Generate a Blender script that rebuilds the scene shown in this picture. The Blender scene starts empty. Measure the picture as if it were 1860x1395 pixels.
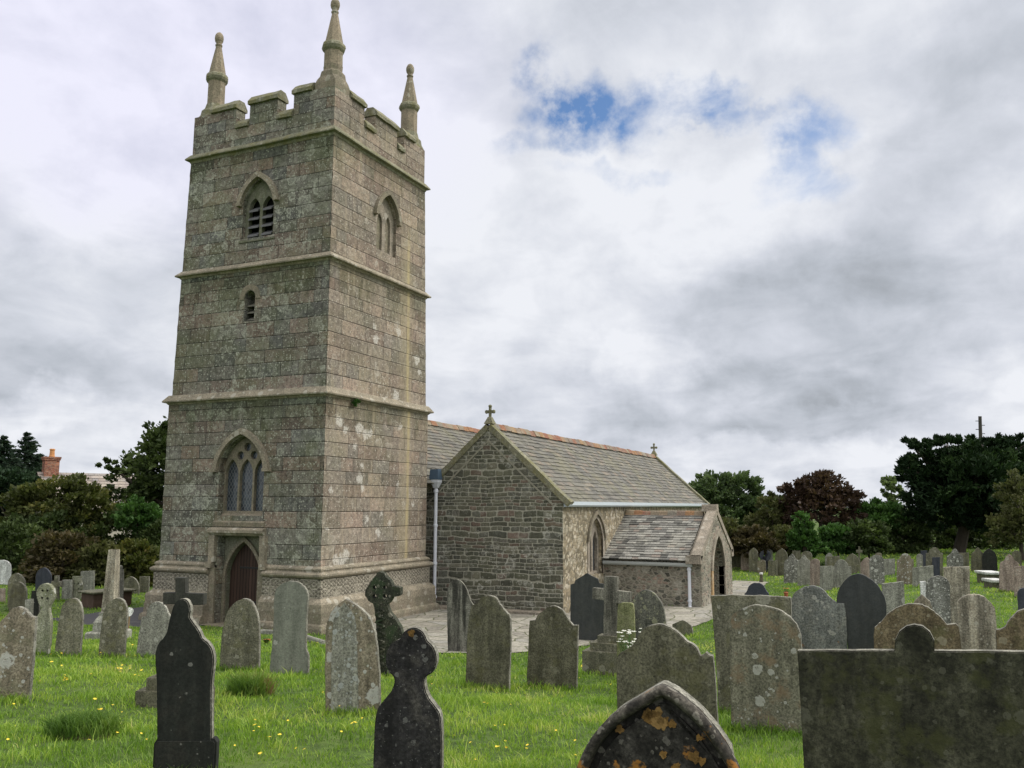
import bpy, bmesh, math, random
import numpy as np
from mathutils import Vector, Matrix
from mathutils.geometry import delaunay_2d_cdt

# ------------------------------------------------------------------ camera, sky, sun, exposure
scene = bpy.context.scene
COL = scene.collection
rnd = random.Random(7)
R = math.radians
CAM = np.array([-20.7196, -15.48823, 3.67056])
YAW, PITCH, ROLL, FPX = R(24.85257), R(7.80073), R(0.27254), 1606.32   # FPX: focal length in pixels of a 1860 wide picture
FW = np.array([math.cos(PITCH) * math.cos(YAW), math.cos(PITCH) * math.sin(YAW), math.sin(PITCH)])
_rt = np.array([math.sin(YAW), -math.cos(YAW), 0.0])
_up = np.cross(_rt, FW)
RT = math.cos(ROLL) * _rt + math.sin(ROLL) * _up
UP = -math.sin(ROLL) * _rt + math.cos(ROLL) * _up
cam_d = bpy.data.cameras.new('camera')
cam = bpy.data.objects.new('camera', cam_d)
COL.objects.link(cam)
M = Matrix.Identity(4)
for i in range(3):
    M[i][0], M[i][1], M[i][2], M[i][3] = RT[i], UP[i], -FW[i], CAM[i]
cam.matrix_world = M
cam_d.sensor_width = 36.0
cam_d.sensor_fit = 'HORIZONTAL'
cam_d.lens = FPX / 1860 * 36.0
cam_d.clip_start, cam_d.clip_end = 0.05, 9000
scene.camera = cam
scene.view_settings.view_transform = 'Standard'
scene.view_settings.look = 'None'
scene.view_settings.gamma = 1
scene.view_settings.exposure = 0.0
scene.cycles.use_denoising = True
scene.cycles.max_bounces = 5
scene.cycles.diffuse_bounces = 3
scene.cycles.transparent_max_bounces = 6


def ray(px, py):
    return FW + RT * (px - 930) / FPX - UP * (py - 697.5) / FPX


SUN_EL, SUN_AZ = R(46), R(-62)          # azimuth from +X (east) towards +Y (north): sun stands in the south-south-east
sd = bpy.data.lights.new('sun', 'SUN')
sun = bpy.data.objects.new('sun', sd)
COL.objects.link(sun)
sd.energy, sd.angle, sd.color = 1.5, R(20), (1.0, 0.955, 0.89)
sv = Vector((math.cos(SUN_EL) * math.cos(SUN_AZ), math.cos(SUN_EL) * math.sin(SUN_AZ), math.sin(SUN_EL)))
sun.rotation_euler = sv.to_track_quat('Z', 'Y').to_euler()
sun.location = (0, -30, 40)


class NT:
    """short hand for building node trees"""
    def __init__(s, tree):
        s.t = tree
        s.t.nodes.clear()

    def n(s, typ, ins=None, **props):
        nd = s.t.nodes.new(typ)
        for k, v in props.items():
            setattr(nd, k, v)
        for k, v in (ins or {}).items():
            s.put(nd.inputs[k], v)
        return nd

    def put(s, sock, v):
        if isinstance(v, bpy.types.NodeSocket):
            s.t.links.new(v, sock)
        elif isinstance(v, (tuple, list)) and sock.type == 'RGBA' and len(v) == 3:
            sock.default_value = (*v, 1)
        else:
            sock.default_value = v

    def m(s, op, a, b=0.0, c=0.0, clamp=False):
        nd = s.n('ShaderNodeMath', {0: a, 1: b, 2: c}, operation=op)
        nd.use_clamp = clamp
        return nd.outputs[0]

    def vm(s, op, a, b=None, out=0):
        nd = s.n('ShaderNodeVectorMath', operation=op)
        s.put(nd.inputs[0], a)
        if b is not None:
            s.put(nd.inputs['Scale' if op == 'SCALE' else 1], b)
        return nd.outputs[out]

    def step(s, x, a, b):            # smoothstep a -> b (a may exceed b)
        if a < b:
            nd = s.n('ShaderNodeMapRange', {0: x, 1: a, 2: b, 3: 0.0, 4: 1.0}, interpolation_type='SMOOTHSTEP')
        else:
            nd = s.n('ShaderNodeMapRange', {0: x, 1: b, 2: a, 3: 1.0, 4: 0.0}, interpolation_type='SMOOTHSTEP')
        return nd.outputs[0]

    def mix(s, f, a, b, blend='MIX'):
        nd = s.n('ShaderNodeMix', data_type='RGBA', blend_type=blend)
        s.put(nd.inputs[0], f)
        s.put(nd.inputs[6], a)
        s.put(nd.inputs[7], b)
        return nd.outputs[2]

    def noise(s, vec, scale, detail=4, rough=0.55, out=0, dist=0.0):
        return s.n('ShaderNodeTexNoise', {'Vector': vec, 'Scale': scale, 'Detail': detail, 'Roughness': rough, 'Distortion': dist}).outputs[out]

    def ramp(s, x, stops, interp='LINEAR'):
        nd = s.n('ShaderNodeValToRGB', {0: x})
        cr = nd.color_ramp
        cr.interpolation = interp
        while len(cr.elements) < len(stops):
            cr.elements.new(0.5)
        for e, (p, c) in zip(cr.elements, stops):
            e.position = p
            e.color = (*c, 1)
        return nd.outputs[0]

    def xyz(s, vec):
        nd = s.n('ShaderNodeSeparateXYZ', {0: vec})
        return nd.outputs

    def comb(s, x=0.0, y=0.0, z=0.0):
        return s.n('ShaderNodeCombineXYZ', {0: x, 1: y, 2: z}).outputs[0]


def make_world():
    w = bpy.data.worlds.new("World")
    scene.world = w
    w.use_nodes = True
    N = NT(w.node_tree)
    sky = N.n('ShaderNodeTexSky', sky_type='NISHITA', sun_disc=False)
    sky.sun_elevation, sky.sun_rotation = SUN_EL, math.pi / 2 - SUN_AZ
    d = N.vm('NORMALIZE', N.n('ShaderNodeTexCoord').outputs['Generated'])
    dx, dy, dz = N.xyz(d)
    k = N.m('DIVIDE', 1.0, N.m('ADD', N.m('MAXIMUM', dz, 0.0), 0.30))
    flat = N.comb(N.m('MULTIPLY', dx, k), N.m('MULTIPLY', dy, k), 3.1)          # the cloud layer as a plane overhead
    big = N.noise(flat, 1.9, 5, 0.5, dist=0.2)
    mid = N.noise(flat, 5.0, 7, 0.55, dist=0.3)
    # ragged edges for the features below
    wob = N.vm('SUBTRACT', N.noise(d, 6.5, 6, 0.6, out=1), (0.5, 0.5, 0.5))
    dw = N.vm('NORMALIZE', N.vm('ADD', d, N.vm('SCALE', wob, 0.15)))

    def blob(px, py, rx, ry, soft=1.0):
        """a soft spot of cloud, rx by ry (in degrees), centred on a direction of the sky"""
        c = Vector(ray(px, py)).normalized()
        e1 = Vector((c.y, -c.x, 0)).normalized()
        e2 = e1.cross(c)
        a = N.vm('DOT_PRODUCT', dw, tuple(e1), out=1)
        b = N.vm('DOT_PRODUCT', dw, tuple(e2), out=1)
        f = N.vm('DOT_PRODUCT', dw, tuple(c), out=1)
        q = N.m('ADD', N.m('POWER', N.m('DIVIDE', a, math.sin(R(rx))), 2.0), N.m('POWER', N.m('DIVIDE', b, math.sin(R(ry))), 2.0))
        return N.m('MULTIPLY', N.step(q, 1.0 + 0.5 * soft, max(0.0, 1.0 - soft)), N.m('GREATER_THAN', f, 0.0))

    v = N.m('ADD', N.m('MULTIPLY', N.m('SUBTRACT', big, 0.5), 0.42), N.m('MULTIPLY', N.m('SUBTRACT', mid, 0.5), 0.56))
    puff = N.noise(d, 8.0, 8, 0.58, dist=0.35)
    v = N.m('ADD', v, N.m('MULTIPLY', N.m('SUBTRACT', puff, 0.5), 0.42))
    v = N.m('ADD', v, 0.83)
    for px, py, rx, ry, amt in (
            (1600, 600, 13, 5.2, -0.20), (1500, 675, 11, 2.6, -0.10), (1640, 340, 6.5, 3.4, -0.15), (110, 590, 9, 5.0, -0.11), (60, 690, 7, 2.2, -0.12), (1380, 520, 7, 3, -0.08), (1700, 480, 7, 3, -0.08),
            (1790, 90, 7, 4, -0.13), (1180, 800, 16, 1.7, -0.13), (1330, 735, 14, 1.9, -0.12), (900, 690, 8, 2.5, -0.08), (1750, 780, 9, 1.2, -0.06),
            (1160, 400, 9, 4.5, 0.13), (1195, 665, 3.6, 2.2, 0.12), (1150, 640, 6, 3, 0.05), (30, 740, 5, 1.6, 0.20), (850, 330, 4, 4, 0.08), (1440, 300, 4, 3, 0.14), (1780, 690, 6, 2, 0.12),
            (1480, 810, 9, 1.0, 0.10), (80, 350, 8, 4, 0.10), (1820, 440, 4, 4, 0.08), (1790, 60, 6, 5, -0.06)):
        v = N.m('ADD', v, N.m('MULTIPLY', blob(px, py, rx, ry), amt))
    cloud = N.ramp(v, [(0.0, (0.20, 0.225, 0.25)), (0.34, (0.30, 0.325, 0.355)), (0.55, (0.50, 0.535, 0.595)), (0.72, (0.66, 0.69, 0.76)), (0.92, (0.86, 0.88, 0.93))])
    # a slightly mauve veil in the upper left part
    tint = blob(250, 60, 22, 12)
    cloud = N.mix(N.m('MULTIPLY', tint, 0.8), cloud, N.mix(1.0, cloud, (1.0, 0.97, 1.09), 'MULTIPLY'))
    blue = None
    for px, py, rx, ry, amt in ((1000, 145, 1.6, 1.3, 1.0), (1075, 205, 3.2, 1.6, 1.25), (1050, 245, 1.8, 1.2, 0.8), (1250, 190, 2.0, 1.0, 1.1), (1325, 215, 1.8, 0.6, 0.7),
                                (1440, 245, 2.2, 1.6, 0.8), (1415, 315, 1.3, 1.5, 0.7), (960, 275, 1.6, 0.8, 0.5), (1130, 320, 2.5, 0.6, 0.4), (1450, 365, 2.0, 0.8, 0.45)):
        f = N.m('MULTIPLY', blob(px, py, rx * 1.3, ry * 1.35), amt * 1.15)
        blue = f if blue is None else N.m('MAXIMUM', blue, f)
    fine = N.noise(d, 16.0, 6, 0.62)
    blue = N.m('MULTIPLY', N.m('MULTIPLY', blue, N.step(fine, 0.70, 0.38)), N.m('MULTIPLY', N.step(mid, 0.72, 0.40), 0.88), clamp=True)
    # unseen sky overhead, round the sun and behind the viewer, brightened to add light
    hi = N.step(dz, 0.56, 0.86)
    so = N.step(N.vm('DOT_PRODUCT', d, tuple(sv), out=1), 0.66, 0.97)
    back = N.step(N.vm('DOT_PRODUCT', d, (-FW[0], -FW[1], 0.35), out=1), 0.05, 0.8)
    lift = N.m('ADD', N.m('ADD', N.m('MULTIPLY', hi, 1.7), N.m('MULTIPLY', so, 2.6)), N.m('MULTIPLY', back, 0.35))
    lift = N.m('ADD', lift, 1.0)
    b1 = N.n('ShaderNodeBackground', {0: N.mix(1.0, sky.outputs[0], (0.66, 0.82, 1.0), 'MULTIPLY'), 1: 0.14})
    warm = N.step(lift, 1.05, 2.2)
    cloud = N.mix(N.m('MULTIPLY', warm, 0.9), cloud, (0.60, 0.575, 0.535))      # the brightened unseen sky is tinted to warm the light
    b2 = N.n('ShaderNodeBackground', {0: cloud, 1: lift})
    mx = N.n('ShaderNodeMixShader', {0: N.m('SUBTRACT', 1.0, blue), 1: b1.outputs[0], 2: b2.outputs[0]})
    N.n('ShaderNodeOutputWorld', {0: mx.outputs[0]})
    w.cycles.sampling_method = 'MANUAL'
    w.cycles.sample_map_resolution = 1024


make_world()


# ------------------------------------------------------------------ materials
def new_mat(name):
    m = bpy.data.materials.new(name)
    m.use_nodes = True
    return m, NT(m.node_tree)


def finish(N, col, rough=0.9, bump=None, dist=0.02, strength=0.6, spec=0.25, metal=0.0):
    ins = {'Base Color': col, 'Roughness': rough, 'Metallic': metal, 'Specular IOR Level': spec}
    if bump is not None:
        ins['Normal'] = N.n('ShaderNodeBump', {'Height': bump, 'Distance': dist, 'Strength': strength}).outputs[0]
    b = N.n('ShaderNodeBsdfPrincipled', ins)
    N.n('ShaderNodeOutputMaterial', {0: b.outputs[0]})


def plain_mat(name, col, rough=0.6, var=0.15, scale=8.0, bump=0.0, metal=0.0, spec=0.3):
    m, N = new_mat(name)
    co = N.n('ShaderNodeTexCoord').outputs['Object']
    ns = N.noise(co, scale, 5, 0.6)
    c = N.mix(ns, tuple(x * (1 - var) for x in col), tuple(min(1, x * (1 + var)) for x in col))
    finish(N, c, rough, ns if bump else None, 0.01, bump, spec, metal)
    return m


def spots(N, vec, scale, chance, rmax, wob=0.12, dims='3D', seed=0.0):
    """irregular lichen rosettes: mask 0..1"""
    v0 = N.vm('ADD', vec, N.vm('SCALE', N.vm('SUBTRACT', N.noise(vec, scale * 2.3, 6, 0.72, out=1), (0.5, 0.5, 0.5)), wob * 5.0 / scale))
    v0 = N.vm('ADD', v0, (seed, seed * 1.7, seed * 0.3))
    vo = N.n('ShaderNodeTexVoronoi', {'Vector': v0, 'Scale': scale}, voronoi_dimensions=dims)
    rr, gg, bb = N.xyz(vo.outputs['Color'])
    rad = N.m('MULTIPLY', N.m('MULTIPLY', rr, rr), rmax)
    on = N.m('LESS_THAN', gg, chance)
    rad = N.m('MULTIPLY', N.m('ADD', rad, rmax * 0.2), on)
    return N.step(N.m('SUBTRACT', rad, vo.outputs['Distance']), 0.0, rmax * 0.16), N.m('SUBTRACT', rad, vo.outputs['Distance'])


def block_mat(name, bw, bh, joint, stones, mortar, warp=0.02, hvar=0.25, lich=((0.55, 0.56, 0.50), 1.3, 0.35, 0.42), green=None, streak=None,
              grain=0.35, bump=1.0, special=None, jit=0.0, vjoint=1.0, flecks=0.0, damp=0.0):
    """coursed stone on the metre-scaled UV map: own colour per stone, joints, grain, lichen"""
    m, N = new_mat(name)
    uv = N.n('ShaderNodeUVMap').outputs[0]
    obj = N.n('ShaderNodeTexCoord').outputs['Object']
    wn = N.vm('SUBTRACT', N.noise(uv, 1.0 / bw * 1.6, 3, 0.6, out=1), (0.5, 0.5, 0.5))
    u, v, _ = N.xyz(N.vm('ADD', uv, N.vm('SCALE', wn, warp)))
    v0 = N.xyz(uv)[1]
    vv = N.m('ADD', v, N.m('MULTIPLY', N.m('SINE', N.m('MULTIPLY', v, 2.1 / bh * 0.61)), bh * hvar * 0.5))
    vv = N.m('ADD', vv, N.m('MULTIPLY', N.m('SINE', N.m('MULTIPLY', v, 2.1 / bh * 0.23)), bh * hvar))
    if jit:                                       # courses that drift so that rubble does not line up
        vv = N.m('ADD', vv, N.m('MULTIPLY', N.m('SUBTRACT', N.noise(uv, 0.9, 2), 0.5), jit))
    row = N.m('FLOOR', N.m('DIVIDE', vv, bh))
    r1 = N.n('ShaderNodeTexWhiteNoise', {'W': row}, noise_dimensions='1D').outputs[1]
    rr1, rr2, rr3 = N.xyz(r1)
    w = N.m('MULTIPLY', N.m('ADD', N.m('MULTIPLY', rr1, 0.7), 0.65), bw)
    uu = N.m('ADD', N.m('DIVIDE', u, w), N.m('MULTIPLY', rr2, 7.0))
    uu = N.m('ADD', uu, N.m('MULTIPLY', N.m('SINE', N.m('ADD', N.m('MULTIPLY', uu, 1.9), N.m('MULTIPLY', rr3, 6.0))), 0.25))
    colm = N.m('FLOOR', uu)
    fu, fv = N.m('FRACT', uu), N.m('FRACT', N.m('DIVIDE', vv, bh))
    eu = N.m('MULTIPLY', N.m('MINIMUM', fu, N.m('SUBTRACT', 1.0, fu)), w)
    ev = N.m('MULTIPLY', N.m('MINIMUM', fv, N.m('SUBTRACT', 1.0, fv)), bh)
    # round the stone corners a little
    eu = N.m('MULTIPLY', eu, vjoint)
    e = N.m('SUBTRACT', N.m('MINIMUM', eu, ev), N.m('MULTIPLY', N.m('MAXIMUM', N.m('SUBTRACT', joint * 2.0, N.m('MAXIMUM', eu, ev)), 0.0), 0.4))
    edge = N.m('ADD', e, N.m('MULTIPLY', N.m('SUBTRACT', N.noise(uv, 9.0 / bw, 4, 0.65), 0.5), joint * 1.5))
    mort = N.step(edge, joint * 1.05, joint * 0.35)
    idn = N.n('ShaderNodeTexWhiteNoise', {'Vector': N.comb(colm, row, 0.0)}, noise_dimensions='3D')
    i1, i2, i3 = N.xyz(idn.outputs[1])
    k = len(stones)
    c = N.ramp(i1, [((i + 0.0) / k, s_) for i, s_ in enumerate(stones)], 'CONSTANT')
    c = N.mix(1.0, c, N.mix(i2, (0.72, 0.72, 0.72), (1.22, 1.22, 1.22)), 'MULTIPLY')
    big = N.noise(uv, 0.8, 4, 0.6)
    c = N.mix(1.0, c, N.mix(N.step(big, 0.3, 0.7), (0.86, 0.88, 0.86), (1.12, 1.08, 1.06)), 'MULTIPLY')
    g1 = N.noise(uv, 26.0, 5, 0.75)
    g2 = N.noise(uv, 7.0, 5, 0.65)
    gr = N.m('ADD', N.m('MULTIPLY', g1, 0.55), N.m('MULTIPLY', g2, 0.45))
    c = N.mix(1.0, c, N.mix(N.step(gr, 0.36, 0.64), (1 - grain,) * 3, (1 + grain,) * 3), 'MULTIPLY')
    if green:
        gm = N.m('MULTIPLY', N.step(N.noise(uv, 0.55, 5, 0.65), 0.42, 0.66), green[3])
        c = N.mix(gm, c, N.mix(1.0, N.mix(0.5, c, (0.25, 0.25, 0.22)), tuple(green[:3]), 'MULTIPLY'))
    if streak:
        st = N.noise(N.vm('MULTIPLY', uv, (5.0, 0.22, 1.0)), 1.0, 5, 0.65)
        c = N.mix(N.m('MULTIPLY', N.step(st, 0.52, 0.72), streak[3]), c, tuple(streak[:3]))
        c = N.mix(N.m('MULTIPLY', N.step(st, 0.46, 0.30), streak[3] * 0.7), c, N.mix(1.0, c, (0.55, 0.54, 0.55), 'MULTIPLY'))
    c = N.mix(mort, c, N.mix(N.noise(uv, 14.0, 4), tuple(x * 0.7 for x in mortar), tuple(x * 1.25 for x in mortar)))
    hgt = N.m('ADD', N.m('MULTIPLY', N.step(edge, 0.0, joint * 1.8), 1.0), N.m('MULTIPLY', gr, 0.7))
    hgt = N.m('ADD', hgt, N.m('MULTIPLY', i3, 0.5))
    if lich:
        lc, ls, ch, rm = lich
        patch = N.step(N.noise(uv, 0.45, 3, 0.6), 0.40, 0.62)
        for sc_, chn, rm_, sd_ in ((ls, ch, rm, 0.0), (ls * 2.7, ch * 0.8, rm, 5.3), (ls * 6.0, ch * 0.7, rm, 9.1)):
            ms, raw = spots(N, uv, sc_, chn, rm_, dims='2D', seed=sd_, wob=0.17)
            ring = N.mix(N.step(raw, rm * 0.10, rm * 0.38), lc, N.mix(0.8, lc, c))       # paler rim, worn centre
            fade = N.m('MULTIPLY', N.m('MULTIPLY', ms, N.step(N.noise(uv, 19.0, 4, 0.7), 0.34, 0.52)), N.m('ADD', N.m('MULTIPLY', patch, 0.72), 0.24))
            c = N.mix(fade, c, ring)
    if flecks:
        ms, _ = spots(N, uv, 15.0, flecks, 0.40, dims='2D', seed=21.0)
        c = N.mix(N.m('MULTIPLY', ms, 0.7), c, lich[0])
    if damp:                                      # rain-washed algae hanging below the string courses
        vz = N.xyz(uv)[1]
        dn = N.noise(N.vm('MULTIPLY', uv, (2.4, 0.16, 1.0)), 1.0, 5, 0.65)
        for zc in (6.66, 10.78, 14.72):
            d_ = N.m('SUBTRACT', zc, vz)
            f = N.m('MULTIPLY', N.step(d_, -0.02, 0.0), N.step(N.m('SUBTRACT', d_, N.m('MULTIPLY', N.m('SUBTRACT', dn, 0.35), 3.4)), 0.5, -0.4))
            c = N.mix(N.m('MULTIPLY', f, damp), c, N.mix(1.0, c, (0.55, 0.60, 0.48), 'MULTIPLY'))
    if special:
        c = special(N, uv, c)
    finish(N, c, 0.92, hgt, 0.02, bump)
    return m


def special_south(N, uv, c):
    u, v, _ = N.xyz(uv)
    wb = N.m('ADD', u, N.m('MULTIPLY', N.m('SUBTRACT', N.noise(uv, 1.5, 3), 0.5), 0.10))
    a = N.step(N.m('ABSOLUTE', N.m('SUBTRACT', wb, 4.62)), 0.13, 0.02)
    a2 = N.step(N.m('ABSOLUTE', N.m('SUBTRACT', wb, 4.45)), 0.55, 0.1)
    brk = N.m('ADD', N.m('MULTIPLY', N.step(N.noise(N.vm('MULTIPLY', uv, (3, 0.8, 1)), 1.3, 5, 0.7), 0.30, 0.6), 0.7), 0.25)
    low = N.step(v, 13.4, 11.8)
    c = N.mix(N.m('MULTIPLY', N.m('MULTIPLY', a2, low), N.m('MULTIPLY', brk, 0.45)), c, (0.33, 0.285, 0.185))
    c = N.mix(N.m('MULTIPLY', N.m('MULTIPLY', a, low), N.m('MULTIPLY', brk, 0.75)), c, (0.42, 0.35, 0.19))
    ww = None
    for x, y, r_ in ((0.75, 6.0, .20), (1.05, 5.8, .14), (1.75, 5.85, .22), (2.1, 5.7, .2), (2.35, 5.75, .16), (1.55, 5.3, .10), (1.85, 4.35, .2), (1.95, 4.75, .13), (2.0, 4.05, .15), (4.1, 6.1, .14),
                     (1.0, 1.95, .24), (1.25, 2.1, .2), (0.75, 2.0, .16), (2.3, 3.1, .12), (3.1, 3.3, .12), (2.6, 9.2, .12), (2.65, 8.8, .16), (4.0, 9.3, .18), (3.3, 6.9, .16), (3.9, 7.15, .2), (5.2, 8.5, .2), (5.4, 8.1, .15),
                     (0.4, 4.0, .12), (3.6, 3.0, .13), (2.9, 2.7, .16), (5.0, 3.6, .12), (4.0, 4.2, .10), (0.3, 2.9, .10)):
        dd = N.vm('LENGTH', N.vm('SUBTRACT', N.vm('ADD', uv, N.vm('SCALE', N.vm('SUBTRACT', N.noise(uv, 5.5, 4, 0.7, out=1), (0.5, 0.5, 0.5)), 0.42)), (x, y, 0.0)), out=1)
        f = N.step(dd, r_ * 1.05, r_ * 0.6)
        ww = f if ww is None else N.m('MAXIMUM', ww, f)
    ww = N.m('MULTIPLY', ww, N.step(N.noise(uv, 17, 4, 0.7), 0.36, 0.5))
    ww = N.m('MULTIPLY', ww, N.step(N.noise(uv, 38, 3, 0.8), 0.30, 0.62))
    return N.mix(N.m('MULTIPLY', ww, 0.95), c, (0.60, 0.58, 0.53))


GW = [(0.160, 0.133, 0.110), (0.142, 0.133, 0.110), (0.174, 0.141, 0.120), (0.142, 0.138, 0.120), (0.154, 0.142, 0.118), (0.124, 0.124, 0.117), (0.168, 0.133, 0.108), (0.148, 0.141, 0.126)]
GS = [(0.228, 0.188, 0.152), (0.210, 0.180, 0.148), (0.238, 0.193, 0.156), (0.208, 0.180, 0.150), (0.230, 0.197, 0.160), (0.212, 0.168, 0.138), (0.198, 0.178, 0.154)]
LP_ = (0.46, 0.47, 0.40)
M_ = {}
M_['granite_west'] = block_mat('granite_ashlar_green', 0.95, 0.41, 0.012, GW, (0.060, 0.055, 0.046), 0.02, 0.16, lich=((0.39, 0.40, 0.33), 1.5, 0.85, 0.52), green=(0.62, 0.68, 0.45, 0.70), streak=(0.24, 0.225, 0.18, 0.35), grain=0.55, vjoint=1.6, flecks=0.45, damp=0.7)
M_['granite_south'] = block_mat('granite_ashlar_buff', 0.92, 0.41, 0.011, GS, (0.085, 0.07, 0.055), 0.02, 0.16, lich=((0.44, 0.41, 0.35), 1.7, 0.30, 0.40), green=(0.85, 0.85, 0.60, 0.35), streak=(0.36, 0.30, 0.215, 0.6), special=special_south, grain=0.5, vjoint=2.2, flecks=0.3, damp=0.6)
M_['rubble'] = block_mat('slate_rubble_dark', 0.40, 0.150, 0.021, [(0.115, 0.115, 0.088), (0.092, 0.094, 0.074), (0.145, 0.143, 0.112), (0.11, 0.107, 0.09), (0.145, 0.113, 0.094), (0.082, 0.084, 0.068), (0.13, 0.13, 0.10), (0.105, 0.107, 0.09)],
                         (0.31, 0.305, 0.25), 0.08, 0.45, lich=((0.46, 0.46, 0.41), 1.6, 0.55, 0.42), green=(0.55, 0.60, 0.40, 0.30), grain=0.34, jit=0.2)


def random_rubble(name, scale, stones, mortar, gap, lich, amt, flat=1.0, grain=0.35):
    """uncoursed rubble: irregular stones of several sizes bedded in wide mortar"""
    m, N = new_mat(name)
    uv = N.n('ShaderNodeUVMap').outputs[0]
    wv = N.vm('ADD', uv, N.vm('SCALE', N.vm('SUBTRACT', N.noise(uv, scale * 1.3, 5, 0.65, out=1), (0.5, 0.5, 0.5)), 0.85 / scale))
    wv = N.vm('MULTIPLY', wv, (1.0, flat, 1.0))
    e = N.n('ShaderNodeTexVoronoi', {'Vector': wv, 'Scale': scale}, voronoi_dimensions='2D', feature='DISTANCE_TO_EDGE').outputs['Distance']
    cid = N.n('ShaderNodeTexVoronoi', {'Vector': wv, 'Scale': scale}, voronoi_dimensions='2D').outputs['Color']
    i1, i2, i3 = N.xyz(cid)
    k = len(stones)
    c = N.ramp(i1, [(i / k, s_) for i, s_ in enumerate(stones)], 'CONSTANT')
    c = N.mix(1.0, c, N.mix(i2, (0.75,) * 3, (1.25,) * 3), 'MULTIPLY')
    g = N.m('ADD', N.m('MULTIPLY', N.noise(uv, 32, 5, 0.75), 0.5), N.m('MULTIPLY', N.noise(uv, 9, 5, 0.65), 0.5))
    c = N.mix(1.0, c, N.mix(N.step(g, 0.36, 0.64), (1 - grain,) * 3, (1 + grain,) * 3), 'MULTIPLY')
    ed = N.m('ADD', e, N.m('MULTIPLY', N.m('SUBTRACT', N.noise(uv, 14, 4, 0.7), 0.5), gap * 2.2))
    wide = N.m('MULTIPLY', N.step(N.noise(uv, 0.8, 4), 0.3, 0.7), gap * 0.9)
    mo = N.step(N.m('SUBTRACT', ed, wide), gap, gap * 0.35)
    mc = N.mix(N.noise(uv, 7, 5, 0.7), tuple(x * 0.72 for x in mortar), tuple(min(1, x * 1.22) for x in mortar))
    c = N.mix(mo, c, mc)
    ms, _ = spots(N, uv, 2.6, 0.5, 0.42, dims='2D')
    c = N.mix(N.m('MULTIPLY', ms, amt), c, lich)
    big = N.noise(uv, 0.7, 4, 0.6)
    c = N.mix(1.0, c, N.mix(N.step(big, 0.3, 0.7), (0.82, 0.82, 0.78), (1.12, 1.1, 1.08)), 'MULTIPLY')
    finish(N, c, 0.93, N.m('ADD', N.m('MULTIPLY', N.step(ed, 0.0, gap * 2.5), 1.0), g), 0.025, 0.9)
    return m


M_['rubble_pale'] = random_rubble('slate_rubble_pale', 5.0, [(0.24, 0.225, 0.185), (0.20, 0.185, 0.15), (0.09, 0.09, 0.075), (0.26, 0.235, 0.195), (0.25, 0.195, 0.16), (0.21, 0.205, 0.165), (0.13, 0.125, 0.105), (0.23, 0.22, 0.175)], (0.30, 0.28, 0.235), 0.11, (0.40, 0.385, 0.335), 0.6, 1.8)
M_['rubble_south'] = random_rubble('rubble_ochre', 7.5, [(0.285, 0.24, 0.165), (0.22, 0.19, 0.135), (0.38, 0.34, 0.26), (0.17, 0.15, 0.11), (0.31, 0.265, 0.185), (0.44, 0.40, 0.325)], (0.26, 0.23, 0.17), 0.06, (0.50, 0.465, 0.38), 0.5, 1.1)


def mould_mat(name, col, dark, spotc, amt=0.5, green=None):
    m, N = new_mat(name)
    ob = N.n('ShaderNodeTexCoord').outputs['Object']
    g = N.noise(ob, 22, 5, 0.75)
    b = N.noise(ob, 2.6, 5, 0.6)
    c = N.mix(N.step(b, 0.36, 0.64), dark, col)
    c = N.mix(1.0, c, N.mix(N.step(g, 0.35, 0.65), (0.68,) * 3, (1.3,) * 3), 'MULTIPLY')
    ms, _ = spots(N, ob, 3.6, amt, 0.42)
    ms2, _ = spots(N, ob, 9.0, amt, 0.42, seed=3.0)
    c = N.mix(N.m('MULTIPLY', N.m('MAXIMUM', ms, ms2), 0.75), c, spotc)
    if green:
        c = N.mix(N.m('MULTIPLY', N.step(N.noise(ob, 3.3, 5, 0.7), 0.45, 0.62), green[3]), c, tuple(green[:3]))
    finish(N, c, 0.92, N.m('ADD', g, b), 0.02, 0.7)
    return m


M_['mould'] = mould_mat('granite_moulding', (0.28, 0.245, 0.185), (0.20, 0.178, 0.135), (0.40, 0.38, 0.32), 0.55)
M_['coping'] = mould_mat('mossy_coping_granite', (0.23, 0.22, 0.16), (0.16, 0.16, 0.11), (0.36, 0.35, 0.28), 0.3, green=(0.15, 0.14, 0.05, 0.6))
M_['pinnacle'] = mould_mat('pinnacle_granite', (0.27, 0.225, 0.165), (0.20, 0.175, 0.125), (0.34, 0.32, 0.26), 0.3)
M_['dressed'] = mould_mat('dressed_granite', (0.235, 0.20, 0.15), (0.17, 0.152, 0.115), (0.34, 0.32, 0.265), 0.4, green=(0.15, 0.15, 0.095, 0.45))
M_['dressed_warm'] = mould_mat('dressed_sandstone', (0.30, 0.26, 0.21), (0.20, 0.178, 0.145), (0.40, 0.37, 0.315), 0.45)
M_['orange_stone'] = mould_mat('rusty_dressed_stone', (0.42, 0.26, 0.11), (0.36, 0.26, 0.16), (0.5, 0.42, 0.3), 0.3)
M_['lintel'] = mould_mat('dark_green_granite', (0.19, 0.185, 0.14), (0.14, 0.14, 0.105), (0.28, 0.275, 0.22), 0.3, green=(0.11, 0.125, 0.07, 0.6))  # darker and greener than the other dressed granite


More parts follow.
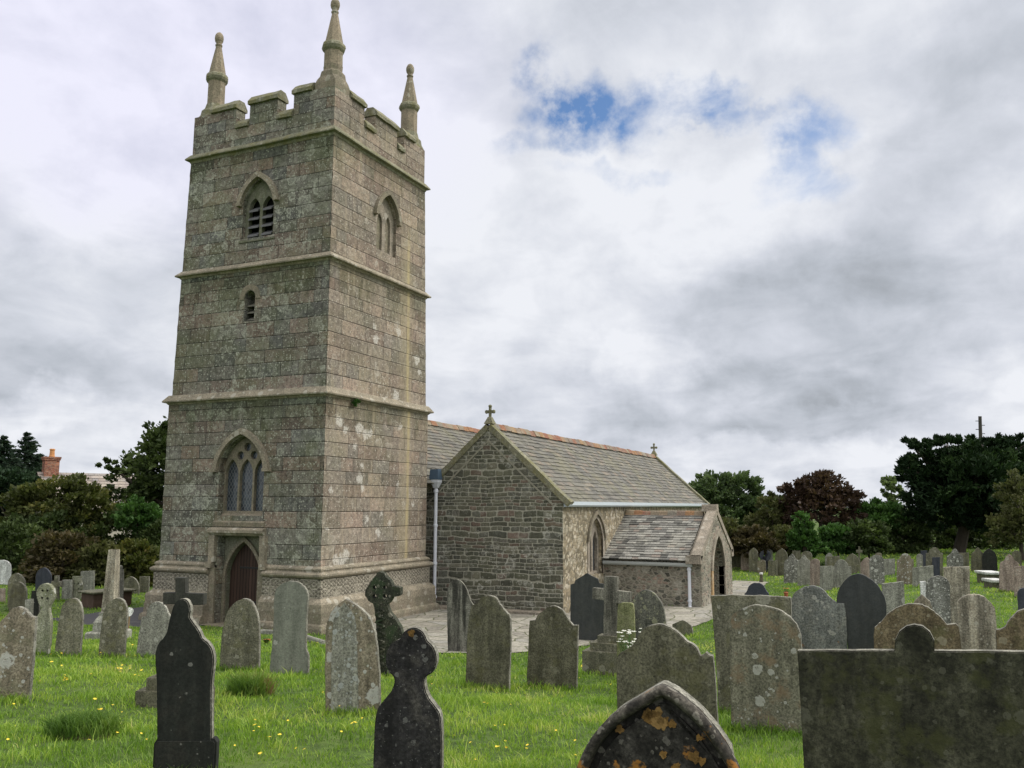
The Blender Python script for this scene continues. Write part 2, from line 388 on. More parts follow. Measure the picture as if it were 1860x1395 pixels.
def slate_mat(name, stops, lich, amt, rough=0.62):
    m, N = new_mat(name)
    ob = N.n('ShaderNodeTexCoord').outputs['Object']
    at = N.n('ShaderNodeAttribute', attribute_name='rnd').outputs['Fac']
    c = N.ramp(at, stops)
    g = N.noise(ob, 18, 5, 0.75)
    b = N.noise(ob, 0.9, 5, 0.65)
    c = N.mix(1.0, c, N.mix(N.step(g, 0.35, 0.66), (0.7,) * 3, (1.3,) * 3), 'MULTIPLY')
    c = N.mix(N.m('MULTIPLY', N.step(b, 0.47, 0.66), amt), c, lich)
    ms, _ = spots(N, ob, 4.5, 0.45, 0.42)
    c = N.mix(N.m('MULTIPLY', ms, 0.45 * amt), c, tuple(min(1, x * 1.5) for x in lich))
    finish(N, c, rough, g, 0.008, 0.7, 0.35)
    return m


M_['slate'] = slate_mat('roof_slate', [(0.0, (0.085, 0.083, 0.072)), (0.3, (0.120, 0.115, 0.10)), (0.6, (0.155, 0.148, 0.125)), (0.85, (0.115, 0.113, 0.105)), (0.95, (0.18, 0.15, 0.12)), (1.0, (0.20, 0.18, 0.145))], (0.17, 0.163, 0.105), 0.6, 0.75)
M_['slate_porch'] = slate_mat('lichened_roof_slate', [(0.0, (0.06, 0.06, 0.056)), (0.3, (0.17, 0.168, 0.152)), (0.6, (0.27, 0.265, 0.24)), (0.85, (0.11, 0.107, 0.10)), (1.0, (0.23, 0.185, 0.155))], (0.31, 0.30, 0.255), 0.6, 0.75)
M_['ridge'] = slate_mat('ridge_tile', [(0.0, (0.22, 0.10, 0.055)), (0.3, (0.27, 0.17, 0.085)), (0.5, (0.19, 0.16, 0.12)), (0.75, (0.22, 0.09, 0.055)), (1.0, (0.16, 0.15, 0.125))], (0.26, 0.235, 0.175), 0.75, 0.85)
M_['gutter'] = plain_mat('painted_gutter', (0.50, 0.56, 0.61), 0.45, 0.12, 5)
M_['pipe'] = plain_mat('white_painted_pipe', (0.62, 0.64, 0.70), 0.45, 0.12, 5)
M_['lead'] = plain_mat('blue_lead', (0.06, 0.095, 0.14), 0.6, 0.3, 6)
M_['grey_gutter'] = plain_mat('grey_gutter', (0.32, 0.34, 0.33), 0.6, 0.15, 5)
M_['dark_iron'] = plain_mat('dark_iron', (0.02, 0.02, 0.022), 0.5, 0.3, 20)


def door_mat():
    m, N = new_mat('brown_door_planks')
    uv = N.n('ShaderNodeUVMap').outputs[0]
    u, v, _ = N.xyz(uv)
    g = N.noise(N.vm('MULTIPLY', uv, (22, 1.2, 1)), 1.0, 5, 0.7)
    pl = N.n('ShaderNodeTexWhiteNoise', {'W': N.m('FLOOR', N.m('DIVIDE', u, 0.115))}, noise_dimensions='1D').outputs[0]
    c = N.mix(g, (0.028, 0.017, 0.013), (0.072, 0.042, 0.032))
    c = N.mix(1.0, c, N.mix(pl, (0.7,) * 3, (1.35,) * 3), 'MULTIPLY')
    fr = N.m('FRACT', N.m('DIVIDE', u, 0.115))
    gap = N.step(N.m('MINIMUM', fr, N.m('SUBTRACT', 1.0, fr)), 0.09, 0.03)
    c = N.mix(gap, c, (0.006, 0.005, 0.004))
    finish(N, c, 0.65, N.m('SUBTRACT', g, N.m('MULTIPLY', gap, 3.0)), 0.01, 0.8)
    return m


M_['door'] = door_mat()


def glazing_mat():
    m, N = new_mat('leaded_glazing')
    uv = N.n('ShaderNodeUVMap').outputs[0]
    u, v, _ = N.xyz(uv)
    s = 0.115
    a = N.m('FRACT', N.m('DIVIDE', N.m('ADD', u, N.m('MULTIPLY', v, 0.62)), s))
    b = N.m('FRACT', N.m('DIVIDE', N.m('SUBTRACT', u, N.m('MULTIPLY', v, 0.62)), s))
    ln = N.m('MAXIMUM', N.step(N.m('ABSOLUTE', N.m('SUBTRACT', a, 0.5)), 0.38, 0.45), N.step(N.m('ABSOLUTE', N.m('SUBTRACT', b, 0.5)), 0.38, 0.45))
    idv = N.n('ShaderNodeTexWhiteNoise', {'Vector': N.comb(N.m('FLOOR', N.m('DIVIDE', N.m('ADD', u, N.m('MULTIPLY', v, 0.62)), s)), N.m('FLOOR', N.m('DIVIDE', N.m('SUBTRACT', u, N.m('MULTIPLY', v, 0.62)), s)), 0.0)}, noise_dimensions='3D')
    c = N.mix(idv.outputs[0], (0.018, 0.024, 0.032), (0.06, 0.075, 0.095))
    c = N.mix(ln, c, (0.11, 0.115, 0.12))
    nb = N.n('ShaderNodeBump', {'Height': N.m('ADD', idv.outputs[0], N.noise(uv, 5, 2)), 'Distance': 0.004, 'Strength': 0.5})
    bs = N.n('ShaderNodeBsdfPrincipled', {'Base Color': c, 'Roughness': N.m('ADD', N.m('MULTIPLY', ln, 0.4), 0.12), 'Specular IOR Level': 0.6, 'Normal': nb.outputs[0]})
    N.n('ShaderNodeOutputMaterial', {0: bs.outputs[0]})
    return m


M_['glass'] = glazing_mat()


def frieze_mat():
    """carved quatrefoil band: pale stone with dark sunk cusps"""
    m, N = new_mat('quatrefoil_frieze')
    uv = N.n('ShaderNodeUVMap').outputs[0]
    u, v, _ = N.xyz(uv)
    cell = 0.34
    fu = N.m('SUBTRACT', N.m('FRACT', N.m('DIVIDE', u, cell)), 0.5)
    fv = N.m('SUBTRACT', N.m('FRACT', N.m('DIVIDE', N.m('SUBTRACT', v, 0.97), 0.25)), 0.5)
    a, b = N.m('ABSOLUTE', fu), N.m('ABSOLUTE', fv)
    lobes = None
    for cx, cy, r_ in ((0.24, 0.24, 0.15), (0.0, 0.36, 0.08), (0.40, 0.0, 0.10), (0.5, 0.5, 0.14), (0.0, 0.0, 0.11)):
        dd = N.m('SQRT', N.m('ADD', N.m('POWER', N.m('SUBTRACT', a, cx), 2.0), N.m('POWER', N.m('SUBTRACT', b, cy), 2.0)))
        f = N.step(dd, r_ * 1.15, r_ * 0.7)
        lobes = f if lobes is None else N.m('MAXIMUM', lobes, f)
    g = N.noise(uv, 16, 5, 0.7)
    lobes = N.m('MULTIPLY', lobes, N.step(N.noise(uv, 1.6, 5, 0.7), 0.36, 0.56))
    c = N.mix(N.step(g, 0.3, 0.7), (0.17, 0.15, 0.115), (0.42, 0.39, 0.32))
    c = N.mix(N.m('MULTIPLY', lobes, 0.6), c, (0.07, 0.065, 0.052))
    finish(N, c, 0.9, N.m('SUBTRACT', N.m('MULTIPLY', g, 0.5), N.m('MULTIPLY', lobes, 1.5)), 0.035, 0.9)
    return m


M_['frieze'] = frieze_mat()


def head_mat(name, cols, bands=None, spot=None, moss=None, orange=None, rough=0.85, bump=0.9, streak=0.26, speck=0.45, spec=0.3):
    """weathered headstone: mottled ground, rain streaks, crust lichen; every stone samples another place"""
    m, N = new_mat(name)
    ob = N.n('ShaderNodeTexCoord').outputs['Object']
    rn = N.n('ShaderNodeObjectInfo').outputs['Random']
    p = N.vm('ADD', ob, N.comb(N.m('MULTIPLY', rn, 37.0), N.m('MULTIPLY', rn, 91.0), N.m('MULTIPLY', rn, 17.0)))
    b = N.noise(p, 3.0, 6, 0.62, dist=0.3)
    b2 = N.noise(p, 8.5, 6, 0.7)
    g = N.noise(p, 45, 4, 0.75)
    f = N.m('ADD', N.m('MULTIPLY', b, 0.48), N.m('MULTIPLY', b2, 0.52))
    k = len(cols)
    c = N.ramp(f, [(0.36 + 0.28 * i / (k - 1), s_) for i, s_ in enumerate(cols)])
    if streak:
        st = N.noise(N.vm('MULTIPLY', p, (9.0, 9.0, 0.8)), 1.0, 4, 0.6)
        c = N.mix(1.0, c, N.mix(N.step(st, 0.34, 0.68), (1 - streak,) * 3, (1 + streak * 0.7,) * 3), 'MULTIPLY')
    c = N.mix(1.0, c, N.mix(N.step(g, 0.35, 0.66), (1 - speck,) * 3, (1 + speck,) * 3), 'MULTIPLY')
    pit = N.step(N.noise(p, 21, 5, 0.7), 0.40, 0.30)
    c = N.mix(N.m('MULTIPLY', pit, 0.55), c, tuple(x * 0.3 for x in cols[0]))
    if moss:
        mm = N.step(N.noise(p, 4.2, 6, 0.7), 0.50, 0.64)
        c = N.mix(N.m('MULTIPLY', mm, moss[3]), c, tuple(moss[:3]))
    h = N.m('ADD', N.m('MULTIPLY', b2, 0.7), N.m('ADD', N.m('MULTIPLY', g, 0.35), N.m('MULTIPLY', pit, -0.4)))
    if spot:
        sc_, sa, ssz, sch = spot
        for q, (s1, ch) in enumerate(((ssz, sch), (ssz * 2.3, sch * 0.9), (ssz * 5.0, sch * 0.8))):
            ms, raw = spots(N, p, s1, ch, 0.44, wob=0.11, seed=q * 4.0)
            rim = N.mix(N.step(raw, 0.0, 0.2), sc_, tuple(x * 0.82 for x in sc_))
            mk = N.m('MULTIPLY', N.m('MULTIPLY', ms, N.step(N.noise(p, 30, 3, 0.7), 0.30, 0.46)), sa)
            c = N.mix(mk, c, rim)
            h = N.m('ADD', h, N.m('MULTIPLY', mk, 0.25))
    if orange:
        for q, (s1, ch) in enumerate(((4.2, orange * 0.9), (9.0, orange))):
            ms, raw = spots(N, p, s1, ch, 0.42, wob=0.16, seed=11.0 + q)
            c = N.mix(N.m('MULTIPLY', ms, N.step(N.noise(p, 24, 5, 0.75), 0.38, 0.54)), c, N.mix(N.noise(p, 30), (0.34, 0.15, 0.025), (0.20, 0.095, 0.025)))
    finish(N, c, rough, h, 0.012, bump, spec)
    return m


H = {}
H['greygreen'] = head_mat('grey_green_slate', [(0.085, 0.085, 0.06), (0.145, 0.14, 0.10), (0.195, 0.187, 0.14)], spot=((0.36, 0.35, 0.28), 0.65, 5.0, 0.18), moss=(0.145, 0.14, 0.06, 0.4))
H['smooth'] = head_mat('smooth_grey_slate', [(0.15, 0.16, 0.13), (0.185, 0.195, 0.16), (0.21, 0.215, 0.18)], spot=((0.42, 0.43, 0.38), 0.8, 4.0, 0.05), streak=0.2, speck=0.2)
H['lichen'] = head_mat('lichened_brown_stone', [(0.145, 0.125, 0.09), (0.215, 0.185, 0.135), (0.26, 0.235, 0.18)], spot=((0.48, 0.48, 0.44), 0.95, 4.2, 0.38), moss=(0.16, 0.165, 0.10, 0.4))
H['brown'] = head_mat('mossy_brown_stone', [(0.075, 0.06, 0.038), (0.135, 0.105, 0.062), (0.20, 0.165, 0.105)], spot=((0.30, 0.27, 0.19), 0.7, 7.0, 0.22), moss=(0.095, 0.10, 0.04, 0.5))
H['pale'] = head_mat('pale_rough_stone', [(0.19, 0.165, 0.125), (0.27, 0.245, 0.19), (0.35, 0.32, 0.26)], spot=((0.46, 0.44, 0.37), 0.7, 6.0, 0.3), streak=0.55)
H['palegrey'] = head_mat('pale_grey_stone', [(0.17, 0.17, 0.145), (0.235, 0.235, 0.20), (0.30, 0.30, 0.26)], spot=((0.45, 0.45, 0.40), 0.7, 5.5, 0.25))
H['speckled'] = head_mat('speckled_grey_stone', [(0.08, 0.08, 0.07), (0.17, 0.17, 0.15), (0.24, 0.24, 0.22)], spot=((0.55, 0.55, 0.51), 0.95, 7.0, 0.6))
H['bluegrey'] = head_mat('blue_grey_lichened_slate', [(0.11, 0.115, 0.105), (0.17, 0.18, 0.165), (0.235, 0.235, 0.20)], spot=((0.40, 0.40, 0.35), 0.85, 4.2, 0.25), orange=0.015)
H['black'] = head_mat('smooth_black_slate', [(0.030, 0.034, 0.034), (0.040, 0.044, 0.043), (0.052, 0.054, 0.050)], streak=0.15, speck=0.15, rough=0.55, bump=0.25)
H['navy'] = head_mat('dark_blue_slate', [(0.028, 0.033, 0.045), (0.040, 0.045, 0.060), (0.055, 0.058, 0.07)], streak=0.2, speck=0.2, rough=0.6, bump=0.3)
H['nearblack'] = head_mat('blackened_granite', [(0.008, 0.008, 0.009), (0.020, 0.019, 0.020), (0.055, 0.051, 0.046)], spot=((0.20, 0.20, 0.19), 0.6, 14.0, 0.3), orange=0.03, speck=0.5, streak=0.5)
H['dullblack'] = head_mat('dull_black_slate', [(0.011, 0.013, 0.011), (0.017, 0.019, 0.016), (0.028, 0.027, 0.022)], spot=((0.22, 0.22, 0.2), 0.7, 9.0, 0.06), streak=0.3, speck=0.3, bump=0.4)
H['orange'] = head_mat('black_stone_orange_lichen', [(0.007, 0.0065, 0.006), (0.016, 0.0145, 0.0125), (0.075, 0.07, 0.062)], spot=((0.17, 0.16, 0.14), 0.6, 9.0, 0.3), orange=0.85, speck=0.5)
H['orange_rim'] = head_mat('weathered_moulding_orange_lichen', [(0.012, 0.011, 0.010), (0.045, 0.040, 0.033), (0.14, 0.128, 0.105)], spot=((0.24, 0.225, 0.19), 0.7, 8.0, 0.4), orange=0.75, speck=0.5)
H['darkmoss'] = head_mat('dark_algae_slab', [(0.012, 0.0125, 0.007), (0.038, 0.0385, 0.024), (0.080, 0.079, 0.053)], spot=((0.13, 0.13, 0.095), 0.45, 5.0, 0.16), moss=(0.050, 0.054, 0.016, 0.6), streak=0.35)
H['scroll'] = head_mat('olive_grey_slate', [(0.062, 0.060, 0.040), (0.105, 0.100, 0.068), (0.15, 0.142, 0.10)], spot=((0.24, 0.23, 0.17), 0.6, 7.0, 0.14), moss=(0.115, 0.11, 0.045, 0.4))
H['pink'] = head_mat('pinkish_stone', [(0.20, 0.155, 0.13), (0.28, 0.225, 0.19), (0.33, 0.28, 0.24)], spot=((0.42, 0.40, 0.35), 0.6, 6.0, 0.2))
H['white'] = head_mat('white_stone', [(0.42, 0.43, 0.43), (0.58, 0.59, 0.58), (0.66, 0.66, 0.65)], moss=(0.28, 0.28, 0.25, 0.5), streak=0.3)
H['celtic'] = head_mat('dark_green_carved_stone', [(0.014, 0.017, 0.012), (0.034, 0.038, 0.025), (0.085, 0.08, 0.056)], spot=((0.26, 0.25, 0.2), 0.7, 10.0, 0.3), moss=(0.035, 0.065, 0.025, 0.5), speck=0.55, bump=1.2)
H['greencross'] = head_mat('green_lichened_cross_stone', [(0.13, 0.14, 0.09), (0.22, 0.225, 0.16), (0.31, 0.31, 0.25)], spot=((0.46, 0.46, 0.42), 0.9, 6.0, 0.4), moss=(0.13, 0.15, 0.06, 0.4))
H['edge'] = head_mat('rough_lit_slab_edge', [(0.10, 0.096, 0.08), (0.18, 0.175, 0.145), (0.27, 0.262, 0.22)], spot=((0.36, 0.355, 0.31), 0.7, 9.0, 0.4), speck=0.5)  # pale sides: rough grey stone on some slabs, edge light painted in on others
H['mossy'] = head_mat('moss_covered_slab', [(0.11, 0.12, 0.055), (0.17, 0.18, 0.085), (0.22, 0.22, 0.13)], moss=(0.12, 0.15, 0.04, 0.6))


# ------------------------------------------------------------------ mesh helpers
def tag(o, label=None, cat=None, group=None, kind=None):
    for k, v in (('label', label), ('category', cat), ('group', group), ('kind', kind)):
        if v:
            o[k] = v
    return o


def empty(name, loc):
    o = bpy.data.objects.new(name, None)
    o.location = loc
    o.empty_display_size = 0.3
    COL.objects.link(o)
    return o


def box_uv(me):
    uv = me.uv_layers.new(name='UVMap')
    for p in me.polygons:
        n = p.normal
        ax = max(range(3), key=lambda i: abs(n[i]))
        for li in p.loop_indices:
            co = me.vertices[me.loops[li].vertex_index].co
            if ax == 0:
                uv.data[li].uv = (co.y, co.z)
            elif ax == 1:
                uv.data[li].uv = (co.x, co.z)
            else:
                uv.data[li].uv = (co.x, co.y)


def build(name, verts, faces, mat, parent=None, smooth=False, loc=None, attr=None, uv=True):
    me = bpy.data.meshes.new(name)
    me.from_pydata([tuple(v) for v in verts], [], faces)
    me.validate()
    me.update()
    if smooth:
        me.polygons.foreach_set('use_smooth', [True] * len(me.polygons))
    if uv:
        box_uv(me)
    if attr is not None and len(attr) == len(me.polygons):
        a = me.attributes.new('rnd', 'FLOAT', 'FACE')
        a.data.foreach_set('value', attr)
    if mat:
        me.materials.append(mat)
    o = bpy.data.objects.new(name, me)
    if loc is not None:
        o.location = loc
    if parent:
        o.parent = parent
    COL.objects.link(o)
    return o


class MB:
    """collects simple shapes into one mesh"""
    def __init__(s):
        s.v, s.f, s.a = [], [], []

    def add(s, vs, fs, a=0.5):
        k = len(s.v)
        s.v += [tuple(v) for v in vs]
        s.f += [tuple(i + k for i in f) for f in fs]
        s.a += [a] * len(fs)

    def box(s, x0, x1, y0, y1, z0, z1, a=0.5):
        vs = [(x, y, z) for z in (z0, z1) for y in (y0, y1) for x in (x0, x1)]
        s.add(vs, [(0, 2, 3, 1), (4, 5, 7, 6), (0, 1, 5, 4), (2, 6, 7, 3), (0, 4, 6, 2), (1, 3, 7, 5)], a)

    def hexa(s, bottom, top, a=0.5):            # two quads, counter-clockwise seen from above
        s.add(list(bottom) + list(top), [(3, 2, 1, 0), (4, 5, 6, 7), (0, 1, 5, 4), (1, 2, 6, 5), (2, 3, 7, 6), (3, 0, 4, 7)], a)

    def ring(s, rings, close=True, a=0.5):      # loft through rings of equal length
        n = len(rings[0])
        vs = [p for r_ in rings for p in r_]
        fs = []
        for i in range(len(rings) - 1):
            for j in range(n):
                fs.append((i * n + j, i * n + (j + 1) % n, (i + 1) * n + (j + 1) % n, (i + 1) * n + j))
        if close:
            fs.append(tuple(range(n - 1, -1, -1)))
            fs.append(tuple((len(rings) - 1) * n + j for j in range(n)))
        s.add(vs, fs, a)

    def lathe(s, cx, cy, prof, n=8, rot=0.0, a=0.5):
        s.ring([[(cx + r_ * math.cos(rot + 2 * math.pi * j / n), cy + r_ * math.sin(rot + 2 * math.pi * j / n), z) for j in range(n)] for r_, z in prof], True, a)

    def tube(s, p0, p1, r0, r1, n=6, a=0.5):
        p0, p1 = Vector(p0), Vector(p1)
        d = (p1 - p0).normalized()
        e = d.orthogonal().normalized()
        g = d.cross(e)
        s.ring([[p + (e * math.cos(2 * math.pi * j / n) + g * math.sin(2 * math.pi * j / n)) * r_ for j in range(n)] for p, r_ in ((p0, r0), (p1, r1))], True, a)

    def sweep(s, path, sec, closed=False, a=0.5):
        """sec: list of (out, z) ; path: list of (point, outward vector)"""
        rings = [[(p[0] + o[0] * q, p[1] + o[1] * q, p[2] + o[2] * q + z) for q, z in sec] for p, o in path]
        s.ring(rings, not closed, a)

    def build(s, name, mat, parent=None, smooth=False, loc=None):
        return build(name, s.v, s.f, mat, parent, smooth, loc, s.a)


def cdt(outline, holes):
    pts, edges = [], []
    for lp in [outline] + holes:
        k = len(pts)
        pts += [Vector(p) for p in lp]
        edges += [(k + i, k + (i + 1) % len(lp)) for i in range(len(lp))]
    vo, eo, fo, ov, oe, of = delaunay_2d_cdt(pts, edges, [], 0, 1e-6)

    def inside(p, lp):
        c = False
        for i in range(len(lp)):
            (x1, y1), (x2, y2) = lp[i], lp[i - 1]
            if (y1 > p[1]) != (y2 > p[1]) and p[0] < (x2 - x1) * (p[1] - y1) / (y2 - y1) + x1:
                c = not c
        return c
    fs = []
    for f in fo:
        c = sum((vo[i] for i in f), Vector((0, 0))) / len(f)
        if inside(c, outline) and not any(inside(c, h) for h in holes):
            fs.append(tuple(f))
    return [tuple(v) for v in vo], fs


def panel(mb, outline, holes, to3, reveals, orient):
    """flat wall with openings; reveals: depth of each opening's side faces; to3(u, v, depth)"""
    vs, fs = cdt(outline, holes)
    P = [Vector(to3(u, v, 0)) for u, v in vs]
    fs2 = []
    for f in fs:
        n = (P[f[1]] - P[f[0]]).cross(P[f[2]] - P[f[0]])
        fs2.append(f if n.dot(Vector(orient)) > 0 else tuple(reversed(f)))
    mb.add(P, fs2)
    for lp, d in zip(holes, reveals):
        if d:
            n = len(lp)
            mb.add([to3(u, v, 0) for u, v in lp] + [to3(u, v, d) for u, v in lp], [(i, (i + 1) % n, n + (i + 1) % n, n + i) for i in range(n)])


FLAT = 0.30


def arch(cx, half, z0, spring, apex, n=8, k=None):
    """pointed arch outline from bottom left, over the point, to bottom right"""
    pts = [(cx - half, z0)]
    rise = apex - spring
    R_ = (half * half + rise * rise) / (2 * half)      # circle through spring and apex, centred on the spring line
    a1 = math.atan2(rise, R_ - half)
    for i in range(n + 1):
        t = a1 * i / n
        q = FLAT
        pts.append(((1 - q) * (cx - half + R_ - R_ * math.cos(t)) + q * (cx - half + half * i / n), (1 - q) * (spring + R_ * math.sin(t)) + q * (spring + rise * i / n)))
    pts += [(2 * cx - u, v) for u, v in reversed(pts[:-1])]
    return pts


def round_arch(cx, half, z0, spring, n=8):
    return [(cx - half, z0)] + [(cx - half * math.cos(math.pi * i / n), spring + half * math.sin(math.pi * i / n)) for i in range(n + 1)] + [(cx + half, z0)]


def arch_band(mb, inner, outer, to3, d0, d1):
    """moulded band between two open polylines of equal length, from depth d0 (front, negative = proud) back to d1"""
    n = len(inner)
    vs = [to3(u, v, d0) for u, v in inner] + [to3(u, v, d0) for u, v in outer] + [to3(u, v, d1) for u, v in inner] + [to3(u, v, d1) for u, v in outer]
    fs = []
    for i in range(n - 1):
        fs += [(i, i + 1, n + i + 1, n + i), (i, 2 * n + i, 2 * n + i + 1, i + 1), (n + i, n + i + 1, 3 * n + i + 1, 3 * n + i)]
    fs += [(0, n, 3 * n, 2 * n), (n - 1, 3 * n - 1, 4 * n - 1, 2 * n - 1)]
    mb.add(vs, fs)


# ------------------------------------------------------------------ ground
def sstep(x, a, b):
    t = np.clip((x - a) / (b - a), 0, 1)
    return t * t * (3 - 2 * t)


def ground_z(x, y):
    x, y = np.asarray(x, float), np.asarray(y, float)
    sx = np.maximum(np.maximum(-1.0 - x, x - 30), 0)
    sy = np.maximum(np.maximum(-9.2 - y, (y - 9.5) * 0.3), 0)
    s = np.hypot(sx, sy)
    zw = np.interp(s, [0, 1.5, 5, 9.5, 20, 40], [0.13, 0.28, 0.74, 1.16, 2.02, 2.4])
    ze = np.interp(s, [0, 1.5, 5, 9.5, 20, 60], [0.13, 0.28, 0.66, 0.85, 0.95, 1.1])
    w = sstep(-x, 1.0, 11.0)
    z = ze + (zw - ze) * w
    b = 0.045 * np.sin(x * 0.9 + 1.3 * np.sin(y * 0.7)) * np.sin(y * 1.1 + 0.6) + 0.02 * np.sin(x * 2.3 + y * 1.9)
    return z + b * np.clip(s / 3, 0, 1)


def on_ground(px, py):
    d = ray(px, py)
    lo = 2.0
    t = lo
    while t < 400:
        P = CAM + d * t
        if P[2] < ground_z(P[0], P[1]):
            break
        lo = t
        t += 0.1 + t * 0.004
    a, b = lo, t
    for _ in range(30):
        mid = (a + b) / 2
        P = CAM + d * mid
        if P[2] < ground_z(P[0], P[1]):
            b = mid
        else:
            a = mid
    return CAM + d * a


def at_depth(px, depth):
    """ground point seen under picture column px at the given distance along the view axis"""
    d = ray(px, 920)
    P = CAM + d * depth
    P[2] = float(ground_z(P[0], P[1]))
    return P


def ground_mat():
    m, N = new_mat('turf_soil')
    ob = N.n('ShaderNodeTexCoord').outputs['Object']
    a = N.noise(ob, 0.6, 5, 0.6)
    b = N.noise(ob, 7.0, 6, 0.7)
    c = N.mix(N.step(b, 0.3, 0.7), (0.03, 0.052, 0.012), (0.085, 0.14, 0.026))
    c = N.mix(N.m('MULTIPLY', N.step(a, 0.5, 0.7), 0.5), c, (0.12, 0.17, 0.035))
    finish(N, c, 0.95, b, 0.05, 0.8)
    return m


ax = np.unique(np.concatenate([np.linspace(-3000, -80, 14), np.linspace(-80, -34, 14), np.linspace(-34, 42, 115), np.linspace(42, 110, 18), np.linspace(110, 3500, 16)]))
ay = np.unique(np.concatenate([np.linspace(-3000, -70, 14), np.linspace(-70, -34, 12), np.linspace(-34, 34, 105), np.linspace(34, 110, 18), np.linspace(110, 3500, 16)]))
gx, gy = np.meshgrid(ax, ay)
gz = ground_z(gx, gy)
nx, ny = len(ax), len(ay)
ground = build('ground', np.stack([gx.ravel(), gy.ravel(), gz.ravel()], 1).tolist(),
               [(j * nx + i, j * nx + i + 1, (j + 1) * nx + i + 1, (j + 1) * nx + i) for j in range(ny - 1) for i in range(nx - 1)], ground_mat(), smooth=True, uv=False)
tag(ground, kind='structure')


def sheet(name, poly, mat, lift=0.006, step=0.5):
    """a surface lying on the ground inside a polygon"""
    xs, ys = [p[0] for p in poly], [p[1] for p in poly]
    pts = [Vector(p) for p in poly]
    k = len(pts)
    dense = []
    for i in range(k):
        a, b = pts[i], pts[(i + 1) % k]
        n = max(1, int((b - a).length / step))
        for j in range(n):
            q = a + (b - a) * j / n
            if j:
                q = q + Vector((rnd.uniform(-1, 1), rnd.uniform(-1, 1))) * 0.05
            dense.append(q)
    k = len(dense)
    edges = [(i, (i + 1) % k) for i in range(k)]
    x = min(xs)
    allp = list(dense)
    while x < max(xs):
        y = min(ys)
        while y < max(ys):
            allp.append(Vector((x + 0.011, y + 0.017)))
            y += step
        x += step
    vo, eo, fo, *_ = delaunay_2d_cdt(allp, edges, [], 1, 1e-5)
    vs = [(v.x, v.y, float(ground_z(v.x, v.y)) + lift) for v in vo]
    o = build(name, vs, [tuple(f) for f in fo], mat, uv=False)
    # keep the sheet above the coarse ground triangles
    return tag(o, kind='structure')


def paving_mat():
    m, N = new_mat('slate_paving')
    ob = N.n('ShaderNodeTexCoord').outputs['Object']
    wv = N.vm('ADD', ob, N.vm('SCALE', N.vm('SUBTRACT', N.noise(ob, 2.0, 3, 0.6, out=1), (0.5, 0.5, 0.5)), 0.22))
    e = N.n('ShaderNodeTexVoronoi', {'Vector': wv, 'Scale': 1.5}, voronoi_dimensions='2D', feature='DISTANCE_TO_EDGE').outputs['Distance']
    cid = N.n('ShaderNodeTexVoronoi', {'Vector': wv, 'Scale': 1.5}, voronoi_dimensions='2D').outputs['Color']
    i1, i2, _ = N.xyz(cid)
    c = N.ramp(i1, [(0.0, (0.19, 0.18, 0.155)), (0.4, (0.255, 0.24, 0.205)), (0.75, (0.31, 0.295, 0.25)), (1.0, (0.22, 0.215, 0.20))])
    g = N.noise(ob, 9, 6, 0.7)
    c = N.mix(1.0, c, N.mix(N.step(g, 0.32, 0.66), (0.66,) * 3, (1.22,) * 3), 'MULTIPLY')
    j = N.step(e, 0.045, 0.015)
    c = N.mix(N.m('MULTIPLY', j, 0.85), c, N.mix(N.noise(ob, 1.3), (0.07, 0.075, 0.045), (0.10, 0.12, 0.04)))
    finish(N, c, 0.75, N.m('SUBTRACT', g, N.m('MULTIPLY', j, 1.5)), 0.02, 0.7)
    return m


def tarmac_mat():
    m, N = new_mat('path_tarmac')
    ob = N.n('ShaderNodeTexCoord').outputs['Object']
    g = N.noise(ob, 60, 4, 0.8)
    b = N.noise(ob, 2, 5)
    c = N.mix(g, (0.03, 0.03, 0.034), (0.075, 0.073, 0.078))
    c = N.mix(N.m('MULTIPLY', N.step(b, 0.5, 0.7), 0.4), c, (0.14, 0.135, 0.13))
    finish(N, c, 0.9, g, 0.01, 0.5)
    return m


PAVE = [(1.6, -0.1), (0.4, -1.6), (-2.2, -4.5), (-1.9, -5.1), (-0.4, -6.6), (0.6, -7.25), (3.2, -8.2), (5.6, -9.05), (9.5, -9.5), (14, -9.3), (18, -9.0), (23, -8.6), (23, -7.0), (16.6, -7.4), (10.9, -7.4), (10.9, -4.4), (7.1, -4.4), (7.1, 1.0), (5.8, 1.0), (5.8, -0.1)]
LPATH = [(-0.1, 3.8), (-2.3, 4.1), (-3.1, 6.4), (-1.6, 8.8), (1.0, 9.2), (3.0, 9.0), (3.0, 6.4), (-0.1, 6.4)]
sheet('paved_path', PAVE, paving_mat(), 0.02)
sheet('tarmac_path', LPATH, tarmac_mat(), 0.02)
PATHS = [PAVE, LPATH]


# ------------------------------------------------------------------ the church
church = empty('church', (0, 0, 0.1))
tag(church, 'granite parish church with battlemented west tower, slate-roofed aisle and south porch', 'church')
CH_OFF = Vector((0, 0, -0.1))


def cpart(mb, name, mat, parent=None, smooth=False):
    """part of the church; shapes are given in world metres"""
    p = parent or church
    if p is church:
        mb.v = [(x, y, z - 0.1) for x, y, z in mb.v]
        o = mb.build(name, mat, church, smooth)
        uvfix(o)
        return o
    mb.v = [(x, y, z - 0.1) for x, y, z in mb.v]
    o = mb.build(name, mat, p, smooth)
    uvfix(o)
    return o


def uvfix(o):
    for l in o.data.uv_layers[0].data:
        pass


TW, TL = 6.2, 5.93            # tower: west face along Y, south face along X
OFFZ = [0, 1.85, 6.79, 7.05, 10.89, 11.1, 14.85, 15.08, 17.2]
OFFS = [0.04, 0.045, 0.055, 0.112, 0.165, 0.178, 0.232, 0.25, 0.26]


def off(z):
    return float(np.interp(z, OFFZ, OFFS))


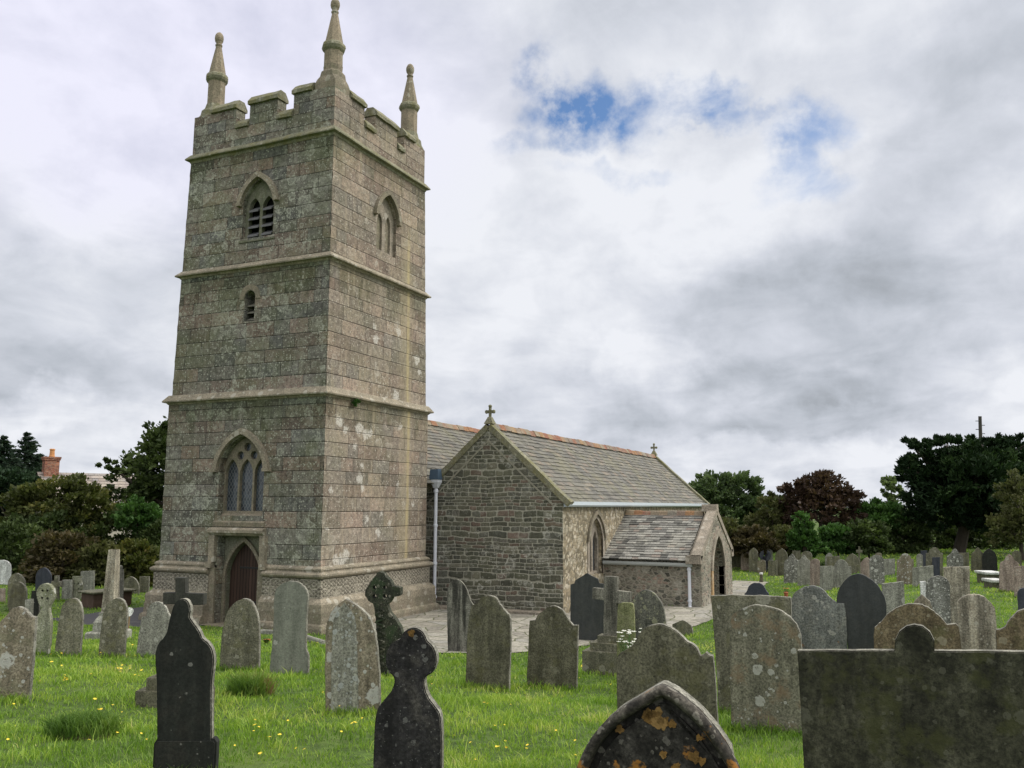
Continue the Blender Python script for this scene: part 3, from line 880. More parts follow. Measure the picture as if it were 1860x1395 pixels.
def jit(i, z):
    return 0.012 * math.sin(z * 7.1 + i * 2.3) + 0.009 * math.sin(z * 17.3 + i)


def corner_pts(i, z0, z1):
    n = max(2, int((z1 - z0) / 0.22))
    return [(z0 + (z1 - z0) * k / n) for k in range(n + 1)]


def tw_west(u, v, d):
    return (off(v) + d, u, v)


def tw_south(u, v, d):
    return (u, off(v) + d, v)


def face_outline(z0, z1, length, ia, ib):
    zs = corner_pts(0, z0, z1)
    a = [(off(z) + jit(ia, z), z) for z in zs]
    b = [(length - off(z) - jit(ib, z), z) for z in zs]
    return a + b[::-1]


# openings
west_door_recess = [(2.22, 0.15), (2.22, 2.72), (3.84, 2.72), (3.84, 0.15)]
west_win = arch(3.06, 0.86, 3.32, 4.78, 5.70, 10)
slit = round_arch(3.13, 0.20, 9.25, 10.02, 8)
belf_w = arch(3.0, 0.62, 11.93, 13.05, 13.82, 8)
belf_s = arch(3.2, 0.60, 11.85, 13.1, 13.82, 8)
ivy_hole = [(5.35, 4.55), (5.35, 4.72), (5.5, 4.72), (5.5, 4.55)]
stages = [(1.85, 6.79), (7.05, 10.89), (11.1, 14.85)]
wholes = [[west_win], [slit], [belf_w]]
sholes = [[], [], [belf_s]]
mw, ms_ = MB(), MB()
for (z0, z1), wh, sh in zip(stages, wholes, sholes):
    ow = face_outline(z0, z1, TW, 0, 1)
    if z0 < 2:      # door recess cuts the bottom edge of the first stage
        r0 = [(u, v) for u, v in ow if v > z0 + 0.01]
        left = [p for p in ow[:len(ow) // 2]]
        right = [p for p in ow[len(ow) // 2:]]
        ow = left + right + [(3.84, z0), (3.84, 2.72), (2.22, 2.72), (2.22, z0)]
    panel(mw, ow, wh, tw_west, [0.36 if h is not slit else 0.5 for h in wh], (-1, 0, 0))
    panel(ms_, face_outline(z0, z1, TL, 0, 2), sh, tw_south, [0.13] * len(sh), (0, -1, 0))
    # hidden north and east sides
    for i, (a, b) in enumerate(((z0, z1),)):
        oa, ob_ = off(a), off(b)
        mw.add([(oa, TW - oa, a), (TL - oa, TW - oa, a), (TL - ob_, TW - ob_, b), (ob_, TW - ob_, b)], [(3, 2, 1, 0)])
        ms_.add([(TL - oa, oa, a), (TL - oa, TW - oa, a), (TL - ob_, TW - ob_, b), (TL - ob_, ob_, b)], [(0, 1, 2, 3)])
# door recess sides
mw.add([tw_west(2.22, 0.1, 0), tw_west(2.22, 2.72, 0), tw_west(2.22, 2.72, 0.3), tw_west(2.22, 0.1, 0.3)], [(0, 1, 2, 3)])
mw.add([tw_west(3.84, 0.1, 0), tw_west(3.84, 2.72, 0), tw_west(3.84, 2.72, 0.3), tw_west(3.84, 0.1, 0.3)], [(3, 2, 1, 0)])
mw.add([tw_west(2.22, 2.72, 0), tw_west(3.84, 2.72, 0), tw_west(3.84, 2.72, 0.3), tw_west(2.22, 2.72, 0.3)], [(3, 2, 1, 0)])

# parapet with battlements (wall thickness 0.42, coping stones on top)
PT = 0.42
z0 = 15.08
crenW = [(0.26, 1.82, 16.42), (1.82, 2.46, 15.70), (2.46, 3.58, 16.42), (3.58, 4.15, 15.70), (4.15, TW - 0.26, 16.42)]
crenS = [(0.26, 1.85, 16.36), (1.85, 2.48, 15.72), (2.48, 3.81, 16.36), (3.81, 4.27, 15.72), (4.27, TL - 0.26, 16.36)]


def parapet(mb, cren, tofun, far):
    for a, b, zt in cren:
        P = [tofun(a, z0, 0), tofun(b, z0, 0), tofun(b, z0, PT), tofun(a, z0, PT)]
        Q = [tofun(a, zt, 0), tofun(b, zt, 0), tofun(b, zt, PT), tofun(a, zt, PT)]
        mb.hexa(P, Q)


parapet(mw, [(a + (0.0 if i else 0.0), b, z) for i, (a, b, z) in enumerate(crenW)], tw_west, 0)
parapet(ms_, [(max(a, 0.262 + 0.0), b, z) for a, b, z in crenS], tw_south, 0)
parapet(mw, [(0.7, TL - 0.7, 16.0)], lambda u, v, d: (u, TW - off(v) - d, v), 0)
parapet(ms_, [(0.7, TW - 0.7, 16.0)], lambda u, v, d: (TL - off(v) - d, u, v), 0)
mw.box(0.7, TL - 0.7, 0.7, TW - 0.7, 15.2, 15.4)
cpart(mw, 'west_wall', M_['granite_west'])
cpart(ms_, 'south_wall', M_['granite_south'])

# coping stones
for side, cren, fun in (('w', crenW, tw_west), ('s', crenS, tw_south)):
    for i, (a, b, zt) in enumerate(cren):
        a2 = a + (0.85 if i == 0 else 0) - (0.04 if zt > 16 and i else 0)
        b2 = b - (0.72 if i == 4 else 0) + (0.04 if zt > 16 and i < 4 else 0)
        if zt < 16:
            a2, b2 = a - 0.02 + 0.045, b + 0.02 - 0.045
        if i == 0 and side == 's':
            a2 = a + 0.80
        mb = MB()
        h = 0.31
        sec = [(-0.08, 0), (-0.085, 0.11), (0.08, h), (PT - 0.1, h), (PT + 0.06, 0.10), (PT + 0.05, 0)]
        n = 5
        rings = []
        for k in range(n + 1):
            u = a2 + (b2 - a2) * k / n
            rings.append([fun(u, zt, 0) for _ in sec])
            rings[-1] = [(p[0] + (q if side == 'w' else 0), p[1] + (q if side == 's' else 0), zt + 0.003 + z + rnd.uniform(-0.012, 0.012)) for p, (q, z) in zip(rings[-1], sec)]
        mb.ring(rings)
        cpart(mb, 'merlon_coping', M_['coping'])


def course(name, z, sec, mat, o0, jitter=0.006):
    """string course carried round all four sides"""
    mb = MB()
    rings = []
    c = [(o0, o0), (TL - o0, o0), (TL - o0, TW - o0), (o0, TW - o0)]
    sg = [(-1, -1), (1, -1), (1, 1), (-1, 1)]
    n = 9
    for i in range(4):
        (x0, y0), (x1, y1) = c[i], c[(i + 1) % 4]
        for k in range(n):
            t = k / n
            if k == 0:
                o = sg[i]
            else:
                o = [(0, -1), (1, 0), (0, 1), (-1, 0)][i]
            j = rnd.uniform(-jitter, jitter)
            rings.append([(x0 + (x1 - x0) * t + o[0] * (q + j), y0 + (y1 - y0) * t + o[1] * (q + j), z + zz + j) for q, zz in sec])
    rings.append(rings[0])
    mb.ring(rings, close=False)
    return cpart(mb, name, mat)


course('string_course', 6.79, [(-0.1, -0.02), (0.02, -0.02), (0.06, 0.03), (0.15, 0.05), (0.16, 0.09), (0.02, 0.28), (-0.1, 0.30)], M_['mould'], 0.055)
course('string_course', 10.89, [(-0.1, -0.02), (0.02, -0.02), (0.06, 0.03), (0.15, 0.05), (0.16, 0.09), (0.02, 0.24), (-0.1, 0.26)], M_['mould'], 0.17)
course('string_course', 14.85, [(-0.1, -0.04), (0.02, -0.04), (0.05, 0.03), (0.15, 0.06), (0.15, 0.10), (0.03, 0.25), (-0.1, 0.27)], M_['coping'], 0.24)

# plinth: each course is cut by the door opening on the west side
GAP = (2.0, 4.06)


def plinth(name, sec, mat, jitter=0.005):
    mb = MB()
    o0 = 0.04

    def run(p0, p1, o_start, o_end, o_mid, n):
        rings = []
        for k in range(n + 1):
            t = k / n
            o = o_start if k == 0 else o_end if k == n else o_mid
            j = rnd.uniform(-jitter, jitter)
            rings.append([(p0[0] + (p1[0] - p0[0]) * t + o[0] * (q + j), p0[1] + (p1[1] - p0[1]) * t + o[1] * (q + j), zz) for q, zz in sec])
        mb.ring(rings)
    run((o0, GAP[0]), (o0, o0), (-1, 0), (-1, -1), (-1, 0), 5)
    run((o0, o0), (TL - o0, o0), (-1, -1), (1, -1), (0, -1), 12)
    run((TL - o0, o0), (TL - o0, TW - o0), (1, -1), (1, 1), (1, 0), 4)
    run((TL - o0, TW - o0), (o0, TW - o0), (1, 1), (-1, 1), (0, 1), 4)
    run((o0, TW - o0), (o0, GAP[1]), (-1, 1), (-1, 0), (-1, 0), 5)
    return cpart(mb, name, mat)


plinth('plinth_moulding', [(-0.1, 1.58), (0.05, 1.58), (0.15, 1.61), (0.19, 1.66), (0.19, 1.71), (0.12, 1.755), (0.075, 1.77), (0.075, 1.80), (0.10, 1.83), (0.095, 1.87), (0.0, 1.93), (-0.1, 1.93)], M_['mould'])
plinth('quatrefoil_band', [(-0.1, 1.06), (0.10, 1.06), (0.10, 1.578), (-0.1, 1.578)], M_['frieze'], 0.0)
plinth('plinth_offset', [(-0.1, 0.66), (0.24, 0.66), (0.25, 0.90), (0.22, 0.955), (0.11, 1.057), (-0.1, 1.057)], M_['mould'])
plinth('plinth_base', [(-0.1, -0.3), (0.36, -0.3), (0.355, 0.26), (0.33, 0.34), (0.265, 0.385), (0.26, 0.657), (-0.1, 0.657)], M_['dressed'])

# west door
door = MB()
dl = arch(3.06, 0.66, 0.12, 1.62, 2.54, 8)
vs, fs = cdt(dl, [])
door.add([(0.04 + 0.47, u, v) for u, v in vs], [f if True else f for f in fs])
odoor = cpart(door, 'west_door', M_['door'])
od = MB()
back = [(2.22, 0.1), (2.22, 2.72), (3.84, 2.72), (3.84, 0.1)]
inner = arch(3.06, 0.66, 0.1, 1.62, 2.55, 8)
ol = [(2.22, 0.1), (2.22, 2.72), (3.84, 2.72), (3.84, 0.1)] + inner[::-1]
panel(od, ol, [], lambda u, v, d: (0.055 + 0.3 + d, u, v), [], (-1, 0, 0))
n = len(inner)
od.add([(0.355, u, v) for u, v in inner] + [(0.52, u, v) for u, v in inner], [(i, i + 1, n + i + 1, n + i) for i in range(n - 1)])
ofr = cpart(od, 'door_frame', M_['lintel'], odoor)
am = MB()
outer = arch(3.06, 0.765, 0.1, 1.62, 2.69, 8)
arch_band(am, inner, outer, lambda u, v, d: (0.355 + d, u, v), -0.07, 0.0)
cpart(am, 'door_arch', M_['dressed'], odoor)
hd = MB()
hd.ring([[(0.06 + q, y, z) for q, z in ((0.1, 2.74), (-0.10, 2.74), (-0.15, 2.80), (-0.20, 2.82), (-0.20, 2.90), (-0.12, 2.95), (0.1, 3.0))] for y in (2.02, 2.4, 2.9, 3.5, 4.12)])
hd.hexa([(0.06, 1.95, 1.95), (-0.06, 1.97, 1.95), (-0.06, 2.16, 1.95), (0.06, 2.18, 1.95)][::-1], [(0.06, 1.95, 2.74), (-0.07, 1.97, 2.74), (-0.07, 2.18, 2.74), (0.06, 2.18, 2.74)][::-1])
hd.hexa([(0.06, 3.88, 1.95), (-0.06, 3.88, 1.95), (-0.06, 4.10, 1.95), (0.06, 4.12, 1.95)][::-1], [(0.06, 3.88, 2.74), (-0.07, 3.88, 2.74), (-0.07, 4.10, 2.74), (0.06, 4.12, 2.74)][::-1])
hd.box(-0.12, 0.06, 1.90, 2.12, 1.78, 1.95)
hd.box(-0.12, 0.06, 3.94, 4.16, 1.78, 1.95)
cpart(hd, 'door_hood', M_['mould'], odoor)
for z in (0.75, 1.75):
    hg = MB()
    hg.box(0.49, 0.507, 2.55, 3.35, z, z + 0.05)
    cpart(hg, 'hinge', M_['dark_iron'], odoor)
for y0, y1 in ((GAP[0], 2.219), (3.841, GAP[1])):
    jb = MB()
    jb.box(-0.03, 0.30, y0, y1, -0.2, 1.78)
    cpart(jb, 'door_jamb', M_['dressed'], odoor)
th = MB()
th.box(-0.35, 0.508, 2.05, 4.0, -0.2, 0.16)
cpart(th, 'door_step', M_['dressed'], odoor)

# west window: three lights, tracery, hood mould
wl = MB()
vs, fs = cdt(west_win, [])
wl.add([(0.05 + 0.33, u, v) for u, v in vs], fs)
ow_ = cpart(wl, 'west_window', M_['glass'])
tr = MB()
wx = lambda u, v, d: (0.05 + d, u, v)
lights, hb = [], 0.245
lts = [arch(3.06 + k * 0.56, hb, 3.46, 4.62, 5.02, 6) for k in (-1, 0, 1)]
tops = []
for cx, cz, r_ in ((2.80, 5.13, 0.13), (3.32, 5.13, 0.13), (3.06, 5.38, 0.13)):
    tops.append([(cx + r_ * math.cos(t * math.pi / 6), cz + r_ * math.sin(t * math.pi / 6)) for t in range(12)])
out_ = [(u, v) for u, v in arch(3.06, 0.855, 3.33, 4.78, 5.69, 10)]
panel(tr, out_, lts + tops, lambda u, v, d: (0.05 + 0.22 + d, u, v), [0.11] * 6, (-1, 0, 0))
cpart(tr, 'tracery', M_['dressed'], ow_)
hm = MB()
arch_band(hm, arch(3.06, 0.90, 4.72, 4.78, 5.75, 10), arch(3.06, 1.06, 4.72, 4.78, 5.93, 10), wx, -0.13, 0.05)
hm.box(-0.12, 0.06, 1.93, 2.16, 4.62, 4.72)
hm.box(-0.12, 0.06, 3.96, 4.19, 4.62, 4.72)
cpart(hm, 'hood_mould', M_['mould'], ow_)
si = MB()
si.ring([[(0.05 + q, y, z) for q, z in ((0.3, 3.0), (-0.03, 3.0), (-0.05, 3.12), (0.28, 3.44), (0.36, 3.44))] for y in (2.08, 2.7, 3.4, 4.05)])
cpart(si, 'sill', M_['dressed'], ow_)

# slit window
sl = MB()
sl.add([(0.62, u, v) for u, v in slit], [tuple(range(len(slit)))])
osl = cpart(sl, 'slit_window', plain_mat('louvre_slate', (0.07, 0.07, 0.068), 0.8, 0.3))
sa = MB()
arch_band(sa, round_arch(3.13, 0.22, 9.95, 10.02, 8), round_arch(3.13, 0.40, 9.95, 10.02, 8), lambda u, v, d: (off(v) + d, u, v), -0.02, 0.1)
cpart(sa, 'arch_stone', M_['dressed'], osl)
sl2 = MB()
for k in range(3):
    zz = 9.3 + k * 0.22
    sl2.hexa([(0.25, 2.95, zz), (0.55, 2.95, zz + 0.16), (0.55, 3.31, zz + 0.16), (0.25, 3.31, zz)], [(0.25, 2.95, zz + 0.03), (0.55, 2.95, zz + 0.19), (0.55, 3.31, zz + 0.19), (0.25, 3.31, zz + 0.03)])
cpart(sl2, 'louvre', M_['slate'], osl)

# belfry window on the west side
M_['louvre'] = plain_mat('belfry_louvre_slate', (0.13, 0.13, 0.135), 0.75, 0.3, 6, 0.3)
dk = MB()
vs, fs = cdt(belf_w, [])
dk.add([(0.20 + 0.40, u, v) for u, v in vs], fs)
obw = cpart(dk, 'belfry_window', plain_mat('belfry_dark', (0.012, 0.012, 0.012), 0.9, 0.2))
bt = MB()
lw = [arch(3.0 + k * 0.27, 0.215, 11.98, 12.98, 13.28, 6) for k in (-1, 1)]
panel(bt, arch(3.0, 0.615, 11.94, 13.05, 13.81, 8), lw, lambda u, v, d: (0.20 + 0.14 + d, u, v), [0.16, 0.16], (-1, 0, 0))
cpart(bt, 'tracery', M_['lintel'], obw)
for k in (-1, 1):
    for q in range(4):
        lv = MB()
        zz = 12.0 + q * 0.27
        u0, u1 = 3.0 + k * 0.27 - 0.205, 3.0 + k * 0.27 + 0.205
        xa, xb = 0.28, 0.58
        if q == 3:
            u0 += 0.03
            u1 -= 0.03
        lv.hexa([(xa, u0, zz), (xb, u0, zz + 0.20), (xb, u1, zz + 0.20), (xa, u1, zz + rnd.uniform(-0.01, 0.01))], [(xa, u0, zz + 0.05), (xb, u0, zz + 0.25), (xb, u1, zz + 0.25), (xa, u1, zz + 0.05)])
        cpart(lv, 'louvre', M_['louvre'], obw)
bh_ = MB()
arch_band(bh_, arch(3.0, 0.66, 13.0, 13.05, 13.87, 8), arch(3.0, 0.82, 13.0, 13.05, 14.05, 8), lambda u, v, d: (0.2 + d, u, v), -0.13, 0.06)
cpart(bh_, 'hood_mould', M_['mould'], obw)
bs_ = MB()
bs_.ring([[(0.2 + q, y, z) for q, z in ((0.3, 11.80), (-0.05, 11.80), (-0.05, 11.86), (0.2, 11.97), (0.34, 11.97))] for y in (2.3, 3.0, 3.7)])
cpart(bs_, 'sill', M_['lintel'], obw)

# blocked belfry window on the south side
bk = MB()
lws = [arch(3.2 + k * 0.25, 0.16, 11.95, 12.9, 13.2, 6) for k in (-1, 1)]
panel(bk, belf_s, lws, lambda u, v, d: (u, 0.2 + 0.11 + d, v), [0.08, 0.08], (0, -1, 0))
obs_ = cpart(bk, 'blind_window', M_['dressed_warm'])
bp = MB()
for l_ in lws:
    vs, fs = cdt(l_, [])
    bp.add([(u, 0.2 + 0.185, v) for u, v in vs], fs)
cpart(bp, 'blocking', M_['dressed'], obs_)
bb = MB()
arch_band(bb, arch(3.2, 0.62, 13.0, 13.1, 13.86, 8), arch(3.2, 0.77, 13.0, 13.1, 14.02, 8), lambda u, v, d: (u, 0.2 + d, v), -0.13, 0.06)
cpart(bb, 'hood_mould', M_['dressed'], obs_)

# pinnacles: corner block, octagonal shaft, moulded ring, spirelet, ball
for cx, cy in ((0.66, 0.66), (0.72, TW - 0.70), (TL - 0.66, 0.70), (TL - 0.7, TW - 0.7)):
    mb = MB()
    sq = lambda s_, z: [(cx - s_, cy - s_, z), (cx + s_, cy - s_, z), (cx + s_, cy + s_, z), (cx - s_, cy + s_, z)]
    near = cx < 3 and cy < 3
    q, top = (0.385, 16.86) if near else (0.43, 16.52)
    oc = lambda r_, z: [(cx + r_ * (1 if k_ in (0, 1, 2, 7) and True else 1) * math.cos(math.pi / 8 + k_ * math.pi / 4), cy + r_ * math.sin(math.pi / 8 + k_ * math.pi / 4), z) for k_ in range(8)]
    sq8 = lambda s_, c_, z: [(cx + s_, cy + s_ - c_, z), (cx + s_ - c_, cy + s_, z), (cx - s_ + c_, cy + s_, z), (cx - s_, cy + s_ - c_, z), (cx - s_, cy - s_ + c_, z), (cx - s_ + c_, cy - s_, z), (cx + s_ - c_, cy - s_, z), (cx + s_, cy - s_ + c_, z)]
    mb.ring([sq8(q, 0.004, 15.3), sq8(q, 0.006, top - 0.22), sq8(q - 0.02, 0.05, top - 0.10), sq8(q - 0.05, 0.10, top), sq8(q - 0.06, 0.13, top + 0.16), sq8(q - 0.11, 0.16, top + 0.24), oc(0.31, top + 0.42)])
    root = cpart(mb, 'pinnacle', M_['coping'] if not near else M_['dressed'])
    k8 = math.pi / 8
    s_ = MB()
    s_.lathe(cx, cy, [(0.30, top + 0.25), (0.295, 17.78), (0.29, 17.80)], 8, k8)
    cpart(s_, 'shaft', M_['pinnacle'], root)
    s_ = MB()
    s_.lathe(cx, cy, [(0.29, 17.75), (0.35, 17.82), (0.385, 17.90), (0.37, 17.98), (0.315, 18.05)], 8, k8)
    cpart(s_, 'ring', M_['coping'], root)
    s_ = MB()
    s_.lathe(cx, cy, [(0.30, 18.03), (0.205, 18.53), (0.105, 19.04), (0.10, 19.08)], 8, k8)
    cpart(s_, 'spirelet', M_['pinnacle'], root)
    s_ = MB()
    s_.lathe(cx, cy, [(0.085, 19.06), (0.12, 19.10), (0.12, 19.14), (0.08, 19.18), (0.13, 19.26), (0.15, 19.36), (0.14, 19.46), (0.095, 19.55), (0.03, 19.60)], 12)
    cpart(s_, 'finial_ball', M_['pinnacle'], root, True)

# nave behind and the aisle with its gable
AX0, AX1, AY0, AYC, AY1 = 6.9, 28.0, -4.57, -1.80, 0.97
EZ, RZ = 3.86, 6.36
sl_ = (RZ - EZ) / (AYC - AY0)


def slates(p0, du, dv, nu, length, slope, rowh, wid, mat, name, parent, jitter=0.02, lift=0.0):
    """overlapping slates: p0 eave corner, du along the eave, dv up the slope"""
    mb = MB()
    du, dv, nrm = Vector(du), Vector(dv), Vector(nu)
    p0 = Vector(p0)
    rows = int(slope / rowh)
    for r_ in range(rows):
        x = -rnd.uniform(0, wid) * 0.9
        v0 = r_ * slope / rows
        v1 = min(slope, v0 + slope / rows * 1.35)
        while x < length:
            w = wid * rnd.uniform(0.65, 1.35)
            a, b = max(0, x), min(length, x + w - 0.008)
            x += w
            if b - a < 0.05:
                continue
            j0, t0 = rnd.uniform(-jitter, jitter), 0.040 + rnd.uniform(-0.006, 0.012)
            if rnd.random() < 0.03:
                j0 -= 0.035
            c = [p0 + du * a + dv * (v0 + j0) + nrm * (t0 + lift), p0 + du * b + dv * (v0 + j0 + rnd.uniform(-.006, .006)) + nrm * (t0 + lift), p0 + du * b + dv * v1 + nrm * (0.012 + lift), p0 + du * a + dv * v1 + nrm * (0.012 + lift)]
            e = [c[0] - nrm * 0.030, c[1] - nrm * 0.030]
            v = rnd.random()
            mb.add(c + e, [(0, 1, 2, 3), (4, 5, 1, 0), (4, 0, 3), (1, 5, 2)], v)
    base = [p0 + nrm * lift, p0 + du * length + nrm * lift, p0 + du * length + dv * slope + nrm * lift, p0 + dv * slope + nrm * lift]
    mb.add(base, [(0, 1, 2, 3)], 0.1)
    return cpart(mb, name, mat, parent)


gab = MB()
goutline = [(AY0, 0.0), (AY0, EZ), (AYC, RZ), (AY1, EZ), (AY1, 0.0)]
gd = [(AY0, 0.0)]
gd += [(AY0 + rnd.uniform(-.012, .012), z) for z in np.linspace(0.3, EZ - 0.3, 12)]
gd += [(AY0, EZ), (AYC, RZ), (AY1, EZ), (AY1, 0.0)]
panel(gab, gd, [], lambda u, v, d: (AX0 + d, u, v), [], (-1, 0, 0))
ogab = cpart(gab, 'aisle_gable', M_['rubble'])
gab = MB()
panel(gab, goutline, [], lambda u, v, d: (AX1 + d, u, v), [], (1, 0, 0))
cpart(gab, 'aisle_gable', M_['rubble'])
sw = MB()
awin = arch(10.2, 0.72, 1.2, 2.45, 3.22, 8)
panel(sw, [(AX0, 0), (AX1, 0), (AX1, EZ), (AX0, EZ)], [awin], lambda u, v, d: (u, AY0 + d, v), [0.34], (0, -1, 0))
cpart(sw, 'aisle_wall', M_['rubble_south'])
ag = MB()
vs, fs = cdt(awin, [])
ag.add([(u, AY0 + 0.30, v) for u, v in vs], fs)
oaw = cpart(ag, 'aisle_window', M_['glass'])
at_ = MB()
panel(at_, arch(10.2, 0.715, 1.21, 2.45, 3.21, 8), [arch(10.2 + k * 0.33, 0.25, 1.3, 2.35, 2.75, 6) for k in (-1, 1)], lambda u, v, d: (u, AY0 + 0.16 + d, v), [0.12, 0.12], (0, -1, 0))
cpart(at_, 'tracery', M_['dressed_warm'], oaw)
af = MB()
arch_band(af, arch(10.2, 0.72, 1.2, 2.45, 3.22, 8), arch(10.2, 0.94, 1.2, 2.45, 3.45, 8), lambda u, v, d: (u, AY0 + d, v), -0.02, 0.05)
cpart(af, 'window_surround', M_['dressed_warm'], oaw)
af = MB()
arch_band(af, arch(10.2, 0.86, 2.4, 2.45, 3.36, 8), arch(10.2, 0.99, 2.4, 2.45, 3.52, 8), lambda u, v, d: (u, AY0 + d, v), -0.09, -0.021)
cpart(af, 'hood_mould', M_['dressed'], oaw)

sl_len = math.hypot(RZ - EZ, AYC - AY0)
up_ = Vector((0, AYC - AY0, RZ - EZ)).normalized()
nrm_ = Vector((0, -(RZ - EZ), AYC - AY0)).normalized()
p_eave = Vector((AX0 + 0.28, AY0, EZ)) - up_ * 0.16
roof = slates(p_eave, (1, 0, 0), up_, nrm_, AX1 - AX0 - 0.5, sl_len + 0.22, 0.215, 0.42, M_['slate'], 'aisle_roof', None)
up2 = Vector((0, AYC - AY1, RZ - EZ)).normalized()
nb = MB()
nb.add([(AX0 + 0.2, AYC, RZ), (AX1, AYC, RZ), (AX1, AY1, EZ), (AX0 + 0.2, AY1, EZ)], [(0, 1, 2, 3)])
cpart(nb, 'rear_slope', M_['slate'], roof)


def ridge_tiles(x0, x1, fn, n, r_, parent, mat):
    mb = MB()
    for k in range(n):
        a, b = x0 + (x1 - x0) * k / n, x0 + (x1 - x0) * (k + 1) / n - 0.012
        dz = rnd.uniform(-0.018, 0.018)
        ra = r_ * rnd.uniform(0.93, 1.08)
        rings = []
        for x in (a, b):
            rings.append([fn(x, ra * 1.5 * s_, (0.09 if abs(s_) < 0.4 else -0.10) + (0.03 if s_ == 0 else 0) + dz) for s_ in (-1, -0.35, 0, 0.35, 1)])
        mb.ring(rings, True, rnd.random())
    return cpart(mb, 'ridge_tiles', mat, parent)


ridge_tiles(AX0 + 0.25, AX1 - 0.15, lambda x, y, z: (x, AYC + y, RZ + 0.06 + z), 46, 0.11, roof, M_['ridge'])

# gable copings with kneelers and cross finials
for gx_, th_ in ((AX0 - 0.05, 0.34), (AX1 - 0.25, 0.33)):
    for ya in (AY0, AY1):
        mb = MB()
        sgn = 1 if ya < AYC else -1
        d = Vector((0, AYC - ya, RZ - EZ)).normalized()
        nn = Vector((0, -sgn * (RZ - EZ), abs(AYC - ya))).normalized()
        L = Vector((0, AYC - ya, RZ - EZ)).length
        p = Vector((gx_, ya, EZ)) - d * 0.28
        nseg = 6
        rings = []
        for k in range(nseg + 1):
            q = p + d * ((L + 0.28) * k / nseg)
            j = rnd.uniform(-0.012, 0.012)
            rings.append([q + nn * (-0.05), q + Vector((th_, 0, 0)) + nn * (-0.05), q + Vector((th_, 0, 0)) + nn * (0.14 + j), q + Vector((th_ * 0.5, 0, 0)) + nn * (0.17 + j), q + nn * (0.14 + j)])
        mb.ring(rings)
        cpart(mb, 'gable_coping', M_['coping'])
    fc = MB()
    xc = gx_ + th_ / 2
    fc.hexa([(xc - 0.22, AYC - 0.26, RZ + 0.05), (xc + 0.22, AYC - 0.26, RZ + 0.05), (xc + 0.22, AYC + 0.26, RZ + 0.05), (xc - 0.22, AYC + 0.26, RZ + 0.05)], [(xc - 0.09, AYC - 0.09, RZ + 0.42), (xc + 0.09, AYC - 0.09, RZ + 0.42), (xc + 0.09, AYC + 0.09, RZ + 0.42), (xc - 0.09, AYC + 0.09, RZ + 0.42)])
    fc.box(xc - 0.06, xc + 0.06, AYC - 0.055, AYC + 0.055, RZ + 0.40, RZ + 0.95)
    for yy in (-0.20, 0.02):
        fc.hexa([(xc - 0.06, AYC + (0.05 if yy > 0 else -0.05 - 0.16), RZ + 0.62), (xc + 0.06, AYC + (0.05 if yy > 0 else -0.21), RZ + 0.62), (xc + 0.06, AYC + (0.21 if yy > 0 else -0.05), RZ + 0.62), (xc - 0.06, AYC + (0.21 if yy > 0 else -0.05), RZ + 0.62)],
                [(xc - 0.06, AYC + (0.05 if yy > 0 else -0.21), RZ + 0.78), (xc + 0.06, AYC + (0.05 if yy > 0 else -0.21), RZ + 0.78), (xc + 0.06, AYC + (0.21 if yy > 0 else -0.05), RZ + 0.78), (xc - 0.06, AYC + (0.21 if yy > 0 else -0.05), RZ + 0.78)])
    fc.lathe(xc, AYC, [(0.05, RZ + 0.93), (0.10, RZ + 0.97), (0.10, RZ + 1.03), (0.04, RZ + 1.08)], 8)
    for yy in (-0.22, 0.22):
        fc.lathe(xc, AYC + yy, [(0.03, RZ + 0.60), (0.085, RZ + 0.65), (0.085, RZ + 0.75), (0.03, RZ + 0.80)], 8)
    fc.v = [(xc + (x - xc) * 0.72, AYC + (y - AYC) * 0.66, RZ + 0.13 + (z - RZ - 0.05) * 0.66) for x, y, z in fc.v]
    cpart(fc, 'gable_cross', M_['coping'])
bd = MB()
for ya in (AY0, AY1):
    d = Vector((0, AYC - ya, RZ - EZ))
    a, b = Vector((AX0 - 0.02, ya, EZ)) + d * 0.12 + Vector((0, 0, -0.52)), Vector((AX0 - 0.02, AYC, RZ - 0.50))
    up = Vector((0, 0, 0.07))
    bd.add([a, b, b + up, a + up, a + Vector((0.05, 0, 0)), b + Vector((0.05, 0, 0)), b + up + Vector((0.05, 0, 0)), a + up + Vector((0.05, 0, 0))], [(0, 1, 2, 3), (0, 4, 5, 1), (3, 2, 6, 7)])
cpart(bd, 'roof_scar', plain_mat('pale_mortar_line', (0.26, 0.25, 0.20), 0.95, 0.35, 9, 0.5))

gt = MB()
gt.ring([[(x, AY0 - 0.06 + q, EZ - 0.11 + z_) for q, z_ in ((0.05, -0.13), (-0.10, -0.13), (-0.17, -0.07), (-0.17, 0.05), (-0.14, 0.05), (-0.10, -0.02), (0.05, -0.02))] for x in (AX0 + 0.05, 12, 17, 22, AX1 - 0.3)])
cpart(gt, 'gutter', M_['gutter'])

# nave roof seen over the aisle, next to the tower
NYC, NRZ = 3.1, 7.0
nw = MB()
nw.add([(5.75, 1.1, 0), (5.75, 1.1, 4.4), (5.75, NYC, NRZ - 0.06), (5.75, 6.0, 4.4), (5.75, 6.0, 0)], [(4, 3, 2, 1, 0)])
nw.add([(5.75, 1.1, 0), (7.2, 1.1, 0), (7.2, 1.1, 4.4), (5.75, 1.1, 4.4)], [(0, 1, 2, 3)])
nw.add([(5.75, 6.0, 0), (28, 6.0, 0), (28, 6.0, 4.4), (5.75, 6.0, 4.4)], [(3, 2, 1, 0)])
nw.add([(28, 0.2, 0), (28, 0.2, 4.4), (28, NYC, NRZ), (28, 6.0, 4.4), (28, 6.0, 0)], [(0, 1, 2, 3, 4)])
cpart(nw, 'nave_wall', M_['rubble_pale'])
upn = Vector((0, NYC - 0.2, NRZ - 4.4)).normalized()
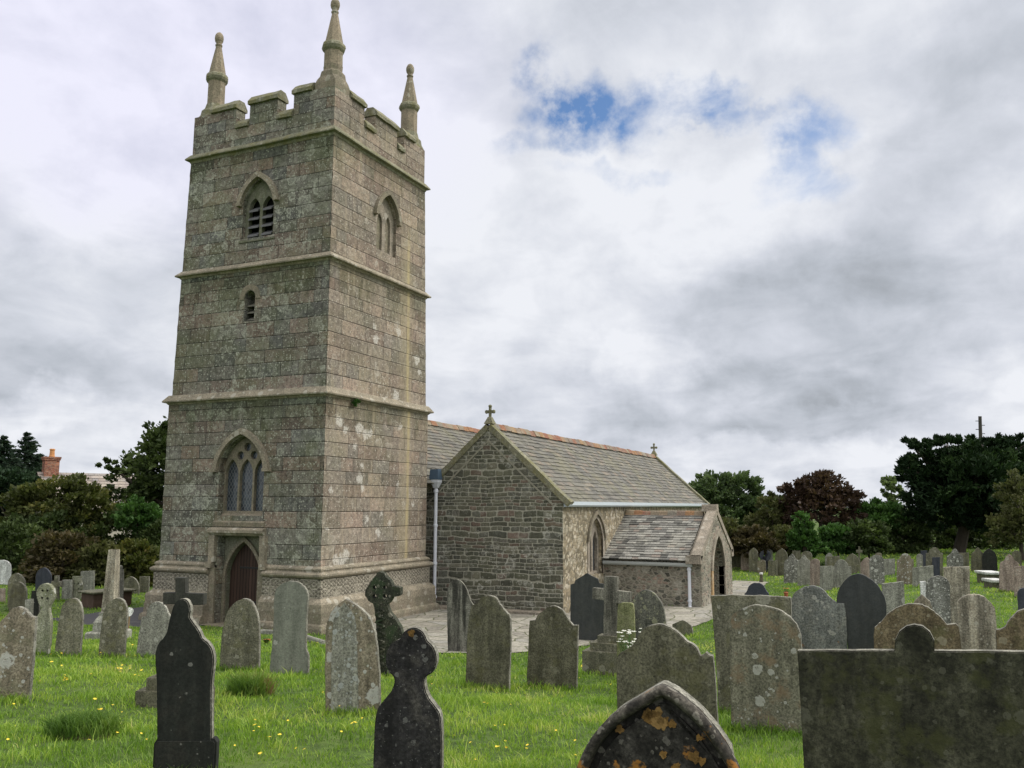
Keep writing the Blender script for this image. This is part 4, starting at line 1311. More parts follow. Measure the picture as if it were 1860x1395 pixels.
nroof = slates((5.85, 0.2, 4.4), (1, 0, 0), upn, Vector((0, -upn.z, upn.y)), 22.3, Vector((0, NYC - 0.2, NRZ - 4.4)).length, 0.215, 0.42, M_['slate'], 'nave_roof', None)
nb = MB()
nb.add([(5.85, NYC, NRZ), (28.1, NYC, NRZ), (28.1, 6.1, 4.3), (5.85, 6.1, 4.3)], [(0, 1, 2, 3)])
cpart(nb, 'rear_slope', M_['slate'], nroof)
ridge_tiles(5.9, 28, lambda x, y, z: (x, NYC + y, NRZ + 0.05 + z), 46, 0.11, nroof, M_['ridge'])

# rainwater hopper and pipe in the angle between tower and aisle
PX, PY = 6.72, 0.16
pp = MB()
pp.lathe(PX, PY, [(0.062, 0.25), (0.062, 4.25)], 12)
for z_ in (0.45, 1.6, 2.9, 4.1):
    pp.lathe(PX, PY, [(0.062, z_), (0.085, z_ + 0.01), (0.085, z_ + 0.09), (0.062, z_ + 0.10)], 12)
pp.tube((PX, PY, 0.30), (PX - 0.16, PY - 0.1, 0.14), 0.062, 0.065, 10)
opp = cpart(pp, 'downpipe', M_['pipe'])
hp = MB()
hp.ring([[(PX - s_, PY - s_, z_), (PX + s_, PY - s_, z_), (PX + s_, PY + s_, z_), (PX - s_, PY + s_, z_)] for s_, z_ in ((0.07, 4.26), (0.13, 4.42), (0.15, 4.46), (0.15, 4.55))])
cpart(hp, 'hopper', M_['pipe'], opp)
hp = MB()
hp.hexa([(PX - 0.16, PY - 0.17, 4.555), (PX + 0.14, PY - 0.17, 4.555), (PX + 0.14, PY + 0.2, 4.555), (PX - 0.16, PY + 0.2, 4.555)], [(PX - 0.10, PY - 0.12, 4.92), (PX + 0.14, PY - 0.12, 4.92), (PX + 0.14, PY + 0.2, 4.92), (PX - 0.10, PY + 0.2, 4.92)])
cpart(hp, 'lead_chute', M_['lead'], opp)
dp = MB()
dp.box(6.3, 6.88, -4.4, 0.9, -0.1, 0.22)
cpart(dp, 'gable_footing', M_['dressed_warm'])

# south porch
QX0, QX1, QXC, QY = 11.05, 16.45, 13.75, -8.2
QE, QR = 1.82, 3.34
pw = MB()
panel(pw, [(QY + 0.2, -0.2), (AY0 + 0.0, -0.2), (AY0, QE), (QY + 0.2, QE)], [], lambda u, v, d: (QX0 + d, u, v), [], (-1, 0, 0))
cpart(pw, 'porch_wall', M_['rubble_pale'])
pw = MB()
panel(pw, [(QY + 0.2, -0.2), (AY0, -0.2), (AY0, QE), (QY + 0.2, QE)], [], lambda u, v, d: (QX1 + d, u, v), [], (1, 0, 0))
cpart(pw, 'porch_wall', M_['rubble_pale'])
pg = MB()
parch = arch(QXC + 0.1, 1.05, -0.2, 1.35, 2.55, 8)
gout = [(QX0 - 0.04, -0.2), (QX0 - 0.04, QE + 0.05), (QXC, QR + 0.05), (QX1 + 0.04, QE + 0.05), (QX1 + 0.04, -0.2)] + parch[::-1]
panel(pg, gout, [], lambda u, v, d: (u, QY + d, v), [], (0, -1, 0))
panel(pg, gout, [], lambda u, v, d: (u, QY + 0.45 + d, v), [], (0, 1, 0))
n = len(parch)
pg.add([(u, QY, v) for u, v in parch] + [(u, QY + 0.45, v) for u, v in parch], [(i, i + 1, n + i + 1, n + i) for i in range(n - 1)])
pg.add([(QX0 - 0.04, QY, -0.2), (QX0 - 0.04, QY + 0.45, -0.2), (QX0 - 0.04, QY + 0.45, QE + 0.05), (QX0 - 0.04, QY, QE + 0.05)], [(3, 2, 1, 0)])
pg.add([(QX1 + 0.04, QY, -0.2), (QX1 + 0.04, QY + 0.45, -0.2), (QX1 + 0.04, QY + 0.45, QE + 0.05), (QX1 + 0.04, QY, QE + 0.05)], [(0, 1, 2, 3)])
ogp = cpart(pg, 'porch_gable', M_['rubble_pale'])
pa = MB()
arch_band(pa, arch(QXC + 0.1, 1.05, 1.3, 1.35, 2.55, 8), arch(QXC + 0.1, 1.32, 1.3, 1.35, 2.86, 8), lambda u, v, d: (u, QY + d, v), -0.06, 0.05)
cpart(pa, 'porch_arch', M_['dressed_warm'], ogp)
for s_ in (-1, 1):
    pj = MB()
    xj = QXC + 0.1 + s_ * 1.185
    for z_ in np.arange(-0.1, 1.25, 0.36):
        pj.box(xj - 0.135, xj + 0.135, QY - 0.05, QY + 0.2, z_, z_ + 0.345)
    cpart(pj, 'arch_jamb', M_['orange_stone'] if s_ < 0 else M_['dressed_warm'], ogp)
pd = MB()
vs, fs = cdt(arch(QXC + 0.1, 0.9, -0.1, 1.3, 2.3, 6), [])
pd.add([(u, AY0 - 0.03, v) for u, v in vs], fs)
cpart(pd, 'porch_door', M_['door'])
for s_ in (-1, 1):
    mb = MB()
    xe = QX0 if s_ < 0 else QX1
    d = Vector((QXC - xe, 0, QR - QE)).normalized()
    nn = Vector((s_ * (QR - QE), 0, abs(QXC - xe))).normalized()
    p = Vector((xe, QY - 0.04, QE)) - d * 0.16
    L = Vector((QXC - xe, 0, QR - QE)).length + 0.16
    rings = []
    for k in range(6):
        q = p + d * (L * k / 5)
        j = rnd.uniform(-0.012, 0.012)
        rings.append([q + nn * 0.02, q + Vector((0, 0.50, 0)) + nn * 0.02, q + Vector((0, 0.34, 0)) + nn * (0.24 + j), q + nn * (0.24 + j)])
    mb.ring(rings)
    mb.box(xe - 0.28 if s_ < 0 else xe - 0.1, xe + 0.1 if s_ < 0 else xe + 0.28, QY - 0.04, QY + 0.50, QE - 0.18, QE + 0.10)
    cpart(mb, 'porch_coping', M_['dressed_warm'])
ps = MB()
ps.ring([[(QXC - a, QY - 0.05, z_), (QXC + a, QY - 0.05, z_), (QXC + a, QY + 0.52, z_), (QXC - a, QY + 0.52, z_)] for a, z_ in ((0.22, QR + 0.12), (0.18, QR + 0.34), (0.15, QR + 0.40))])
cpart(ps, 'apex_stone', M_['dressed_warm'])
d = Vector((QXC - QX0, 0, QR - QE)).normalized()
L = Vector((QXC - QX0, 0, QR - QE)).length
pr = slates(Vector((QX0, AY0, QE)) - d * 0.2, (0, -1, 0), d, Vector((-d.z, 0, d.x)), -(QY + 0.48) + AY0, L + 0.2, 0.17, 0.30, M_['slate_porch'], 'porch_roof', None, 0.012)
nb = MB()
nb.add([(QXC, AY0, QR), (QXC, QY + 0.4, QR), (QX1 + 0.1, QY + 0.4, QE - 0.05), (QX1 + 0.1, AY0, QE - 0.05)], [(0, 1, 2, 3)])
cpart(nb, 'rear_slope', M_['slate_porch'], pr)
ridge_tiles(AY0 - 0.02, QY + 0.5, lambda x, y, z: (QXC + y, x, QR + 0.02 + z), 9, 0.10, pr, M_['ridge'])
gt = MB()
gt.ring([[(QX0 - 0.02 + q, y, QE - 0.22 + z_) for q, z_ in ((0.0, -0.07), (-0.16, -0.07), (-0.19, -0.02), (-0.19, 0.06), (-0.15, 0.06), (-0.13, 0.0), (0.0, 0.0))] for y in (AY0 - 0.02, -6, -7, QY + 0.3)])
cpart(gt, 'porch_gutter', M_['grey_gutter'])
pp = MB()
px_, py_ = QX0 - 0.10, QY + 0.42
pp.lathe(px_, py_, [(0.06, 0.12), (0.06, 1.62)], 10)
for z_ in (0.3, 1.4):
    pp.lathe(px_, py_, [(0.06, z_), (0.08, z_ + 0.01), (0.08, z_ + 0.08), (0.06, z_ + 0.09)], 10)
pp.tube((px_, py_, 0.16), (px_ - 0.14, py_ - 0.05, 0.06), 0.06, 0.062, 8)
cpart(pp, 'porch_downpipe', M_['pipe'])
# ------------------------------------------------------------------ gravestones
BASES = []          # foot lines, where the mower leaves longer grass


def smooth_outline(p, iters=2, limit=62):
    """rounds a polyline but keeps its sharp corners and its two feet"""
    for _ in range(iters):
        q = [p[0]]
        for i in range(1, len(p) - 1):
            a, b, c = Vector(p[i - 1]), Vector(p[i]), Vector(p[i + 1])
            if (b - a).length < 1e-6 or (c - b).length < 1e-6:
                continue
            ang = math.degrees((b - a).angle(c - b))
            if ang > limit or ang < 4:
                q.append(tuple(b))
            else:
                q += [tuple(b + (a - b) * 0.25), tuple(b + (c - b) * 0.25)]
        q.append(p[-1])
        p = q
    return p


class Plane:
    """upright plane standing on the ground, turned partly towards the viewer"""
    def __init__(s, B, f=0.45, psi=None):
        s.B = np.array(B, float)
        a = math.atan2(B[1] - CAM[1], B[0] - CAM[0])
        s.psi = a * f if psi is None else psi
        s.n = np.array([math.cos(s.psi), math.sin(s.psi), 0])
        s.t = np.array([math.sin(s.psi), -math.cos(s.psi), 0])

    def uv(s, px, py):
        d = ray(px, py)
        k = ((s.B - CAM) @ s.n) / (d @ s.n)
        P = CAM + d * k - s.B
        return float(P @ s.t), float(P[2])

    def place(s, o):
        o.location = s.B
        o.rotation_euler = (0, 0, s.psi - math.pi / 2)


def slab_mesh(name, outline, th, mat, holes=(), bev=0.010, y0=0.0, smooth=False, edge=None):
    """outline (u, v) extruded from y0 to y0 + th, with softened edges"""
    bm = bmesh.new()
    vs, fs = cdt(outline, [list(h) for h in holes]) if holes else (outline, [tuple(range(len(outline)))])
    fv = [bm.verts.new((u, y0, v)) for u, v in vs]
    bv = [bm.verts.new((u, y0 + th, v)) for u, v in vs]
    cnt = {}
    for f in fs:
        area = sum(vs[f[i]][0] * vs[f[(i + 1) % len(f)]][1] - vs[f[(i + 1) % len(f)]][0] * vs[f[i]][1] for i in range(len(f)))
        g = f if area > 0 else tuple(reversed(f))
        bm.faces.new([fv[i] for i in g])
        bm.faces.new([bv[i] for i in reversed(g)])
        for i in range(len(g)):
            cnt[(g[i], g[(i + 1) % len(g)])] = 1
    for (a, b) in list(cnt):
        if (b, a) not in cnt:
            bm.faces.new([fv[b], fv[a], bv[a], bv[b]])
    bm.normal_update()
    if bev:
        ed = [e for e in bm.edges if len(e.link_faces) == 2 and e.calc_face_angle(0) > 1.2 and abs(e.verts[0].co.y - e.verts[1].co.y) < 1e-5]
        try:
            bmesh.ops.bevel(bm, geom=ed, offset=bev, segments=2, affect='EDGES', clamp_overlap=True)
        except Exception:
            pass
    bmesh.ops.recalc_face_normals(bm, faces=bm.faces)
    me = bpy.data.meshes.new(name)
    bm.to_mesh(me)
    bm.free()
    me.materials.append(mat)
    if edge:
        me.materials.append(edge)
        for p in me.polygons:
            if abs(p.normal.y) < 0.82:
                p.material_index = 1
    o = bpy.data.objects.new(name, me)
    COL.objects.link(o)
    return o


def wear(p, amt, seed):
    r_ = random.Random(seed)
    q = []
    for i in range(len(p) - 1):
        a, b = Vector(p[i]), Vector(p[i + 1])
        n = max(1, int((b - a).length / 0.07))
        for k in range(n):
            c = a + (b - a) * k / n
            j = amt if (0 < i or k) else 0
            q.append((c.x + r_.uniform(-j, j), c.y + r_.uniform(-j, j)))
    q.append(p[-1])
    return q


def stone(label, pts, mat, name='headstone', cat='headstone', depth=None, th=0.09, f=0.45, psi=None, holes=(), group='headstones in the churchyard', bev=0.009,
          sm=True, base=None, worn=0.004):
    """pts: outline as seen in the photograph, from the left foot over the top to the right foot"""
    bx = (pts[0][0] + pts[-1][0]) / 2
    by = max(pts[0][1], pts[-1][1]) if base is None else base
    B = at_depth(bx, depth) if depth else on_ground(bx, by)
    pl = Plane(B, f, psi)
    uv = [pl.uv(*p) for p in pts]
    uv[0] = (uv[0][0], -0.22)
    uv[-1] = (uv[-1][0], -0.22)
    if sm:
        uv = smooth_outline(uv)
    if worn:
        uv = wear(uv, worn, len(label) + int(pts[0][0]))
    hs = [[pl.uv(*p) for p in h] for h in holes]
    dressed = mat.name in ('dark_algae_slab', 'black_stone_orange_lichen', 'blackened_granite', 'dull_black_slate', 'olive_grey_slate', 'grey_green_slate', 'smooth_grey_slate', 'lichened_brown_stone', 'mossy_brown_stone', 'spotted_rusty_slate', 'streaked_slate')  # slabs whose sides get the paler material, partly painted-in edge light
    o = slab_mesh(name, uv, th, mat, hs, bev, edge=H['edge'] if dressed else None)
    pl.place(o)
    tag(o, label, cat, group)
    o['_pl'] = 0
    del o['_pl']
    a, b = pl.B + pl.t * uv[0][0], pl.B + pl.t * uv[-1][0]
    BASES.append((a[0], a[1], b[0], b[1], th))
    return o, pl


def circ(x, y, r_, n=10, ry=None):
    return [(x + r_ * math.cos(2 * math.pi * i / n), y + (ry or r_) * math.sin(2 * math.pi * i / n)) for i in range(n)]


def child(o, uv, th, mat, name, y0, bev=0.006, holes=()):
    c = slab_mesh(name, uv, th, mat, holes, bev, y0)
    c.parent = o
    return c


def outl(kind, x0, x1, yt, yb):
    """common headstone heads, in picture units"""
    w, h, c = x1 - x0, yb - yt, (x0 + x1) / 2
    L = lambda *q: [(x0, yb)] + [(x0 + a * w, yt + b * w) for a, b in q] + [(x1, yb)]
    if kind == 'flat':
        return L((0, 0.03), (1, 0))
    if kind == 'slant':
        return L((0.02, 0.12), (1, 0))
    if kind == 'round':
        return L(*[(0.5 - 0.5 * math.cos(math.pi * i / 8), 0.42 - 0.42 * math.sin(math.pi * i / 8)) for i in range(9)])
    if kind == 'low':
        return L(*[(0.5 - 0.5 * math.cos(math.pi * i / 6), 0.22 - 0.22 * math.sin(math.pi * i / 6)) for i in range(7)])
    if kind == 'gothic':
        return L((0, 0.62), (0.06, 0.40), (0.2, 0.18), (0.5, 0), (0.8, 0.18), (0.94, 0.40), (1, 0.62))
    if kind == 'peak':
        return L((0, 0.45), (0.5, 0), (1, 0.45))
    if kind == 'shoulder':
        return L((0, 0.36), (0.16, 0.34), (0.17, 0.24), (0.3, 0.06), (0.5, 0), (0.7, 0.06), (0.83, 0.24), (0.84, 0.34), (1, 0.36))
    if kind == 'ogee':
        return L((0, 0.52), (0.10, 0.40), (0.24, 0.34), (0.34, 0.12), (0.5, 0), (0.66, 0.12), (0.76, 0.34), (0.90, 0.40), (1, 0.52))
    if kind == 'keyhole':
        k = [(0.42, 1.0)] + [(0.5 + 0.5 * math.sin(a), 0.5 + 0.5 * math.cos(a)) for a in [math.radians(200 + 320 * i / 12) for i in range(13)]] + [(0.58, 1.0)]
        return [(x0 + 0.42 * w, yb)] + [(x0 + a * w, yt + b * w) for a, b in k[::1]] + [(x0 + 0.58 * w, yb)]
    raise ValueError(kind)


# --- foreground
o, pl = stone('large dark slab with a small round knob on its flat top, nearest at the right', [(1468, 1420), (1448, 1186), (1448, 1181.5), (1624, 1182), (1626, 1163), (1634, 1147), (1646, 1138), (1661, 1135), (1677, 1138), (1689, 1148), (1697, 1164), (1698, 1182.5), (1878, 1184), (1880, 1420)],
              H['darkmoss'], depth=4.7, th=0.07, f=0.5, sm=False, worn=0.0015, bev=0.006)
o, pl = stone('near black pointed gravestone with moulded rim and orange lichen, cut off by the lower edge', [(1042, 1410), (1050, 1392), (1064, 1357), (1088, 1320), (1125, 1286), (1165, 1263), (1190, 1247), (1203, 1241), (1216, 1247), (1240, 1261), (1281, 1297), (1312, 1337), (1337, 1376), (1352, 1410)],
              H['orange'], depth=4.0, th=0.10, f=0.45, worn=0.001)
uvo = smooth_outline([pl.uv(*p) for p in [(1042, 1410), (1050, 1392), (1064, 1357), (1088, 1320), (1125, 1286), (1165, 1263), (1190, 1247), (1203, 1241), (1216, 1247), (1240, 1261), (1281, 1297), (1312, 1337), (1337, 1376), (1352, 1410)]], 2)


def inset(poly, d):
    out = []
    for i, p in enumerate(poly):
        a = Vector(poly[max(0, i - 1)])
        b = Vector(poly[min(len(poly) - 1, i + 1)])
        t = (b - a).normalized()
        out.append((p[0] + t.y * d, p[1] - t.x * d))
    return out


mb = MB()
sec = [(0.0, 0.0), (0.0, -0.035), (0.010, -0.050), (0.026, -0.055), (0.040, -0.046), (0.047, -0.028), (0.050, 0.0)]
rings = []
pu = [p for p in uvo]
pu[0] = (pu[0][0] - 0.02, pu[0][1] - 0.25)
pu[-1] = (pu[-1][0] + 0.02, pu[-1][1] - 0.25)
offs = [inset(pu, q) for q, _ in sec]
for i in range(len(pu)):
    rings.append([(offs[k][i][0], y_, offs[k][i][1]) for k, (q, y_) in enumerate(sec)])
mb.ring(rings)
c = mb.build('moulding', H['orange_rim'], o, True)
fld = inset(pu, 0.082)
child(o, fld, 0.03, H['orange'], 'raised_field', -0.020, 0.012)

OL = mould_mat('orange_lichen_crust', (0.19, 0.105, 0.028), (0.085, 0.052, 0.02), (0.27, 0.17, 0.065), 0.65)


def crust(o, pl, px, py, rpx, y0, mat=OL):
    """a thin irregular lichen crust on the face of a stone"""
    g = random.Random(int(px * 7 + py))
    c = pl.uv(px, py)
    e = pl.uv(px + rpx, py)
    r_ = abs(e[0] - c[0])
    poly = []
    for t in range(26):
        a = 2 * math.pi * t / 26
        q = r_ * (1 + 0.16 * math.sin(3 * a + px) + 0.12 * math.sin(5 * a + py) + g.uniform(-0.16, 0.16))
        poly.append((c[0] + q * math.cos(a), c[1] + q * math.sin(a)))
    return child(o, poly, 0.004, mat, 'lichen_patch', y0, 0.0)


for px_l, py_l, r_l in ((1192, 1303, 21), (1178, 1296, 12), (1206, 1310, 13), (1127, 1322, 9), (1222, 1313, 9), (1262, 1372, 13), (1276, 1380, 9), (1206, 1368, 8), (1230, 1392, 10), (1271, 1338, 7)):
    crust(o, pl, px_l, py_l, r_l * 0.8, -0.0238)

D6 = [(678, 1420), (678, 1380), (680, 1311), (685.6, 1286), (697, 1272), (709.7, 1257.6), (716.7, 1240.6), (715, 1229), (704, 1219), (699, 1198), (704, 1177), (716, 1165), (728, 1161), (731, 1150), (742, 1141.5), (756, 1140), (770, 1149), (775, 1164), (786, 1173), (792, 1187), (793.5, 1204), (786, 1223), (771, 1230), (770, 1243), (776, 1266), (793, 1286), (802, 1303), (802, 1380), (803, 1420)]
o, pl = stone('blackened gravestone with a trefoil head and narrow neck', D6, H['nearblack'], depth=7.0, th=0.11, f=0.6, worn=0.001)
crust(o, pl, 747, 1150, 6, -0.004)

D1 = [(286, 1420), (285, 1335), (284, 1240), (282, 1207), (281, 1188), (286, 1170), (297, 1159), (303, 1148), (306, 1132), (311, 1112), (316, 1097), (324, 1089), (335, 1087.5), (341, 1092), (345, 1101), (346, 1112), (343, 1120), (352, 1133), (362, 1146), (367, 1160), (378, 1168), (386, 1180), (389, 1200), (386, 1226), (384, 1240), (384, 1335), (386, 1420)]
o, pl = stone('tall dull black scrolled gravestone standing on a plinth, nearest on the left', D1, H['dullblack'], depth=7.2, th=0.085, f=0.62, worn=0.001)
a, b = pl.uv(280, 1343), pl.uv(394, 1343)
child(o, [(a[0], -0.2), (a[0], a[1] - 0.03), (a[0] + 0.02, a[1]), (b[0] - 0.02, a[1]), (b[0], a[1] - 0.03), (b[0], -0.2)], 0.11, H['dullblack'], 'plinth', -0.011, 0.015)

o, pl = stone('plain dark stone cross on a stepped base, mostly behind the black scrolled gravestone', [(312, 1270), (317, 1200), (317.5, 1098), (296, 1098), (296, 1077), (318, 1077), (318, 1049), (335, 1050), (335, 1077), (369, 1078), (368, 1099), (335, 1099), (335.5, 1200), (341, 1270)],
              H['greygreen'] if False else head_mat('dark_cross_stone', [(0.028, 0.029, 0.024), (0.045, 0.046, 0.038), (0.065, 0.063, 0.052)], speck=0.25), name='stone_cross', cat='cross', sm=False, base=1285, th=0.13, f=0.5, group='stone crosses in the churchyard')
for i, (hw, y0_, y1_) in enumerate(((64, 1300, 1254), (45, 1254, 1231), (28, 1231, 1208))):
    u0, v0 = pl.uv(314 - hw, y0_)
    u1, v1 = pl.uv(314 + hw, y1_)
    c = child(o, [(u0, v0 if i else -0.2), (u0, v1), (u1, v1), (u1, v0 if i else -0.2)], 0.13 + 0.07 * (3 - i), H['scroll'], 'step', -0.035 * (3 - i), 0.01)

o, pl = stone('brown headstone with pale lichen crust and a carved pointed arch', [(592, 1297), (590, 1200), (591, 1145), (596, 1122), (609, 1101), (627, 1088), (646, 1099), (662, 1112), (674, 1127), (683, 1160), (688, 1230), (690, 1295)], H['lichen'], th=0.10, f=0.55)
lr = [pl.uv(*p) for p in [(601, 1302), (603, 1135), (611, 1112), (626, 1094), (642, 1112), (648, 1135), (652, 1302)]]
child(o, smooth_outline(lr), 0.02, head_mat('pale_lancet_stone', [(0.17, 0.17, 0.135), (0.24, 0.24, 0.20), (0.33, 0.335, 0.31)], spot=((0.40, 0.42, 0.40), 0.95, 5.0, 0.6)), 'lancet_relief', -0.008, 0.006)

stone('smooth grey-green headstone leaning left with a diagonal crack, in front of the tower', [(487, 1212), (497, 1140), (497, 1085), (503, 1066), (516, 1058), (530, 1055), (545, 1059), (556, 1070), (560, 1085), (556, 1115), (556, 1150), (554, 1180), (561, 1190), (559, 1230)], H['smooth'], f=0.6, th=0.10)
stone('mossy round-topped headstone right of the tower door', [(398, 1218), (402, 1150), (411, 1112), (424, 1095), (443, 1086), (456, 1092), (466, 1110), (471, 1145), (470, 1214)], H['greygreen'], f=0.55, th=0.11)

D5 = [(688, 1232), (687, 1180), (684, 1150), (681, 1113), (679, 1098), (672, 1094), (667, 1088), (662, 1080), (664, 1070), (669, 1064), (674, 1054), (682, 1047), (684, 1040), (690, 1038), (697, 1041), (699, 1047), (709, 1055), (713, 1066), (720, 1065), (727, 1068), (727, 1081), (720, 1084), (713, 1084), (709, 1092), (703, 1098), (707, 1113), (718, 1125), (728, 1140), (733, 1165), (734, 1232)]
o, pl = stone('dark carved ringed cross with green knotwork shaft', D5, H['celtic'], name='celtic_cross', cat='cross', th=0.16, f=0.5, holes=[circ(680, 1067, 3.6), circ(699, 1067, 3.6), circ(680, 1083, 3.6), circ(699, 1083, 3.6)], group='ringed crosses in the churchyard', worn=0.006)
mb = MB()
ring_k = []
for k in range(60):
    t = k / 59
    u, v = pl.uv(690 + 7.5 * math.sin(k * 0.85), 1106 + t * 112)
    ring_k.append([(u + 0.022 * math.cos(a), -0.004 + 0.022 * math.sin(a), v + 0.012 * math.sin(a * 2)) for a in np.linspace(0, 2 * math.pi, 7)[:-1]])
mb.ring(ring_k)
mb.build('knotwork', H['celtic'], o)

stone('tall streaked grey slate with a one-sided curved shoulder, beside the paved path', [(814, 1185), (811, 1080), (815, 1060), (826, 1052), (836, 1054), (846, 1066), (852, 1085), (858, 1098), (864, 1100), (862, 1185)], head_mat('streaked_slate', [(0.09, 0.088, 0.075), (0.14, 0.135, 0.115), (0.185, 0.18, 0.155)], streak=0.75), f=0.5, th=0.09)
stone('olive grey slate with a stepped bell head, left of its shorter twin in mid lawn', [(845, 1251), (848, 1141), (855, 1104), (857, 1099), (868, 1096), (870, 1088), (882, 1082), (893, 1082), (902, 1087), (906, 1096), (913, 1105), (920, 1113), (927, 1119), (927, 1158), (923, 1249)], H['scroll'], f=0.3, th=0.09)
stone('shorter olive grey slate with round head and notched shoulders, in mid lawn', [(955, 1251), (961, 1133), (962, 1127), (972, 1127), (975, 1118), (984, 1111), (995, 1102), (1005, 1100), (1016, 1104), (1024, 1111), (1032, 1125), (1038, 1133), (1040, 1136), (1050, 1136), (1049, 1160), (1046, 1251)], H['scroll'], f=0.3, th=0.09)
stone('smooth black slate headstone with a peaked top behind the stone cross', [(1036, 1164), (1036, 1062), (1043, 1060), (1045, 1054), (1066, 1041), (1086, 1052), (1088, 1059), (1096, 1061), (1098, 1163)], H['black'], sm=False, f=0.3, th=0.08)
o, pl = stone('grey stone cross with square arms on a stepped base', [(1095, 1200), (1096, 1150), (1097, 1091), (1076, 1088), (1076, 1068), (1097, 1070), (1097, 1047), (1120, 1048), (1120, 1073), (1144, 1076), (1144, 1098), (1120, 1096), (1120, 1150), (1121, 1200)], head_mat('grey_cross_stone', [(0.10, 0.10, 0.08), (0.165, 0.16, 0.13), (0.215, 0.205, 0.17)], streak=0.6), name='stone_cross', cat='cross', sm=False, base=1224, th=0.16, f=0.2, group='stone crosses in the churchyard')
for i, (x0, x1, y0_, y1_) in enumerate(((1064, 1146, 1230, 1184), (1076, 1138, 1184, 1169), (1087, 1129, 1169, 1156))):
    u0, v0 = pl.uv(x0, y0_)
    u1, v1 = pl.uv(x1, y1_)
    child(o, [(u0, v0 if i else -0.2), (u0, v1), (u1, v1), (u1, v0 if i else -0.2)], 0.16 + 0.16 * (3 - i), H['greygreen'], 'step', -0.08 * (3 - i), 0.01)
stone('short moss-green headstone just right of the stepped stone cross', [(1120, 1178), (1120, 1100), (1127, 1095), (1146, 1095), (1152, 1100), (1152, 1178)], H['mossy'], f=0.3, th=0.1, depth=15.5)
stone('round-topped headstone blotched black and green, by the aisle wall', [(1145, 1165), (1146, 1098), (1153, 1082), (1167, 1071), (1180, 1072), (1192, 1081), (1203, 1098), (1209, 1125), (1211, 1165)], H['speckled'] if False else head_mat('blotched_stone', [(0.05, 0.052, 0.045), (0.12, 0.12, 0.10), (0.20, 0.20, 0.15)], spot=((0.27, 0.27, 0.18), 0.9, 5.5, 0.55)), f=0.3, th=0.11, depth=16)
stone('small low grey headstone with a blunt peak, alone on the grass by the path', [(1221, 1157), (1221, 1134), (1230, 1130), (1241, 1126), (1250, 1132), (1258, 1139), (1259, 1157)], H['greygreen'], f=0.2, th=0.1)

D15 = [(1123, 1330), (1120, 1240), (1118, 1200), (1124, 1187), (1138, 1180), (1150, 1172), (1158, 1156), (1168, 1142), (1187, 1134), (1203, 1134), (1220, 1141), (1235, 1152), (1247, 1166), (1262, 1172), (1268, 1184), (1271, 1192), (1279, 1189), (1282, 1185), (1287, 1190), (1294, 1192), (1298, 1226), (1308, 1330)]
stone('broad olive grey slate with scrolled shoulders behind the orange-lichened pointed gravestone', D15, H['scroll'], depth=7.6, th=0.085, f=0.3, worn=0.0015)

stone('wide lichened slab with a square left corner behind the white-spotted round headstone', [(1306, 1252), (1298, 1170), (1291, 1083), (1330, 1081), (1380, 1082), (1436, 1085), (1440, 1180), (1440, 1250)], H['greygreen'], sm=False, f=0.2, th=0.10, depth=11.2)
stone('broad round-headed headstone with white lichen spots and rusty streaks', [(1329, 1326), (1325, 1200), (1324, 1125), (1340, 1109), (1360, 1101), (1380, 1099), (1402, 1103), (1424, 1112), (1442, 1127), (1453, 1147), (1456, 1170), (1458, 1250), (1460, 1329)], head_mat('spotted_rusty_slate', [(0.095, 0.092, 0.066), (0.15, 0.145, 0.105), (0.19, 0.18, 0.135)], spot=((0.42, 0.42, 0.37), 0.95, 5.2, 0.22), moss=(0.215, 0.145, 0.085, 0.55)), f=0.2, th=0.10)
stone('blue-grey lichened headstone with rounded head, left of the tall black pointed one', [(1433, 1215), (1434, 1095), (1442, 1075), (1462, 1065), (1482, 1064), (1496, 1072), (1506, 1085), (1520, 1096), (1533, 1096), (1537, 1115), (1539, 1215)], H['bluegrey'], f=0.15, th=0.1, depth=12.2)
stone('tall black pointed headstone with a waist, at the right of the churchyard', [(1541, 1230), (1538, 1137), (1530, 1120), (1521, 1100), (1519, 1085), (1525, 1066), (1541, 1048), (1557, 1040.5), (1575, 1047), (1597, 1065), (1609, 1090), (1611, 1112), (1607, 1126), (1598, 1137), (1587, 1143), (1588, 1230)], H['black'], f=0.15, th=0.08, depth=12.0)
stone('small black headstone with a round top peeping over the wide lichened slab', [(1349, 1140), (1350, 1082), (1357, 1073), (1360, 1064), (1368, 1059), (1380, 1059), (1388, 1065), (1391, 1073), (1399, 1081), (1400, 1140)], H['navy'], f=0.15, th=0.08, depth=17)
stone('brown mossy headstone with a broad round head, behind the knobbed slab', [(1584, 1240), (1585, 1143), (1596, 1134), (1603, 1126), (1618, 1110), (1641, 1098), (1666, 1096), (1688, 1104), (1708, 1121), (1720, 1136), (1737, 1133), (1745, 1143), (1746, 1240)], H['brown'], f=0.1, th=0.11, depth=9.3)
stone('pale rough-grained headstone with sloping shoulders beside the brown round one', [(1741, 1215), (1740, 1125), (1736, 1096), (1748, 1084), (1768, 1079), (1785, 1082), (1801, 1095), (1810, 1110), (1811, 1215)], H['pale'], f=0.1, th=0.12, depth=11.5)
stone('brown headstone with stepped round head cut off by the right edge', [(1808, 1240), (1809, 1144), (1824, 1143), (1830, 1132), (1838, 1122), (1850, 1110), (1866, 1105), (1884, 1110), (1896, 1124), (1905, 1143), (1918, 1145), (1920, 1240)], H['brown'], f=0.1, th=0.11, depth=9.6)

